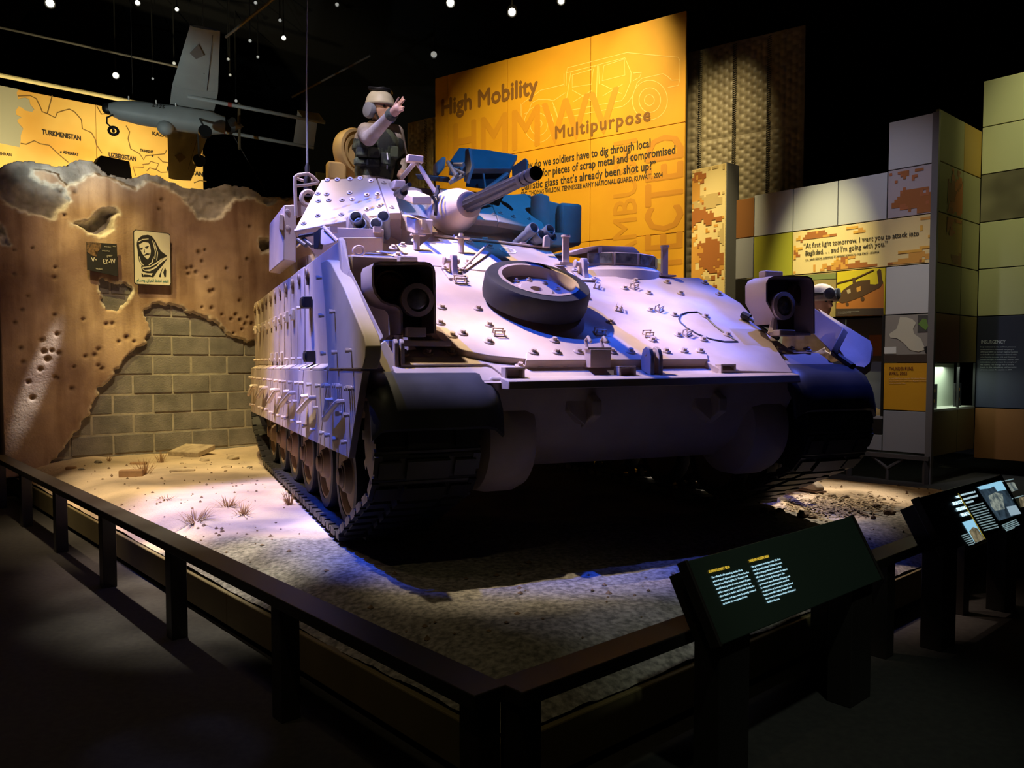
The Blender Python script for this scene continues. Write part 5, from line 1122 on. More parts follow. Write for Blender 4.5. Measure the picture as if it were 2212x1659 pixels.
for s_, lb in ((s0_ + .16, 'black printed card standing in the niche beside the corner post'), (sm_ + .14, 'black printed card standing in the inner half of the niche')):
    c = MB().hexa([SW.w(a, z, d) for z in (zr[6] + .01, zr[6] + .30) for a, d in ((s_, -.10), (s_ + .2, -.10), (s_ + .2, -.08), (s_, -.08))])
    bx_ = empty('label_card', SW.w(s_ + .1, zr[6] + .01, -.09), 0, lb, 'card'); o = ob('card', c, BLACK, bx_, smooth=0); o.matrix_basis = Matrix.Translation(-bx_.location)
    for q in (.20, .08):
        d_ = MB().hexa([SW.w(a, z, d) for z in (zr[6] + q, zr[6] + q + .04) for a, d in ((s_ + .03, -.079), (s_ + .13, -.079), (s_ + .13, -.077), (s_ + .03, -.077))]); o = ob('printed_line', d_, AMBER, bx_, smooth=0); o.matrix_basis = Matrix.Translation(-bx_.location)
nl_ = bpy.data.lights.new('niche_light', 'AREA'); nl_.energy = 5; nl_.size = .5; nl_.color = (.85, 1, .8); no = bpy.data.objects.new('niche_light', nl_); COL.objects.link(no); no.location = SW.w(.75, zr[5] - .05, -.12)
o = ob('corner_post', MB().hexa([Vector(p) for p in [SW.w(-.05, FL, -.05), SW.w(.0, FL, -.05), SW.w(.0, FL, .02), SW.w(-.05, FL, .02), SW.w(-.05, zc2, -.05), SW.w(.0, zc2, -.05), SW.w(.0, zc2, .02), SW.w(-.05, zc2, .02)]]), mat('grey_post', (.16, .15, .15), .5), sw, smooth=0); o.matrix_basis = Matrix.Translation(-sw.location)
q0 = SW.w(s1_, 0)
RW = Pl((q0.x, q0.y), PEL); RS = lambda u: RW.at(u, 600)[0]; RZ = lambda u, v: RW.at(u, v)[1]
rw = root('insurgency_wall', RW, 'tall pale green wall with a blurred photo band and a dark blue text panel', 'display wall', 1)
PGR = mat('pale_olive_panel', (.52, .52, .30), .55)
zz_ = [RZ(*c13(380, 125)), RZ(*c13(380, 455)), RZ(*c13(378, 793)), RZ(*c13(372, 1133)), RZ(*c13(365, 1467)), RZ(2111, 684), RZ(2111, 880), RZ(2111, 990)]
mats_ = [PGR, PGR, mat('blurred_photo', (.10, .085, .05), .6, col2=(.26, .23, .14), scale=1.6, detail=2), PGR, PGR, mat('navy_panel', (.030, .036, .075), .5), BRN]
rp_ = []
for j in range(7): rp_.append(Pw(RW, 'panel', rw, 0, 2.6, zz_[j + 1], zz_[j], mats_[j]))
PALE = mat('pale_blue_ink', (.55, .60, .72), .7)
wtext(RW, 'INSURGENCY', (2119.5, 742), (2172, 742), 7.5, PALE, rp_[5], .015)
for k, (s, e) in enumerate([('Iraqi resistance to the coalition presence', 2194), ('accelerated into a widespread insurgency in', 2190), ('2003 and 2004 as former regime loyalists', 2199), ('and disaffected citizens combined with', 2196), ('other hostile elements. U.S. and Coalition', 2194), ('troops sought to neutralize attacks and', 2200), ('intimidation, and protect the people of', 2196), ('the country. The strategy was to involve', 2190), ('Iraqis in the rebuilding and security', 2196), ('of towns across the country in 2004.', 2187)]):
    wtext(RW, s, (2118, 750.5 + k * 5.5), (e, 750.5 + k * 5.5), 2.8, PALE, rp_[5], .008)
# ---- big map beyond the ruined wall
MWp = Pl((-5.76, 15.0), eR); mw = root('region_map', MWp, 'large yellow wall map of Central Asia behind the ruined wall', 'map', -2)
c14 = lambda x, y: (x / 4.608, 150 + y / 4.608)
MAPM = mat('yellow_map_print', (.90, .58, .16), .6, col2=(.72, .36, .06), scale=.9, detail=3)
mL, mR = MWp.at(-260, 400)[0], 0.0; mt = MWp.at(*c14(600, 281))[1]; mb0 = 1.2
for a0, a1 in ((mL, MWp.at(208, 300)[0]), (MWp.at(208, 300)[0], mR)): Pw(MWp, 'panel', mw, a0, a1, mb0, mt, MAPM, gap=.003)
def mp_(o):
    for x in (o if isinstance(o, list) else [o]): x.matrix_basis = Matrix.Translation(-mw.location) @ x.matrix_basis
    return o
sea = [(-500, 60), (180, 196), (165, 235), (180, 300), (200, 290), (250, 280), (290, 300), (300, 350), (340, 400), (320, 425), (255, 410), (215, 380), (185, 370), (155, 410), (160, 450), (215, 480), (170, 500), (175, 525), (230, 590), (205, 660), (205, 700), (195, 775), (0, 735), (-500, 650)]
mp_(decal(MWp, 'printed_sea', mw, [c14(*p) for p in sea], mat('grey_sea_print', (.42, .40, .30), .6)))
P14 = lambda *q: [c14(*p) for p in q]
MI = mat('map_line_ink', (.20, .11, .03), .7)
mp_(lines(MWp, 'printed_border', mw, [P14((180, 265), (300, 260), (360, 290), (400, 370), (420, 420), (470, 440), (550, 480), (570, 430), (630, 410), (690, 395), (740, 420), (810, 500), (820, 590), (910, 630), (950, 700), (960, 750), (1015, 835)), P14((520, 258), (470, 440)), P14((205, 735), (260, 745), (340, 710), (400, 740), (490, 755), (590, 850), (680, 925)), P14((1255, 560), (1290, 620), (1275, 690), (1300, 790), (1390, 840), (1430, 900), (1450, 860), (1640, 840), (1660, 800)), P14((1570, 870), (1620, 920), (1700, 930)), P14((1350, 1060), (1325, 970), (1430, 975), (1420, 945), (1480, 940), (1500, 915), (1580, 940), (1550, 1000)), P14((1460, 1010), (1490, 980), (1560, 1000), (1600, 1025), (1700, 1020)), P14((960, 360), (1010, 445), (1050, 440)), P14((1930, 1130), (1990, 1105), (2055, 1115)), P14((2000, 830), (2040, 870))], MI, .009))
for s, a, b, cpx in [('TURKMENISTAN', (415, 645), (800, 710), 11), ('UZBEKISTAN', (1080, 870), (1350, 915), 10), ('ASHGABAT', (625, 837), (778, 864), 6.5), ('TASHKENT', (1393, 818), (1520, 838), 6), ('TEHRAN', (-30, 850), (112, 864), 6.5), ('KAZAKHSTAN', (1515, 655), (1850, 710), 8), ('KYRGYZSTAN', (1660, 1010), (2015, 1068), 10)]:
    mp_(wtext(MWp, s, c14(*a), c14(*b), cpx, INK, mw, .04, d=.008))
for x, y in ((605, 823), (1516, 862)): mp_(decal(MWp, 'printed_city_dot', mw, [c14(x + 10 * math.cos(t), y + 10 * math.sin(t)) for t in np.linspace(0, 6.28, 11)[:-1]], INK, d=.006))
# pale pipe above the map, wall washer on the ruined wall and dim canvas behind
PIPE = mat('pale_warm_pipe', (.75, .66, .36), .5)
PP = Pl((-5.9, 14.3), eR)
o = ob('lighting_pipe', MB().tube([PP.px(-150, 132), PP.px(372, 237), PP.px(412, 245)], .035, 10), PIPE); tag(o, 'long pale pipe running above the yellow map', 'pipe')
ci = Pl((-4.9, 16.8), eR)
o = ob('canvas_panel', MB().hexa([ci.w(a, z, d) for z in (.0, 5.2) for a, d in ((0.9, -.05), (3.4, -.05), (3.4, 0), (0.9, 0))]), mat('olive_canvas', (.10, .08, .03), .8, var=.2, scale=1), smooth=0); tag(o, 'dim olive canvas panel standing behind the drone tail', 'panel')
wq = Pl((-4.96 - .3 * WP.n.x * 1.2, 8.35 - .3 * WP.n.y * 1.2), eR)
ww = empty('wall_washer', wq.w(wq.at(245, 380)[0], 0, -.2), 0, 'black flood light housing behind the ruined wall top', 'lamp')
wi = Matrix.Translation(-ww.location)
hs = [wq.px(u, v, -.15) for u, v in [(207, 352), (218, 335), (280, 348), (286, 385), (286, 400), (205, 392)]]
o = ob('housing', MB().prism(hs, -wq.n * .22), BLACK, ww, bevel=.01); o.matrix_basis = wi
o = ob('stand', MB().cyl((hs[4] + hs[5]) / 2 - wq.n * .11, Vector(((hs[4] + hs[5]).x / 2 - wq.n.x * .11, (hs[4] + hs[5]).y / 2 - wq.n.y * .11, -.02)), .03), BLACK, ww); o.matrix_basis = wi
# ================================================================== READING PANELS
Q0 = Vector((.083, 1.97, 0)); PYV = Vector((eL.x * .134, eL.y * .134, .245)); PH = PYV.length; PYV.normalize(); PN = eR.cross(PYV).normalized()
GLOWW = mat('backlit_white_text', (.62, .86, .95), .5, emit=.40); GLOWY = mat('backlit_yellow_text', (.95, .75, .10), .5, emit=.28)
FACE = mat('dark_green_panel_face', (.030, .045, .036), .32, spec=.5)
def reading_panel(s0, s1, label):
    r = empty('reading_panel', Vector((*(Q0 + eR * (s0 + s1) / 2).xy, FL)), math.atan2(eR.y, eR.x), label, 'reading panel')
    L = s1 - s0; inv_ = Matrix.LocRotScale(r.location, r.rotation_euler, None).inverted()
    O_ = Q0 + eR * s0 + Vector((0, 0, .165))
    def P(x, y, d=0): return O_ + eR * x + PYV * y + PN * d
    def part(name, pts, m, parent=r, bevel=.003):
        o = ob(name, MB().hexa(pts), m, parent, smooth=0, bevel=bevel); o.matrix_basis = inv_; return o
    fc = part('face', [P(x, y, d) for d in (-.03, 0) for x, y in ((0, 0), (L, 0), (L, PH), (0, PH))], FACE)
    part('frame_edge', [P(x, y, d) for d in (-.035, .006) for x, y in ((-.014, -.004), (0, -.004), (0, PH + .004), (-.014, PH + .004))], RAILM)
    part('frame_edge', [P(x, y, d) for d in (-.035, .006) for x, y in ((L, -.004), (L + .014, -.004), (L + .014, PH + .004), (L, PH + .004))], RAILM)
    part('housing', [P(x, y, d) for d, in ((-.13,), (-.03,)) for x, y in ((.04, .03), (L - .04, .03), (L - .04, PH - .02), (.04, PH - .02))], RAILM)
    for x in (.12, L - .12):
        c = O_ + eR * x + eL * .075
        o = ob('post', MB().hexa([Vector((*(c + eR * a + eL * b).xy, z)) for z in (FL, .2) for a, b in ((-.09, -.05), (.09, -.05), (.09, .05), (-.09, .05))]), RAILM, r, smooth=0, bevel=.004); o.matrix_basis = inv_
    def at(u, v):
        q = hit(u, v, O_, PN) - O_; return q.dot(eR), q.dot(PYV)
    def txt(s, p0, p1, cap, m, bold=.0):
        x0, y0 = at(*p0); x1, y1 = at(*p1); h = at(p0[0], p0[1] - cap)[1] - y0
        M = Matrix((eR, PYV, PN)).transposed().to_4x4(); M.translation = P(x0, y0, .0015); M = M @ Matrix.Rotation(math.atan2(y1 - y0, x1 - x0), 4, 'Z')
        o = text(s, M, math.hypot(x1 - x0, y1 - y0), h, m, fc, bold); return o
    def patch(name, pts, m, d=.001, th=.0008):
        q = [at(*p) for p in pts]; return ob(name, MB().prism([P(x, y, d) for x, y in q], PN * th), m, fc, smooth=0)
    return r, fc, at, txt, patch, P
rp1_, fc, at1, txt, patch, P1_ = reading_panel(.778, 1.944, 'wide dark reading panel with two columns of small backlit text')
c15 = lambda x, y: (1500 + x / 4.916, 1120 + y / 4.916)
txt('KUWAITI STREET SIGN', c15(155, 582), c15(372, 528), 6.5, GLOWY, .03)
txt('SADDAM HUSSEIN SIGN', c15(582, 468), c15(788, 415), 6.5, GLOWY, .03)
for k, (s, e) in enumerate([('The white Arabic painting on this black', (508, 556)), ('painted metal sign translates to “Rose Garden', (575, 580)), ('Street/One Way Only/56-71.” Kuwait’s well', (565, 620)), ('established system of roads around all parts', (592, 655)), ('of the country and were labeled with signs', (600, 695)), ('often both in Arabic and English. During the', (635, 725)), ('invasion, road signs were frequently removed', (650, 768)), ('to hinder the occupation forces.', (560, 835))]):
    txt(s, c15(180 + 17.5 * k, 640 + 40 * k), c15(*e), 4.6, GLOWW, .03)
for k, (s, e) in enumerate([('The permanent street sign reads “Oh God', (910, 440)), ('save Iraq and Saddam.” Saddam Hussein’s', (928, 478)), ('endless propaganda machine worked', (920, 520)), ('effectively to control and maintain the citizens', (985, 545)), ('of Iraq and to glorify the regime. The', (955, 590)), ('government controlled everything huge and', (1012, 620)), ('in newspapers and magazines, watched', (1000, 660)), ('on television, or heard on the radio. School', (1042, 695)), ('books were filled with propaganda and', (1028, 735)), ('there were Government schools which praised', (1072, 765)), ('Saddam Hussein.', (905, 860))]):
    txt(s, c15(605 + 16.7 * k, 525 + 37.5 * k), c15(*e), 4.6, GLOWW, .03)
rp2_, fc, at2, txt, patch, P2_ = reading_panel(2.643, 3.80, 'dark reading panel with backlit photographs and white title blocks')
c16 = lambda x, y: (1980 + x / 8.293, 1000 + y / 8.293)
WBLK = mat('backlit_white_block', (.75, .92, 1.0), .5, emit=.8)
for s, a, b, t, w_ in [('THE', (680, 580), (740, 570), (770, 620), 0), ('BRADLEY', (628, 685), (795, 648), (830, 720), 0), ('FIGHTING', (690, 790), (855, 752), (895, 825), 0), ('VEHICLE', (770, 888), (920, 852), (955, 925), 0)]:
    dx, dy = t[0] - b[0], t[1] - b[1]; txt(s, c16(a[0] + dx, a[1] + dy + 6), c16(t[0], t[1]), 8.4 if s != 'THE' else 5.5, WBLK, .012)
def words(rows, m):
    for (x0, y0), (x1, y1) in rows:
        n = max(2, int((x1 - x0) / 60)); cuts = sorted([0, 1] + [random.uniform(.08, .92) for _ in range(n - 1)])
        for i in range(n):
            a, b = cuts[i] + .012, cuts[i + 1] - .012
            if b - a < .02: continue
            A, B = (x0 + (x1 - x0) * a, y0 + (y1 - y0) * a), (x0 + (x1 - x0) * b, y0 + (y1 - y0) * b)
            patch('text_line', [c16(A[0], A[1]), c16(B[0], B[1]), c16(B[0] + 8, B[1] + 17), c16(A[0] + 8, A[1] + 17)], m)
BARW = mat('backlit_text_line', (.45, .66, .70), .5, emit=.42); BARB = mat('backlit_bold_line', (.62, .85, .92), .5, emit=.6)
words([((780, 565), (1045, 500)), ((780, 580), (1050, 515)), ((825, 640), (1090, 570)), ((830, 655), (1095, 585)), ((870, 702), (1010, 668)), ((875, 716), (1015, 682))], BARB)
words([((915 + 28 * k, 785 + 42 * k), (1190 + 27 * k + (12 if k % 2 else 0), 708 + 43 * k)) for k in range(11)], BARW)
words([((795 + 25 * k, 1300 + 33 * k), (915 + 22 * k, 1258 + 36 * k)) for k in range(6)], BARW)
words([((1520 + 18 * k, 1115 + 24 * k), (1780 + 20 * k - (110 if k == 4 else 0), 1005 + 30 * k + (25 if k == 4 else 0))) for k in range(5)], BARW)
patch('printed_rule', [c16(735, 548), c16(748, 548), c16(1235, 1370), c16(1222, 1370)], GLOWY)
SKYB = mat('backlit_sky_print', (.35, .72, .95), .5, emit=.8); PHB = mat('backlit_vehicle_print', (.55, .62, .52), .5, emit=.5, col2=(.10, .14, .16), scale=30); PHD = mat('backlit_dark_print', (.10, .17, .24), .5, emit=.35, col2=(.03, .05, .07), scale=22); PHS = mat('backlit_sand_print', (.5, .42, .25), .5, emit=.5, col2=(.12, .1, .06), scale=26)
patch('printed_photo', [c16(1070, 428), c16(1505, 318), c16(1865, 910), c16(1470, 1040)], PHD)
patch('printed_sky', [c16(1075, 435), c16(1505, 320), c16(1600, 480), c16(1440, 510), c16(1380, 420), c16(1290, 460), c16(1130, 480)], SKYB, .0022)
patch('printed_vehicle', [c16(1280, 590), c16(1400, 530), c16(1530, 560), c16(1570, 830), c16(1400, 860), c16(1330, 780)], PHB, .0022)
patch('printed_road', [c16(1600, 790), c16(1770, 760), c16(1865, 910), c16(1680, 950)], mat('backlit_road_print', (.45, .62, .72), .5, emit=.6), .0022)
patch('printed_photo', [c16(815, 1065), c16(1005, 1010), c16(1205, 1370), c16(1040, 1440)], SKYB)
patch('printed_vehicle', [c16(930, 1230), c16(1000, 1150), c16(1080, 1180), c16(1205, 1370), c16(1040, 1438)], PHS, .0022)
patch('printed_emblem', [c16(1610, 360), c16(1740, 345), c16(1815, 480), c16(1700, 520)], PHB); patch('printed_emblem', [c16(1830, 620), c16(1930, 610), c16(1990, 780), c16(1860, 800)], PHS)
words([((1510, 330), (1730, 280)), ((1700, 635), (1910, 575))], BARW)
ct = empty('caption_tag', onz(1637, 1440, FL), 0); bpy.data.objects.remove(ct)
# ================================================================== SIGNS ON THE RUINED WALL
c17 = lambda x, y: (180 + x / 7.54, 480 + y / 7.54)
SP = Pl((WP.p.x + WP.n.x * .07, WP.p.y + WP.n.y * .07), eR)
def sign(name, pts, m, label, rim=None):
    ps = [SP.at(*c17(*p)) for p in pts]; a = sum(p[0] for p in ps) / len(ps); z = min(p[1] for p in ps)
    r = empty(name, SP.w(a, z), 0, label, 'sign'); iv = Matrix.Translation(-r.location)
    o = ob('board', MB().prism([SP.w(a_, z_, -.012) for a_, z_ in ps], SP.n * .012), m, r, smooth=0); o.matrix_basis = iv
    for p in ps[::2]:
        q = SP.w((p[0] + a) / 2, p[1], -.05); 
    o = ob('standoff', MB().cyl(SP.w(a, z + .2, -.08), SP.w(a, z + .2, -.01), .02), STEEL, r); o.matrix_basis = iv
    return r, iv
rr = [(815, 150), (845, 120), (1385, 178), (1418, 210), (1430, 1000), (1412, 1038), (860, 1012), (832, 985)]
CREAMW = mat('cream_enamel', (.66, .62, .46), .45); BLKI = mat('black_stencil', (.012, .011, .010), .6)
sg, iv = sign('portrait_sign', rr, BLKI, 'white enamel sign with a black stencil of a man in a headscarf', None)
cx_, cy_ = 1124, 578
def sp_(o): o.matrix_basis = iv; return o
def sdec(name, pts, m, d, th=.0012): return sp_(decal(SP, name, sg, [c17(*p) for p in pts], m, d=d, th=th))
sdec('enamel_face', [(cx_ + (x - cx_) * .965, cy_ + (y - cy_) * .977) for x, y in rr], CREAMW, .0002)
sdec('stencil_headscarf', [(870, 330), (900, 260), (960, 215), (1050, 205), (1110, 225), (1170, 300), (1210, 380), (1260, 470), (1330, 520), (1365, 550), (1290, 590), (1230, 650), (1200, 700), (1100, 760), (1000, 775), (940, 735), (950, 700), (910, 640), (890, 560), (885, 470), (868, 380)], BLKI, .002)
sdec('stencil_face', [(905, 365), (980, 322), (1060, 335), (1085, 390), (1098, 470), (1088, 540), (1050, 610), (1000, 570), (950, 500), (918, 430)], CREAMW, .0035)
for pts in ([(918, 425), (968, 412), (970, 425), (925, 440)], [(1000, 405), (1060, 385), (1065, 398), (1005, 420)], [(925, 440), (960, 432), (955, 446), (932, 450)], [(1010, 420), (1050, 408), (1045, 424), (1018, 430)], [(985, 535), (1030, 505), (1088, 515), (1060, 530), (1030, 532), (1000, 548)], [(985, 440), (995, 440), (1000, 490), (985, 495)]):
    sdec('stencil_feature', pts, BLKI, .005)
for pts in ([(1120, 300), (1135, 300), (1180, 480), (1170, 600), (1155, 600), (1165, 480)], [(1150, 330), (1162, 330), (1215, 500), (1200, 620), (1188, 620), (1200, 500)], [(900, 560), (912, 555), (940, 650), (985, 700), (970, 705), (925, 660)], [(1060, 690), (1110, 650), (1140, 560), (1150, 562), (1125, 660), (1070, 705)], [(960, 730), (1080, 720), (1180, 660), (1280, 590), (1290, 598), (1190, 680), (1085, 735), (965, 745)], [(880, 318), (960, 275), (1060, 268), (1062, 278), (965, 288), (885, 330)]):
    sdec('stencil_fold', pts, CREAMW, .0035)
for pts in ([(940, 740), (990, 790), (1080, 800), (1180, 750), (1230, 700), (1280, 650), (1370, 590), (1290, 700), (1200, 800), (1140, 895), (1100, 890), (1130, 830), (1040, 830), (960, 800)], [(985, 850), (1090, 860), (1135, 890), (985, 890)], [(1305, 720), (1265, 790), (1228, 890), (1258, 895), (1270, 810)], [(1330, 735), (1300, 820), (1320, 895), (1345, 890), (1350, 790)], [(945, 830), (970, 840), (985, 890), (950, 890)]):
    sdec('stencil_robe', pts, BLKI, .002)
ar = lambda *w_: ' '.join(''.join(chr(c) for c in reversed(x)) for x in reversed(w_))
AR = ar((0xFE8D, 0xFEDF, 0xFEE0, 0xFEEC, 0xFEE2), (0xFE8D, 0xFEA3, 0xFED4, 0xFEC6), (0xFE8D, 0xFEDF, 0xFECC, 0xFEAE, 0xFE8D, 0xFED5), (0xFEED, 0xFEBB, 0xFEAA, 0xFE8D, 0xFEE1))
def stext(s, p0, p1, cap, m, par, iv_, bold=0.0):
    o = wtext(SP, s, c17(*p0), c17(*p1), cap, m, par, bold, d=.003)
    if o: o.matrix_basis = iv_ @ o.matrix_basis
    return o
stext(AR, (868, 962), (1388, 978), 6.0, mat('teal_stencil', (.02, .20, .17), .6), sg, iv, .012)
bs, biv = sign('street_sign', [(52, 322), (545, 356), (562, 800), (560, 880), (66, 775)], BLKI, 'rusty black street sign painted with white Arabic numerals')
for pts in ([(55, 325), (290, 345), (285, 430), (240, 470), (215, 560), (130, 540), (60, 480)], [(180, 460), (240, 480), (200, 540)]):
    o = decal(SP, 'rust_stain', bs, [c17(*p) for p in pts], mat('brown_rust', (.22, .12, .05), .85, col2=(.05, .03, .02), scale=40), d=.001); o.matrix_basis = biv
PAINTW = mat('worn_white_paint', (.62, .58, .46), .7)
stext('٤٢-١٧', (322, 675), (525, 668), 10, PAINTW, bs, biv, .03); stext('٧٠', (130, 640), (215, 640), 9.5, PAINTW, bs, biv, .03)
for pts in ([(305, 455), (430, 462), (430, 482), (305, 476)], [(340, 390), (450, 400), (450, 412), (340, 404)], [(480, 385), (530, 390), (530, 405), (480, 400)], [(200, 745), (310, 755), (305, 785), (205, 765)], [(380, 540), (470, 530), (475, 552), (385, 580)]):
    o = decal(SP, 'worn_paint', bs, [c17(*p) for p in pts], mat('faded_white_paint', (.34, .32, .25), .8, col2=(.06, .05, .04), scale=90), d=.002); o.matrix_basis = biv
# ================================================================== DRONE
DG = mat('drone_grey', (.30, .33, .33), .55, var=.12, scale=4); DW = Vector((-4.40, 11.0, 4.40))
f_ = Vector((-.91, -.40, .03)).normalized(); w_ = Vector((.87, -1.7, .50)).normalized(); u_ = w_.cross(f_); u_ = u_ if u_.z > 0 else -u_
dr = empty('surveillance_drone', DW, 0, 'grey twin-boom drone hanging in front of the yellow map', 'drone')
def D(x, y, z): return f_ * x + w_ * y + u_ * z                # local to the drone empty
def dp_(name, mb, m=DG, **k): return ob(name, mb, m, dr, **k)
def wing(y0, c0, y1, c1, name):
    pr = [(.5, 0), (.35, .055), (.05, .075), (-.3, .04), (-.5, 0), (-.3, -.02), (.05, -.04), (.35, -.035)]; mb = MB(); n = len(pr)
    for y, c in ((y0, c0), (y1, c1)): mb.v += [D(-.03 + x * c, y, .13 + z * c + abs(y) * .015) for x, z in pr]
    mb.f = [(i, (i + 1) % n, n + (i + 1) % n, n + i) for i in range(n)] + [tuple(range(n))[::-1], tuple(range(n, 2 * n))]
    return dp_(name, mb)
for s in (1, -1):
    wg = wing(s * .0, .56, s * .50, .56, 'center_wing'); wg = wing(s * .505, .56, 1.76 if s > 0 else -2.15, .33, 'outer_wing')
    ob('aileron_seam', MB().tube([D(-.17, s * .55, .118), D(-.12, s * 1.7, .125)], .004, 4), BLACK, wg)
    ob('scuff_mark', MB().prism([D(.02, s * 1.20, .112), D(.10, s * 1.30, .112), D(.02, s * 1.5, .115), D(-.06, s * 1.3, .112)], u_ * -.004), mat('dark_scuff', (.14, .13, .12), .7), wg)
    bm2 = dp_('boom', MB().tube([D(.05, s * .36, .10), D(-1.75, s * .36, .02)], [.028, .022], 10)); ob('red_band', MB().tube([D(-.45, s * .36, .078), D(-.50, s * .36, .076)], .030, 10), mat('faded_red', (.30, .04, .03), .6), bm2)
    dp_('tail_fin', MB().hexa([D(x, s * .36 * (1 - t), .03 + .34 * t + h) for t in (0, 1) for x, h in ((-1.45, 0), (-1.75, 0), (-1.75, .012), (-1.45, .012))]))
    sg_ = dp_('main_gear', MB().tube([D(-.12, s * .12, -.05), D(-.16, s * .40, -.36)], .014, 6), STEEL)
    ob('wheel', MB().lathe(D(-.16, s * .40, -.40), w_, [(.02, -.02), (.085, -.025), (.085, .025), (.02, .02)], 20), BLACK, sg_)
fu = MB(); prf = [(1.03, .03, .02), (.98, .08, .06), (.85, .12, .11), (.6, .15, .14), (.2, .15, .15), (-.25, .14, .15), (-.45, .10, .11)]; nn_ = 16
for x, a, b in prf:
    for i in range(nn_):
        t = 2 * math.pi * i / nn_; ct, st = math.cos(t), math.sin(t); e = .7; fu.v.append(D(x, a * math.copysign(abs(ct) ** e, ct), -.03 + b * math.copysign(abs(st) ** e, st)))
fu.f = [(j * nn_ + i, j * nn_ + (i + 1) % nn_, (j + 1) * nn_ + (i + 1) % nn_, (j + 1) * nn_ + i) for j in range(len(prf) - 1) for i in range(nn_)] + [tuple(range(nn_)), tuple(range((len(prf) - 1) * nn_, len(prf) * nn_))]
fus = dp_('fuselage', fu, smooth=50)
ob('nose_cap', MB().ball(D(.99, 0, -.03), .075, (1, 1, 1)), BLACK, fus)
M = Matrix((-f_, u_, w_)).transposed().to_4x4(); M.translation = D(.48, .156, -.0)
text('Z125', M, .16, .045, INK, fus, .02)
for x in (.75, .42, .18): ob('fuselage_vent', MB().box(D(x, .13, .09), (.015, .015, .05)), mat('white_dot', (.8, .8, .78), .5), fus)
dp_('camera_ball', MB().ball(D(.30, .03, -.21), .105, (1, 1, .95)))
ng = dp_('nose_gear', MB().tube([D(.92, 0, -.10), D(1.0, 0, -.16), D(1.0, 0, -.24), D(.92, 0, -.32)], .011, 6), STEEL); ob('wheel', MB().tube([D(.92 + .055 * math.cos(t), 0, -.34 + .055 * math.sin(t)) for t in np.linspace(0, 6.28, 15)[:-1]], .018, 8, closed=True), BLACK, ng); ob('wheel_hub', MB().lathe(D(.92, -.012, -.34), w_, [(.02, 0), (.02, .024)], 10), STEEL, ng)
en = dp_('engine', MB().lathe(D(-.45, 0, -.03), -f_, [(.07, 0), (.09, .05), (.09, .14), (.05, .18), (.03, .22)], 14), STEEL)
for s in (1, -1): ob('cylinder_head', MB().lathe(D(-.54, s * .05, -.03), w_ * s, [(.05, 0), (.055, .05), (.04, .12)], 10), STEEL, en)
dp_('propeller', MB().hexa([D(-.66 + a, b, c) for b in (-.02, .02) for a, c in ((0, -.36), (.03, -.36), (.03, .34), (0, .34))]), mat('dark_wood_prop', (.12, .09, .05), .5))
dp_('propeller_hub', MB().lathe(D(-.62, 0, -.01), -f_, [(.035, 0), (.03, .05), (.005, .08)], 10), STEEL)
for x, y in ((.70, 0), (-.1, .9), (-.1, -.9)):
    dp_('suspension_wire', MB().tube([D(x, y, .12), Vector((D(x, y, .12).x, D(x, y, .12).y, 8.6 - DW.z))], .004, 4), STEEL)
dp_('antenna_strut', MB().tube([D(-.60, -.36, .06), D(-1.05, -.40, -.75)], .006, 4), STEEL)
# ================================================================== PEOPLE
def blob(name, caps, voxel, smooth_it=6):
    mb = MB()
    for p0, r0, p1, r1 in caps:
        p0, p1 = Vector(p0), Vector(p1); mb.ball(p0, r0, nu=16, nv=10)
        if (p1 - p0).length > 1e-4: mb.cyl(p0, p1, r0, r1, 16); mb.ball(p1, r1, nu=16, nv=10)
    me = mb.mesh(name); o = bpy.data.objects.new(name, me); COL.objects.link(o)
    r = o.modifiers.new('r', 'REMESH'); r.mode = 'VOXEL'; r.voxel_size = voxel
    s = o.modifiers.new('s', 'SMOOTH'); s.iterations = smooth_it; s.factor = .5
    dg = bpy.context.evaluated_depsgraph_get(); m2 = bpy.data.meshes.new_from_object(o.evaluated_get(dg)); bpy.data.objects.remove(o); m2.name = name
    return m2
SKIN = mat('painted_skin', (.62, .36, .24), .5, var=.1, scale=12); CLOTH = mat('desert_uniform', (.52, .44, .36), .9, col2=(.38, .30, .22), scale=9, bump=.2, bscale=30)
CAMO = mat('woodland_vest_cloth', (.10, .12, .07), .9, col2=(.035, .04, .035), scale=10, bump=.2, bscale=50, lo=.44, hi=.52)
def paint(me, mats, fn):
    me.materials.clear()
    for m in mats: me.materials.append(m)
    for p in me.polygons: p.material_index = fn(p.center)
def K(u, v, y): return ond(u, v, y)
hd = K(823, 237, 6.63); fdir = Vector((.72, -.68, -.05)).normalized(); rdir = Vector((fdir.y, -fdir.x, 0)).normalized()
caps = [(K(806, 400, 6.7), .15, K(810, 350, 6.7), .155), (K(810, 350, 6.7), .155, K(814, 312, 6.68), .16), (K(795, 305, 6.60), .115, K(842, 306, 6.80), .115),
        (K(790, 284, 6.55), .07, K(855, 287, 6.86), .07), (K(817, 275, 6.69), .062, K(820, 255, 6.66), .058),
        (K(790, 288, 6.55), .072, K(797, 299, 6.34), .060), (K(797, 299, 6.34), .058, K(846, 247, 6.14), .040),
        (K(856, 290, 6.86), .068, K(868, 338, 6.92), .052), (K(868, 338, 6.92), .05, K(870, 368, 6.72), .036), (K(870, 368, 6.72), .036, K(866, 380, 6.66), .034),
        (K(795, 400, 6.66), .10, K(795, 400, 6.66) - Vector((0, 0, .55)), .075), (K(818, 400, 6.76), .10, K(818, 400, 6.76) - Vector((0, 0, .55)), .075)]
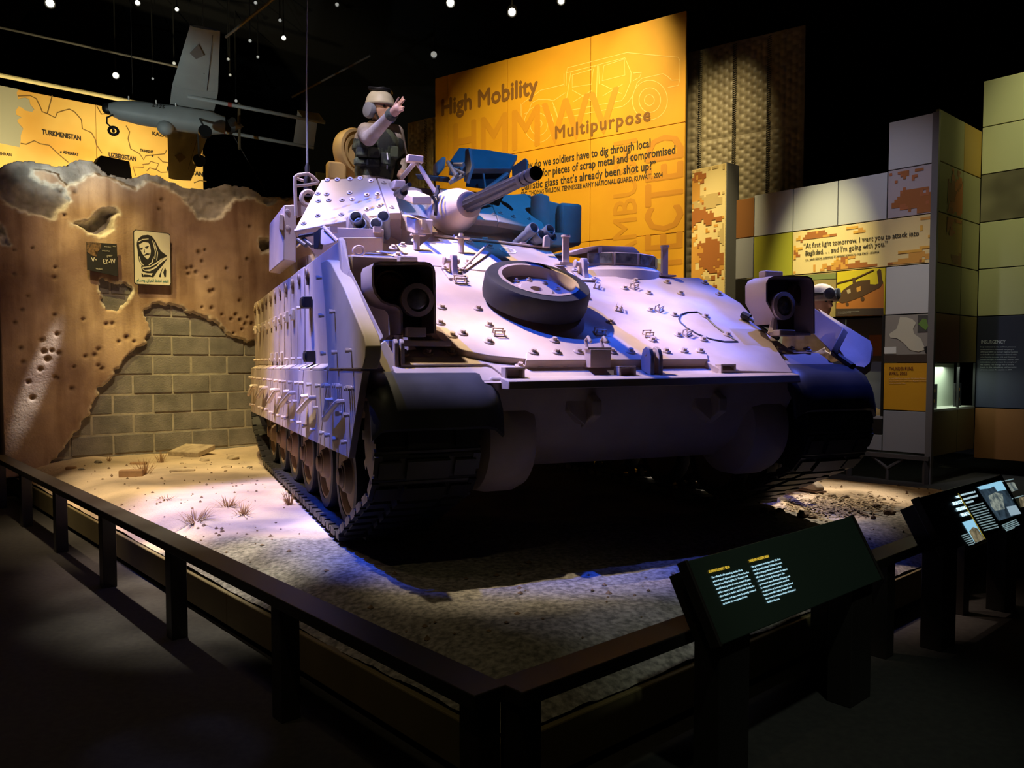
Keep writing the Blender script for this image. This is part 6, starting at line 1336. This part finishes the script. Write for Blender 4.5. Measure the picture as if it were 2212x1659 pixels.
# head
caps += [(hd + Vector((0, 0, .02)), .092, hd + Vector((0, 0, -.015)) + fdir * .012, .082), (hd + Vector((0, 0, -.05)) + fdir * .03, .062, hd + Vector((0, 0, -.085)) + fdir * .05, .038),
         (hd + fdir * .095 + Vector((0, 0, -.0)), .013, hd + fdir * .112 + Vector((0, 0, -.03)), .016), (hd + fdir * .075 + rdir * .03 + Vector((0, 0, .028)), .018, hd + fdir * .075 - rdir * .03 + Vector((0, 0, .028)), .018), (hd + fdir * .086 + rdir * .018 + Vector((0, 0, -.058)), .010, hd + fdir * .086 - rdir * .018 + Vector((0, 0, -.058)), .010)]
# pointing hand
wr = K(846, 247, 6.14); hdir = (K(862, 232, 6.07) - wr).normalized(); hn = hdir.cross(Vector((0, 0, 1))).normalized(); hu = hn.cross(hdir).normalized(); hu = hu if hu.z > 0 else -hu
pm = wr + hdir * .075
caps += [(wr, .034, pm, .036), (wr + hdir * .05 + hu * .02, .024, pm + hu * .022 + hdir * .01, .020), (wr + hdir * .05 - hu * .02, .024, pm - hu * .022 + hdir * .005, .018)]
for k, (off, L, cur) in enumerate([(.030, .085, .25), (.010, .092, .12), (-.012, .070, -.35), (-.032, .055, -.45)]):
    b = pm + hu * off + hdir * .012; m1 = b + (hdir + hu * (cur * .4)).normalized() * L * .55; e1 = m1 + (hdir + hu * cur).normalized() * L * .45
    caps += [(b, .0115, m1, .0105), (m1, .0105, e1, .0085)]
th0 = wr + hdir * .04 + hu * .03; caps += [(th0, .014, th0 + (hdir * .6 + hu * .8 - hn * .3).normalized() * .045, .0115), (th0 + (hdir * .6 + hu * .8 - hn * .3).normalized() * .045, .0115, th0 + (hdir * .9 + hu * .9 - hn * .3).normalized() * .085, .009)]
me = blob('body', caps, .0075, 4)
cuff = wr + hdir * .0
def pick(c):
    if (c - hd).length < .15 and c.z > hd.z - .115: return 0
    if (c - wr).dot(hdir) > .008 and (c - pm).length < .2: return 0
    if (c - K(866, 380, 6.66)).length < .06: return 0
    return 1
paint(me, [SKIN, CLOTH], pick)
pr_ = empty('person', K(810, 400, 6.7), 0, 'person in helmet and camouflage vest pointing from the turret hatch', 'person'); pv = Matrix.Translation(-pr_.location)
def pp_(o): o.matrix_basis = pv; return o
pp_(link('body', me, None, pr_, smooth=180))
vcaps = [(K(808, 372, 6.7), .165, K(811, 340, 6.7), .172), (K(811, 340, 6.7), .172, K(815, 316, 6.69), .178), (K(795, 316, 6.61), .128, K(842, 317, 6.80), .128), (K(800, 296, 6.62), .085, K(842, 298, 6.78), .085)]
vest = pp_(link('vest', blob('vest', vcaps, .012, 6), CAMO, pr_, smooth=180))
td = fdir
for (u, v, y, sx, sz) in [(783, 330, 6.50, .10, .07), (808, 330, 6.48, .09, .08), (780, 350, 6.52, .11, .06), (806, 352, 6.50, .10, .06), (832, 345, 6.53, .08, .10), (850, 330, 6.60, .07, .10), (772, 318, 6.55, .08, .05)]:
    M = Matrix.Rotation(math.atan2(td.y, td.x) + math.pi / 2 - .35, 3, 'Z'); o = ob('pouch', MB().box(K(u, v, y + .02), (sx, .07, sz), M), CAMO, vest, bevel=.012)
for (u0, v0, u1, v1) in [(836, 330, 838, 345), (836, 357, 836, 365)]: ob('white_tab', MB().tube([K(u0, v0, 6.49), K(u1, v1, 6.49)], .007, 4), mat('white_dot', (.8, .8, .78), .5), vest)
pp_(ob('collar', MB().tube([K(818, 272, 6.68) + Vector((.075 * math.cos(t), .075 * math.sin(t), .012 * math.sin(t * 2))) for t in np.linspace(0, 6.28, 17)[:-1]], .022, 8, closed=True), CLOTH, pr_))
pp_(ob('cuff', MB().lathe(wr - hdir * .03, hdir, [(.044, 0), (.048, .02), (.046, .05), (.040, .055)], 18), CAMO, pr_))
def helmet(c, f, r, m, cups=True):
    mb = MB(); nu, nv = 28, 12; side = Vector((f.y, -f.x, 0)).normalized(); up = Vector((0, 0, 1))
    for j in range(nv + 1):
        p = (math.pi * .56) * j / nv
        for i in range(nu):
            t = 2 * math.pi * i / nu; x, y = math.cos(t), math.sin(t); lowr = 1 + (.06 if j > nv - 2 else 0)
            dz = math.cos(p) * r * 1.02 - (.045 * max(0, -x) * (j / nv) ** 2); mb.v.append(c + f * (x * math.sin(p) * r * 1.1 * lowr) + side * (y * math.sin(p) * r * .98 * lowr) + up * dz)
    mb.f = [(j * nu + i, j * nu + (i + 1) % nu, (j + 1) * nu + (i + 1) % nu, (j + 1) * nu + i) for j in range(nv) for i in range(nu)]
    return mb
HELM = mat('cream_helmet', (.66, .60, .42), .5, var=.12, scale=14)
hcn = hd + Vector((0, 0, .046)) - fdir * .016; hm_ = pp_(ob('helmet', helmet(hcn, fdir, .118, HELM), HELM, pr_, smooth=60)); hm_.modifiers.new('s', 'SOLIDIFY').thickness = .008
for s in (1, -1): ob('ear_cup', MB().lathe(hcn + rdir * s * .085 + Vector((0, 0, -.07)), rdir * s, [(.062, 0), (.066, .02), (.058, .045), (.03, .055)], 18), mat('grey_ear_cup', (.28, .30, .36), .6), hm_)
ob('goggles', MB().tube([hcn + Vector((0, 0, .095)) + f_2 for f_2 in [fdir * .06 + rdir * .07, fdir * .085 + rdir * .03 + Vector((0, 0, .01)), fdir * .085 - rdir * .03 + Vector((0, 0, .01)), fdir * .06 - rdir * .07, -fdir * .02 - rdir * .085 + Vector((0, 0, .02)), -fdir * .06 + Vector((0, 0, .035)), -fdir * .02 + rdir * .085 + Vector((0, 0, .02))]], .017, 8, closed=True), BLACK, hm_, smooth=60)
ob('chin_strap', MB().tube([hd + rdir * .085 + fdir * .02 + Vector((0, 0, -.02)), hd + rdir * .06 + fdir * .05 + Vector((0, 0, -.10)), hd + fdir * .065 + Vector((0, 0, -.122))], .009, 6), BLACK, hm_)
for s in (1, -1): pp_(ob('eye', MB().ball(hd + fdir * .083 + rdir * s * .031 + Vector((0, 0, .008)), .011), BLACK, pr_))
# second figure, standing behind the right front of the vehicle
Y2 = 6.62; hd2 = K(1773, 654, Y2); f2 = Vector((.42, -.91, 0)).normalized(); r2 = Vector((f2.y, -f2.x, 0))
ft1 = onz(1738, 1058); ft2 = onz(1648, 1040) ; hip = Vector(((ft1.x + ft2.x) / 2 + .06, (ft1.y + ft2.y) / 2 - .05, .88)); ch = hip.lerp(hd2, .55)
caps = [(hip, .15, ch, .17), (ch + r2 * .1, .12, ch - r2 * .1, .12), (ch + Vector((0, 0, .12)) + r2 * .17, .075, ch + Vector((0, 0, .12)) - r2 * .17, .075), (ch + Vector((0, 0, .15)), .065, hd2, .06),
        (hd2 + Vector((0, 0, .02)), .092, hd2 + f2 * .012, .084), (hd2 + Vector((0, 0, -.05)) + f2 * .03, .062, hd2 + Vector((0, 0, -.085)) + f2 * .05, .038), (hd2 + f2 * .095, .013, hd2 + f2 * .113 + Vector((0, 0, -.03)), .016), (hd2 + f2 * .086 + r2 * .018 + Vector((0, 0, -.058)), .010, hd2 + f2 * .086 - r2 * .018 + Vector((0, 0, -.058)), .010)]
for s, ft in ((1, ft1), (-1, ft2)):
    hp_ = hip + r2 * s * .09; kn = hp_.lerp(ft, .5) + f2 * .05; kn.z = .48; an = ft + Vector((0, 0, .09))
    caps += [(hp_, .10, kn, .075), (kn, .075, an, .055)]
    sh = ch + Vector((0, 0, .12)) + r2 * s * .18; el_ = sh + Vector((0, 0, -.27)) + r2 * s * .05; wr_ = el_ + f2 * .22 + Vector((0, 0, .02)) - r2 * s * .1
    caps += [(sh, .068, el_, .052), (el_, .05, wr_, .036), (wr_, .036, wr_ + f2 * .07, .034)]
    for q in (-.028, -.009, .01, .028): caps += [(wr_ + f2 * .09 + Vector((0, 0, q)), .011, wr_ + f2 * .13 + Vector((0, 0, q - .015)), .010)]
    caps += [(wr_ + f2 * .03 + Vector((0, 0, .03)), .013, wr_ + f2 * .08 + Vector((0, 0, .055)), .010)]
me = blob('body', caps, .0095, 4)
paint(me, [SKIN, CLOTH], lambda c: 0 if (c - hd2).length < .15 and c.z > hd2.z - .12 else (1))
ps = empty('person', Vector((hip.x, hip.y, 0)), 0, 'person in a covered helmet with goggles standing behind the right headlight', 'person'); pv2 = Matrix.Translation(-ps.location)
o = link('body', me, None, ps, smooth=180); o.matrix_basis = pv2
for ft in (ft1, ft2):
    o = ob('boot', MB().prism([ft + f2 * x + Vector((0, 0, z)) + r2 * .045 for x, z in [(-.10, .012), (.17, .012), (.18, .04), (.14, .07), (.05, .10), (.0, .20), (-.09, .20), (-.105, .08)]], r2 * -.09), CLOTH, ps, bevel=.015); o.matrix_basis = pv2
    o = ob('boot_sole', MB().prism([ft + f2 * x + Vector((0, 0, 0)) + r2 * .05 for x in (-.11, .0, .19)] if False else [ft + f2 * -.11 + r2 * .05, ft + f2 * .19 + r2 * .05, ft + f2 * .19 - r2 * .05, ft + f2 * -.11 - r2 * .05], Vector((0, 0, .015))), mat('brown_sole', (.22, .13, .09), .7), ps); o.matrix_basis = pv2
h2 = hd2 + Vector((0, 0, .03)); o = ob('helmet', helmet(h2, f2, .125, None), mat('desert_helmet_cover', (.62, .54, .44), .9, var=.2, scale=18), ps, smooth=60); o.matrix_basis = pv2; o.modifiers.new('s', 'SOLIDIFY').thickness = .01; hmo = o
gg = ob('goggles', MB().tube([h2 + Vector((0, 0, .035)) + q for q in [f2 * .13 + r2 * .0, f2 * .115 + r2 * .07, r2 * .125 + f2 * .02, -f2 * .135, -r2 * .125 + f2 * .02, f2 * .115 - r2 * .07]], .014, 8, closed=True), BLACK, hmo, smooth=60)
for s in (1, -1): ob('goggle_lens', MB().lathe(h2 + Vector((0, 0, .035)) + f2 * .128 + r2 * s * .045, (f2 + r2 * s * .35).normalized(), [(.046, -.01), (.046, .012), (.036, .014), (.004, .016)], 18), mat('goggle_glass', (.45, .5, .55), .12, metal=.6), hmo)
for s in (1, -1):
    o = ob('eye', MB().ball(hd2 + f2 * .083 + r2 * s * .031 + Vector((0, 0, .008)), .011), BLACK, ps); o.matrix_basis = pv2
# ================================================================== GROUND DETAILS
def rock_mesh(seed, sx, sy, sz, rough=.35):
    bm = bmesh.new(); bmesh.ops.create_icosphere(bm, subdivisions=3, radius=1); rs = Vector((seed * 3.1, seed * 1.7, seed))
    for v in bm.verts:
        d = 1 + rough * (noise.noise(v.co * 1.3 + rs) + .5 * noise.noise(v.co * 3.1 + rs)); v.co = Vector((v.co.x * d * sx, v.co.y * d * sy, max(v.co.z * d, -.45) * sz))
    me = bpy.data.meshes.new('rock'); bm.to_mesh(me); bm.free(); return me
ROCK = mat('brown_rock', (.15, .09, .055), .95, col2=(.07, .045, .03), scale=14, bump=.5, bscale=40); PROCK = mat('pale_rock', (.48, .38, .26), .95, col2=(.32, .25, .17), scale=12, bump=.4, bscale=40)
c18 = lambda x, y: (1580 + x / 5.027, 980 + y / 5.027)
RK = [(1100, 455, 62, 'large lumpy brown rock beside the pale stone'), (1235, 465, 45, 'angular brown rock touching the large lumpy one'), (1148, 525, 36, 'pale sandy stone in front of the lumpy brown rocks'), (780, 665, 95, 'long jagged brown rock nearest the tall reading panel'), (890, 680, 55, 'brown rock at the tip of the long jagged one'), (350, 610, 60, 'dark brown clod close to the vehicle track'), (530, 610, 60, 'flat brown clod beside the track shadow'), (440, 630, 40, 'small brown clod between two larger clods'), (1712, 640, 68, 'blocky brown rock standing apart on the litter'), (1575, 575, 60, 'crumbled brown rock behind the blocky one'), (1925, 632, 60, 'flat brown rock toward the far kerb')]
RK += [(x, y, r, 'small brown stone scattered on the sand by the reading panels') for x, y, r in [(1250, 655, 36), (1440, 650, 45), (1545, 690, 36), (1330, 610, 50), (480, 680, 24), (1030, 720, 22), (1390, 425, 24), (1660, 475, 22), (940, 468, 22), (250, 640, 30), (1510, 450, 24)]]
for k, (x, y, r, lb) in enumerate(RK):
    p = onz(*c18(x, y)); sc = r / 5.027 / F * p.y * .80; me = rock_mesh(k + 1, sc * random.uniform(.9, 1.2), sc * random.uniform(.8, 1.1), sc * random.uniform(.6, .8)); o = link('rock', me, PROCK if 'pale' in lb else ROCK, None, smooth=40)
    o.location = (p.x, p.y, sand_at(p) + sc * .18); o.rotation_euler = (0, 0, random.uniform(0, 6)); tag(o, lb, 'rock', 'scattered rocks right of the vehicle')
c19 = lambda x, y: (40 + x / 3.687, 960 + y / 3.687)
for k, (x, y, r, lb) in enumerate([(635, 140, 45, 'grey rubble lump against the ruined wall base'), (500, 172, 42, 'brown rubble lump a little in front of the ruined wall'), (1480, 110, 55, 'broken grey rubble beside the pale slab'), (1660, 150, 55, 'pale flat rubble near the rear of the track'), (1300, 130, 28, 'small rubble stone under the pale slab'), (1700, 90, 75, 'long pale rubble piece lying along the wall'), (1840, 150, 30, 'small brown stone by the rear track')]):
    p = onz(*c19(x, y), .03); sc = r / 3.687 / F * p.y * .6; o = link('rubble', rock_mesh(k + 40, sc * 1.2, sc * .8, sc * .5), PROCK if 'pale' in lb else mat('grey_rubble', (.25, .21, .16), .95, col2=(.14, .12, .09), scale=12, bump=.4), None, smooth=40)
    o.location = (p.x, p.y, sand_at(p) + sc * .15); o.rotation_euler = (0, 0, random.uniform(-.3, .8)); tag(o, lb, 'rubble', 'rubble along the ruined wall')
PLK = mat('weathered_plank', (.42, .25, .12), .8, col2=(.28, .16, .08), scale=8)
for x0, y0, x1, y1, wd, h, lb in [(795, 250, 985, 245, .10, .07, 'short brown plank half buried beside the tall grass tuft'), (885, 165, 1020, 160, .07, .03, 'thin brown plank lying near the wall rubble'), (1190, 100, 1430, 110, .30, .06, 'pale broad slab leaning on the rubble by the wall'), (1200, 212, 1400, 208, .06, .025, 'thin pale stick lying in front of the broad slab'), (370, 190, 450, 188, .06, .03, 'small brown board near the left end of the wall')]:
    a, b = onz(*c19(x0, y0)), onz(*c19(x1, y1)); d = (b - a).normalized(); n = Vector((-d.y, d.x, 0)) * wd; z = max(sand_at(a), sand_at(b)); 
    pts = [Vector((q.x, q.y, z - .01 + (.06 if (wd > .2 and i in (2, 3)) else 0))) for i, q in enumerate((a, b, b + n, a + n))]; cen = sum(pts, Vector()) / 4
    o = ob('plank', MB().hexa([p - cen for p in pts] + [p - cen + Vector((0, 0, h)) for p in pts]), PLK if 'pale' not in lb else PROCK, None, smooth=0, bevel=.008); o.location = cen; tag(o, lb, 'plank')
GR = mat('dry_grass', (.36, .22, .10), .9, col2=(.24, .13, .06), scale=9)
for k, (x, y, wd, h, n, lb) in enumerate([(1000, 230, .16, .20, 46, 'tall dry grass tuft growing by the half buried plank'), (1135, 145, .10, .14, 30, 'dry grass tuft in front of the wall rubble'), (1410, 590, .20, .10, 60, 'wide low dry grass clump nearest the railing'), (1670, 485, .14, .10, 44, 'spiky dry grass clump in open sand'), (1790, 540, .14, .09, 44, 'low dry grass clump between the spiky one and the track'), (2160, 455, .09, .14, 40, 'upright dry grass tuft against the track'), (1180, 432, .12, .05, 24, 'faint flat grass patch in the middle of the sand'), (725, 150, .05, .09, 16, 'tiny grass sprig by the wall rubble lump')]):
    p = onz(*c19(x, y)); mb = MB()
    for i in range(n):
        t = random.uniform(0, 6.28); r = random.uniform(0, .35) * wd; b = Vector((r * math.cos(t), r * math.sin(t), -.01)); lean = random.uniform(.2, 1.0) * wd; hh = h * random.uniform(.4, 1.0); e = b + Vector((math.cos(t) * lean, math.sin(t) * lean, hh)); sd = Vector((-math.sin(t), math.cos(t), 0)) * .0035; m_ = (b + e) / 2 + Vector((0, 0, hh * .12))
        mb.add([b - sd, b + sd, m_ + sd * .7, m_ - sd * .7, e], [(0, 1, 2, 3), (3, 2, 4)])
    o = ob('grass_tuft', mb, GR, None, smooth=0); o.location = (p.x, p.y, sand_at(p)); tag(o, lb, 'grass')
mb = MB(); random.seed(11)
def peb(p, s):
    q = [Vector((s * random.uniform(.6, 1), 0, 0)), Vector((0, s * random.uniform(.6, 1), 0)), Vector((-s * random.uniform(.6, 1), 0, 0)), Vector((0, -s * random.uniform(.6, 1), 0)), Vector((0, 0, s * random.uniform(.4, .9))), Vector((0, 0, -s * .4))]
    mb.add([p + x for x in q], [(0, 1, 4), (1, 2, 4), (2, 3, 4), (3, 0, 4), (1, 0, 5), (2, 1, 5), (3, 2, 5), (0, 3, 5)])
for _ in range(900):
    a, b = random.uniform(.15, 7.2), random.uniform(.15, 5.7); p = ab(a, b); q = tob(p)
    if abs(q.x) < 1.75 and -.4 < q.y < 5.3: continue
    peb(Vector((p.x, p.y, sand_z(a, b) + .003)), random.choice([.006, .008, .010, .014, .02]))
tag(ob('pebbles', mb, mat('dark_pebble', (.26, .17, .10), .9, var=.4, scale=20), None, smooth=0), 'tiny dark pebbles strewn over the sand', 'pebbles', kind='stuff')
mb = MB()
for _ in range(1500):
    x, y = random.gauss(1150, 300), random.gauss(560, 55); p = onz(*c18(x, y)); s = random.uniform(.012, .035); t = random.uniform(0, 6.28); z = sand_at(p) + random.uniform(.002, .018)
    d = Vector((math.cos(t), math.sin(t), random.uniform(-.2, .3))) * s; n = Vector((-math.sin(t), math.cos(t), random.uniform(-.3, .3))) * s * .35; c = Vector((p.x, p.y, z))
    mb.add([c - d, c + n, c + d, c - n], [(0, 1, 2, 3)])
tag(ob('leaf_litter', mb, mat('dry_leaf', (.30, .22, .12), .9, col2=(.16, .11, .07), scale=15), None, smooth=0), 'dry leaf litter and chips around the rocks', 'litter', kind='stuff')
# ================================================================== CEILING LAMPS AND PIPES
LENS = mat('lit_lamp_lens', (1.0, .95, .80), .4, emit=3.0); LENSD = mat('dim_lamp_lens', (.9, .92, .85), .4, emit=.3); CAN = mat('black_lamp_can', (.02, .02, .02), .45)
def lampcan(u, v, r, lit, zt=6.7):
    d = ray(u, v); y = min((zt - H) / d.z, 19.0 / d.y) ; p = C0 + d * y
    o = empty('track_spotlight', Vector((p.x, p.y, 8.6)), 0, 'black ceiling spotlight with a ' + ('bright' if lit else 'dim') + ' lens hanging above the hall', 'spotlight', ('bright' if lit else 'dim') + ' ceiling spotlights'); iv_ = Matrix.Translation(-o.location)
    dr_ = (C0 + Vector((random.uniform(-1.5, 1.5), 2.0, -1.5)) - p).normalized()
    c = ob('can', MB().lathe(p, dr_, [(r * .9, -r * 4.2), (r * 1.35, -r * 3.6), (r * 1.35, .02), (r * 1.15, .02), (r * 1.1, -.02)], 16), CAN, o); c.matrix_basis = iv_
    l = ob('lens', MB().lathe(p - dr_ * .015, dr_, [(r, 0), (r * .7, r * .25), (.001, r * .35)], 14), LENS if lit else LENSD, o); l.matrix_basis = iv_
    k = ob('stem', MB().tube([p - dr_ * r * 2, Vector((p.x, p.y, 8.6))], .012, 6), CAN, o); k.matrix_basis = iv_
for u, v, r, lit in [(108, 7, .06, 1), (297, 6, .035, 1), (382, 20, .028, 1), (552, 6, .025, 0), (250, 163, .055, 1), (613, 82, .035, 1), (540, 88, .026, 0), (557, 123, .024, 0), (605, 44, .026, 0), (493, 128, .025, 0), (497, 162, .024, 0), (973, 6, .06, 1), (1106, 26, .06, 1), (937, 118, .055, 0), (1212, 2, .05, 1), (728, 10, .028, 0), (510, 218, .03, 0), (330, 170, .022, 0), (376, 137, .03, 0)]:
    lampcan(u, v, r, lit)
def pipe(a, b, ya, yb, lb, r=.02):
    pa, pb_ = ond(*a, ya), ond(*b, yb); o = ob('ceiling_pipe', MB().tube([pa, pb_], r, 8), mat('dim_pipe', (.12, .11, .10), .6)); tag(o, lb, 'pipe', 'ceiling pipes')
pipe((488, 80), (600, -10), 12, 11, 'thin dark pipe slanting up beside the drone wing tip')
pipe((-20, 55), (392, 146), 14, 14.5, 'thin dark pipe running above the pale pipe')
pipe((630, 210), (800, 120), 15, 15, 'faint dark pipe behind the antenna')
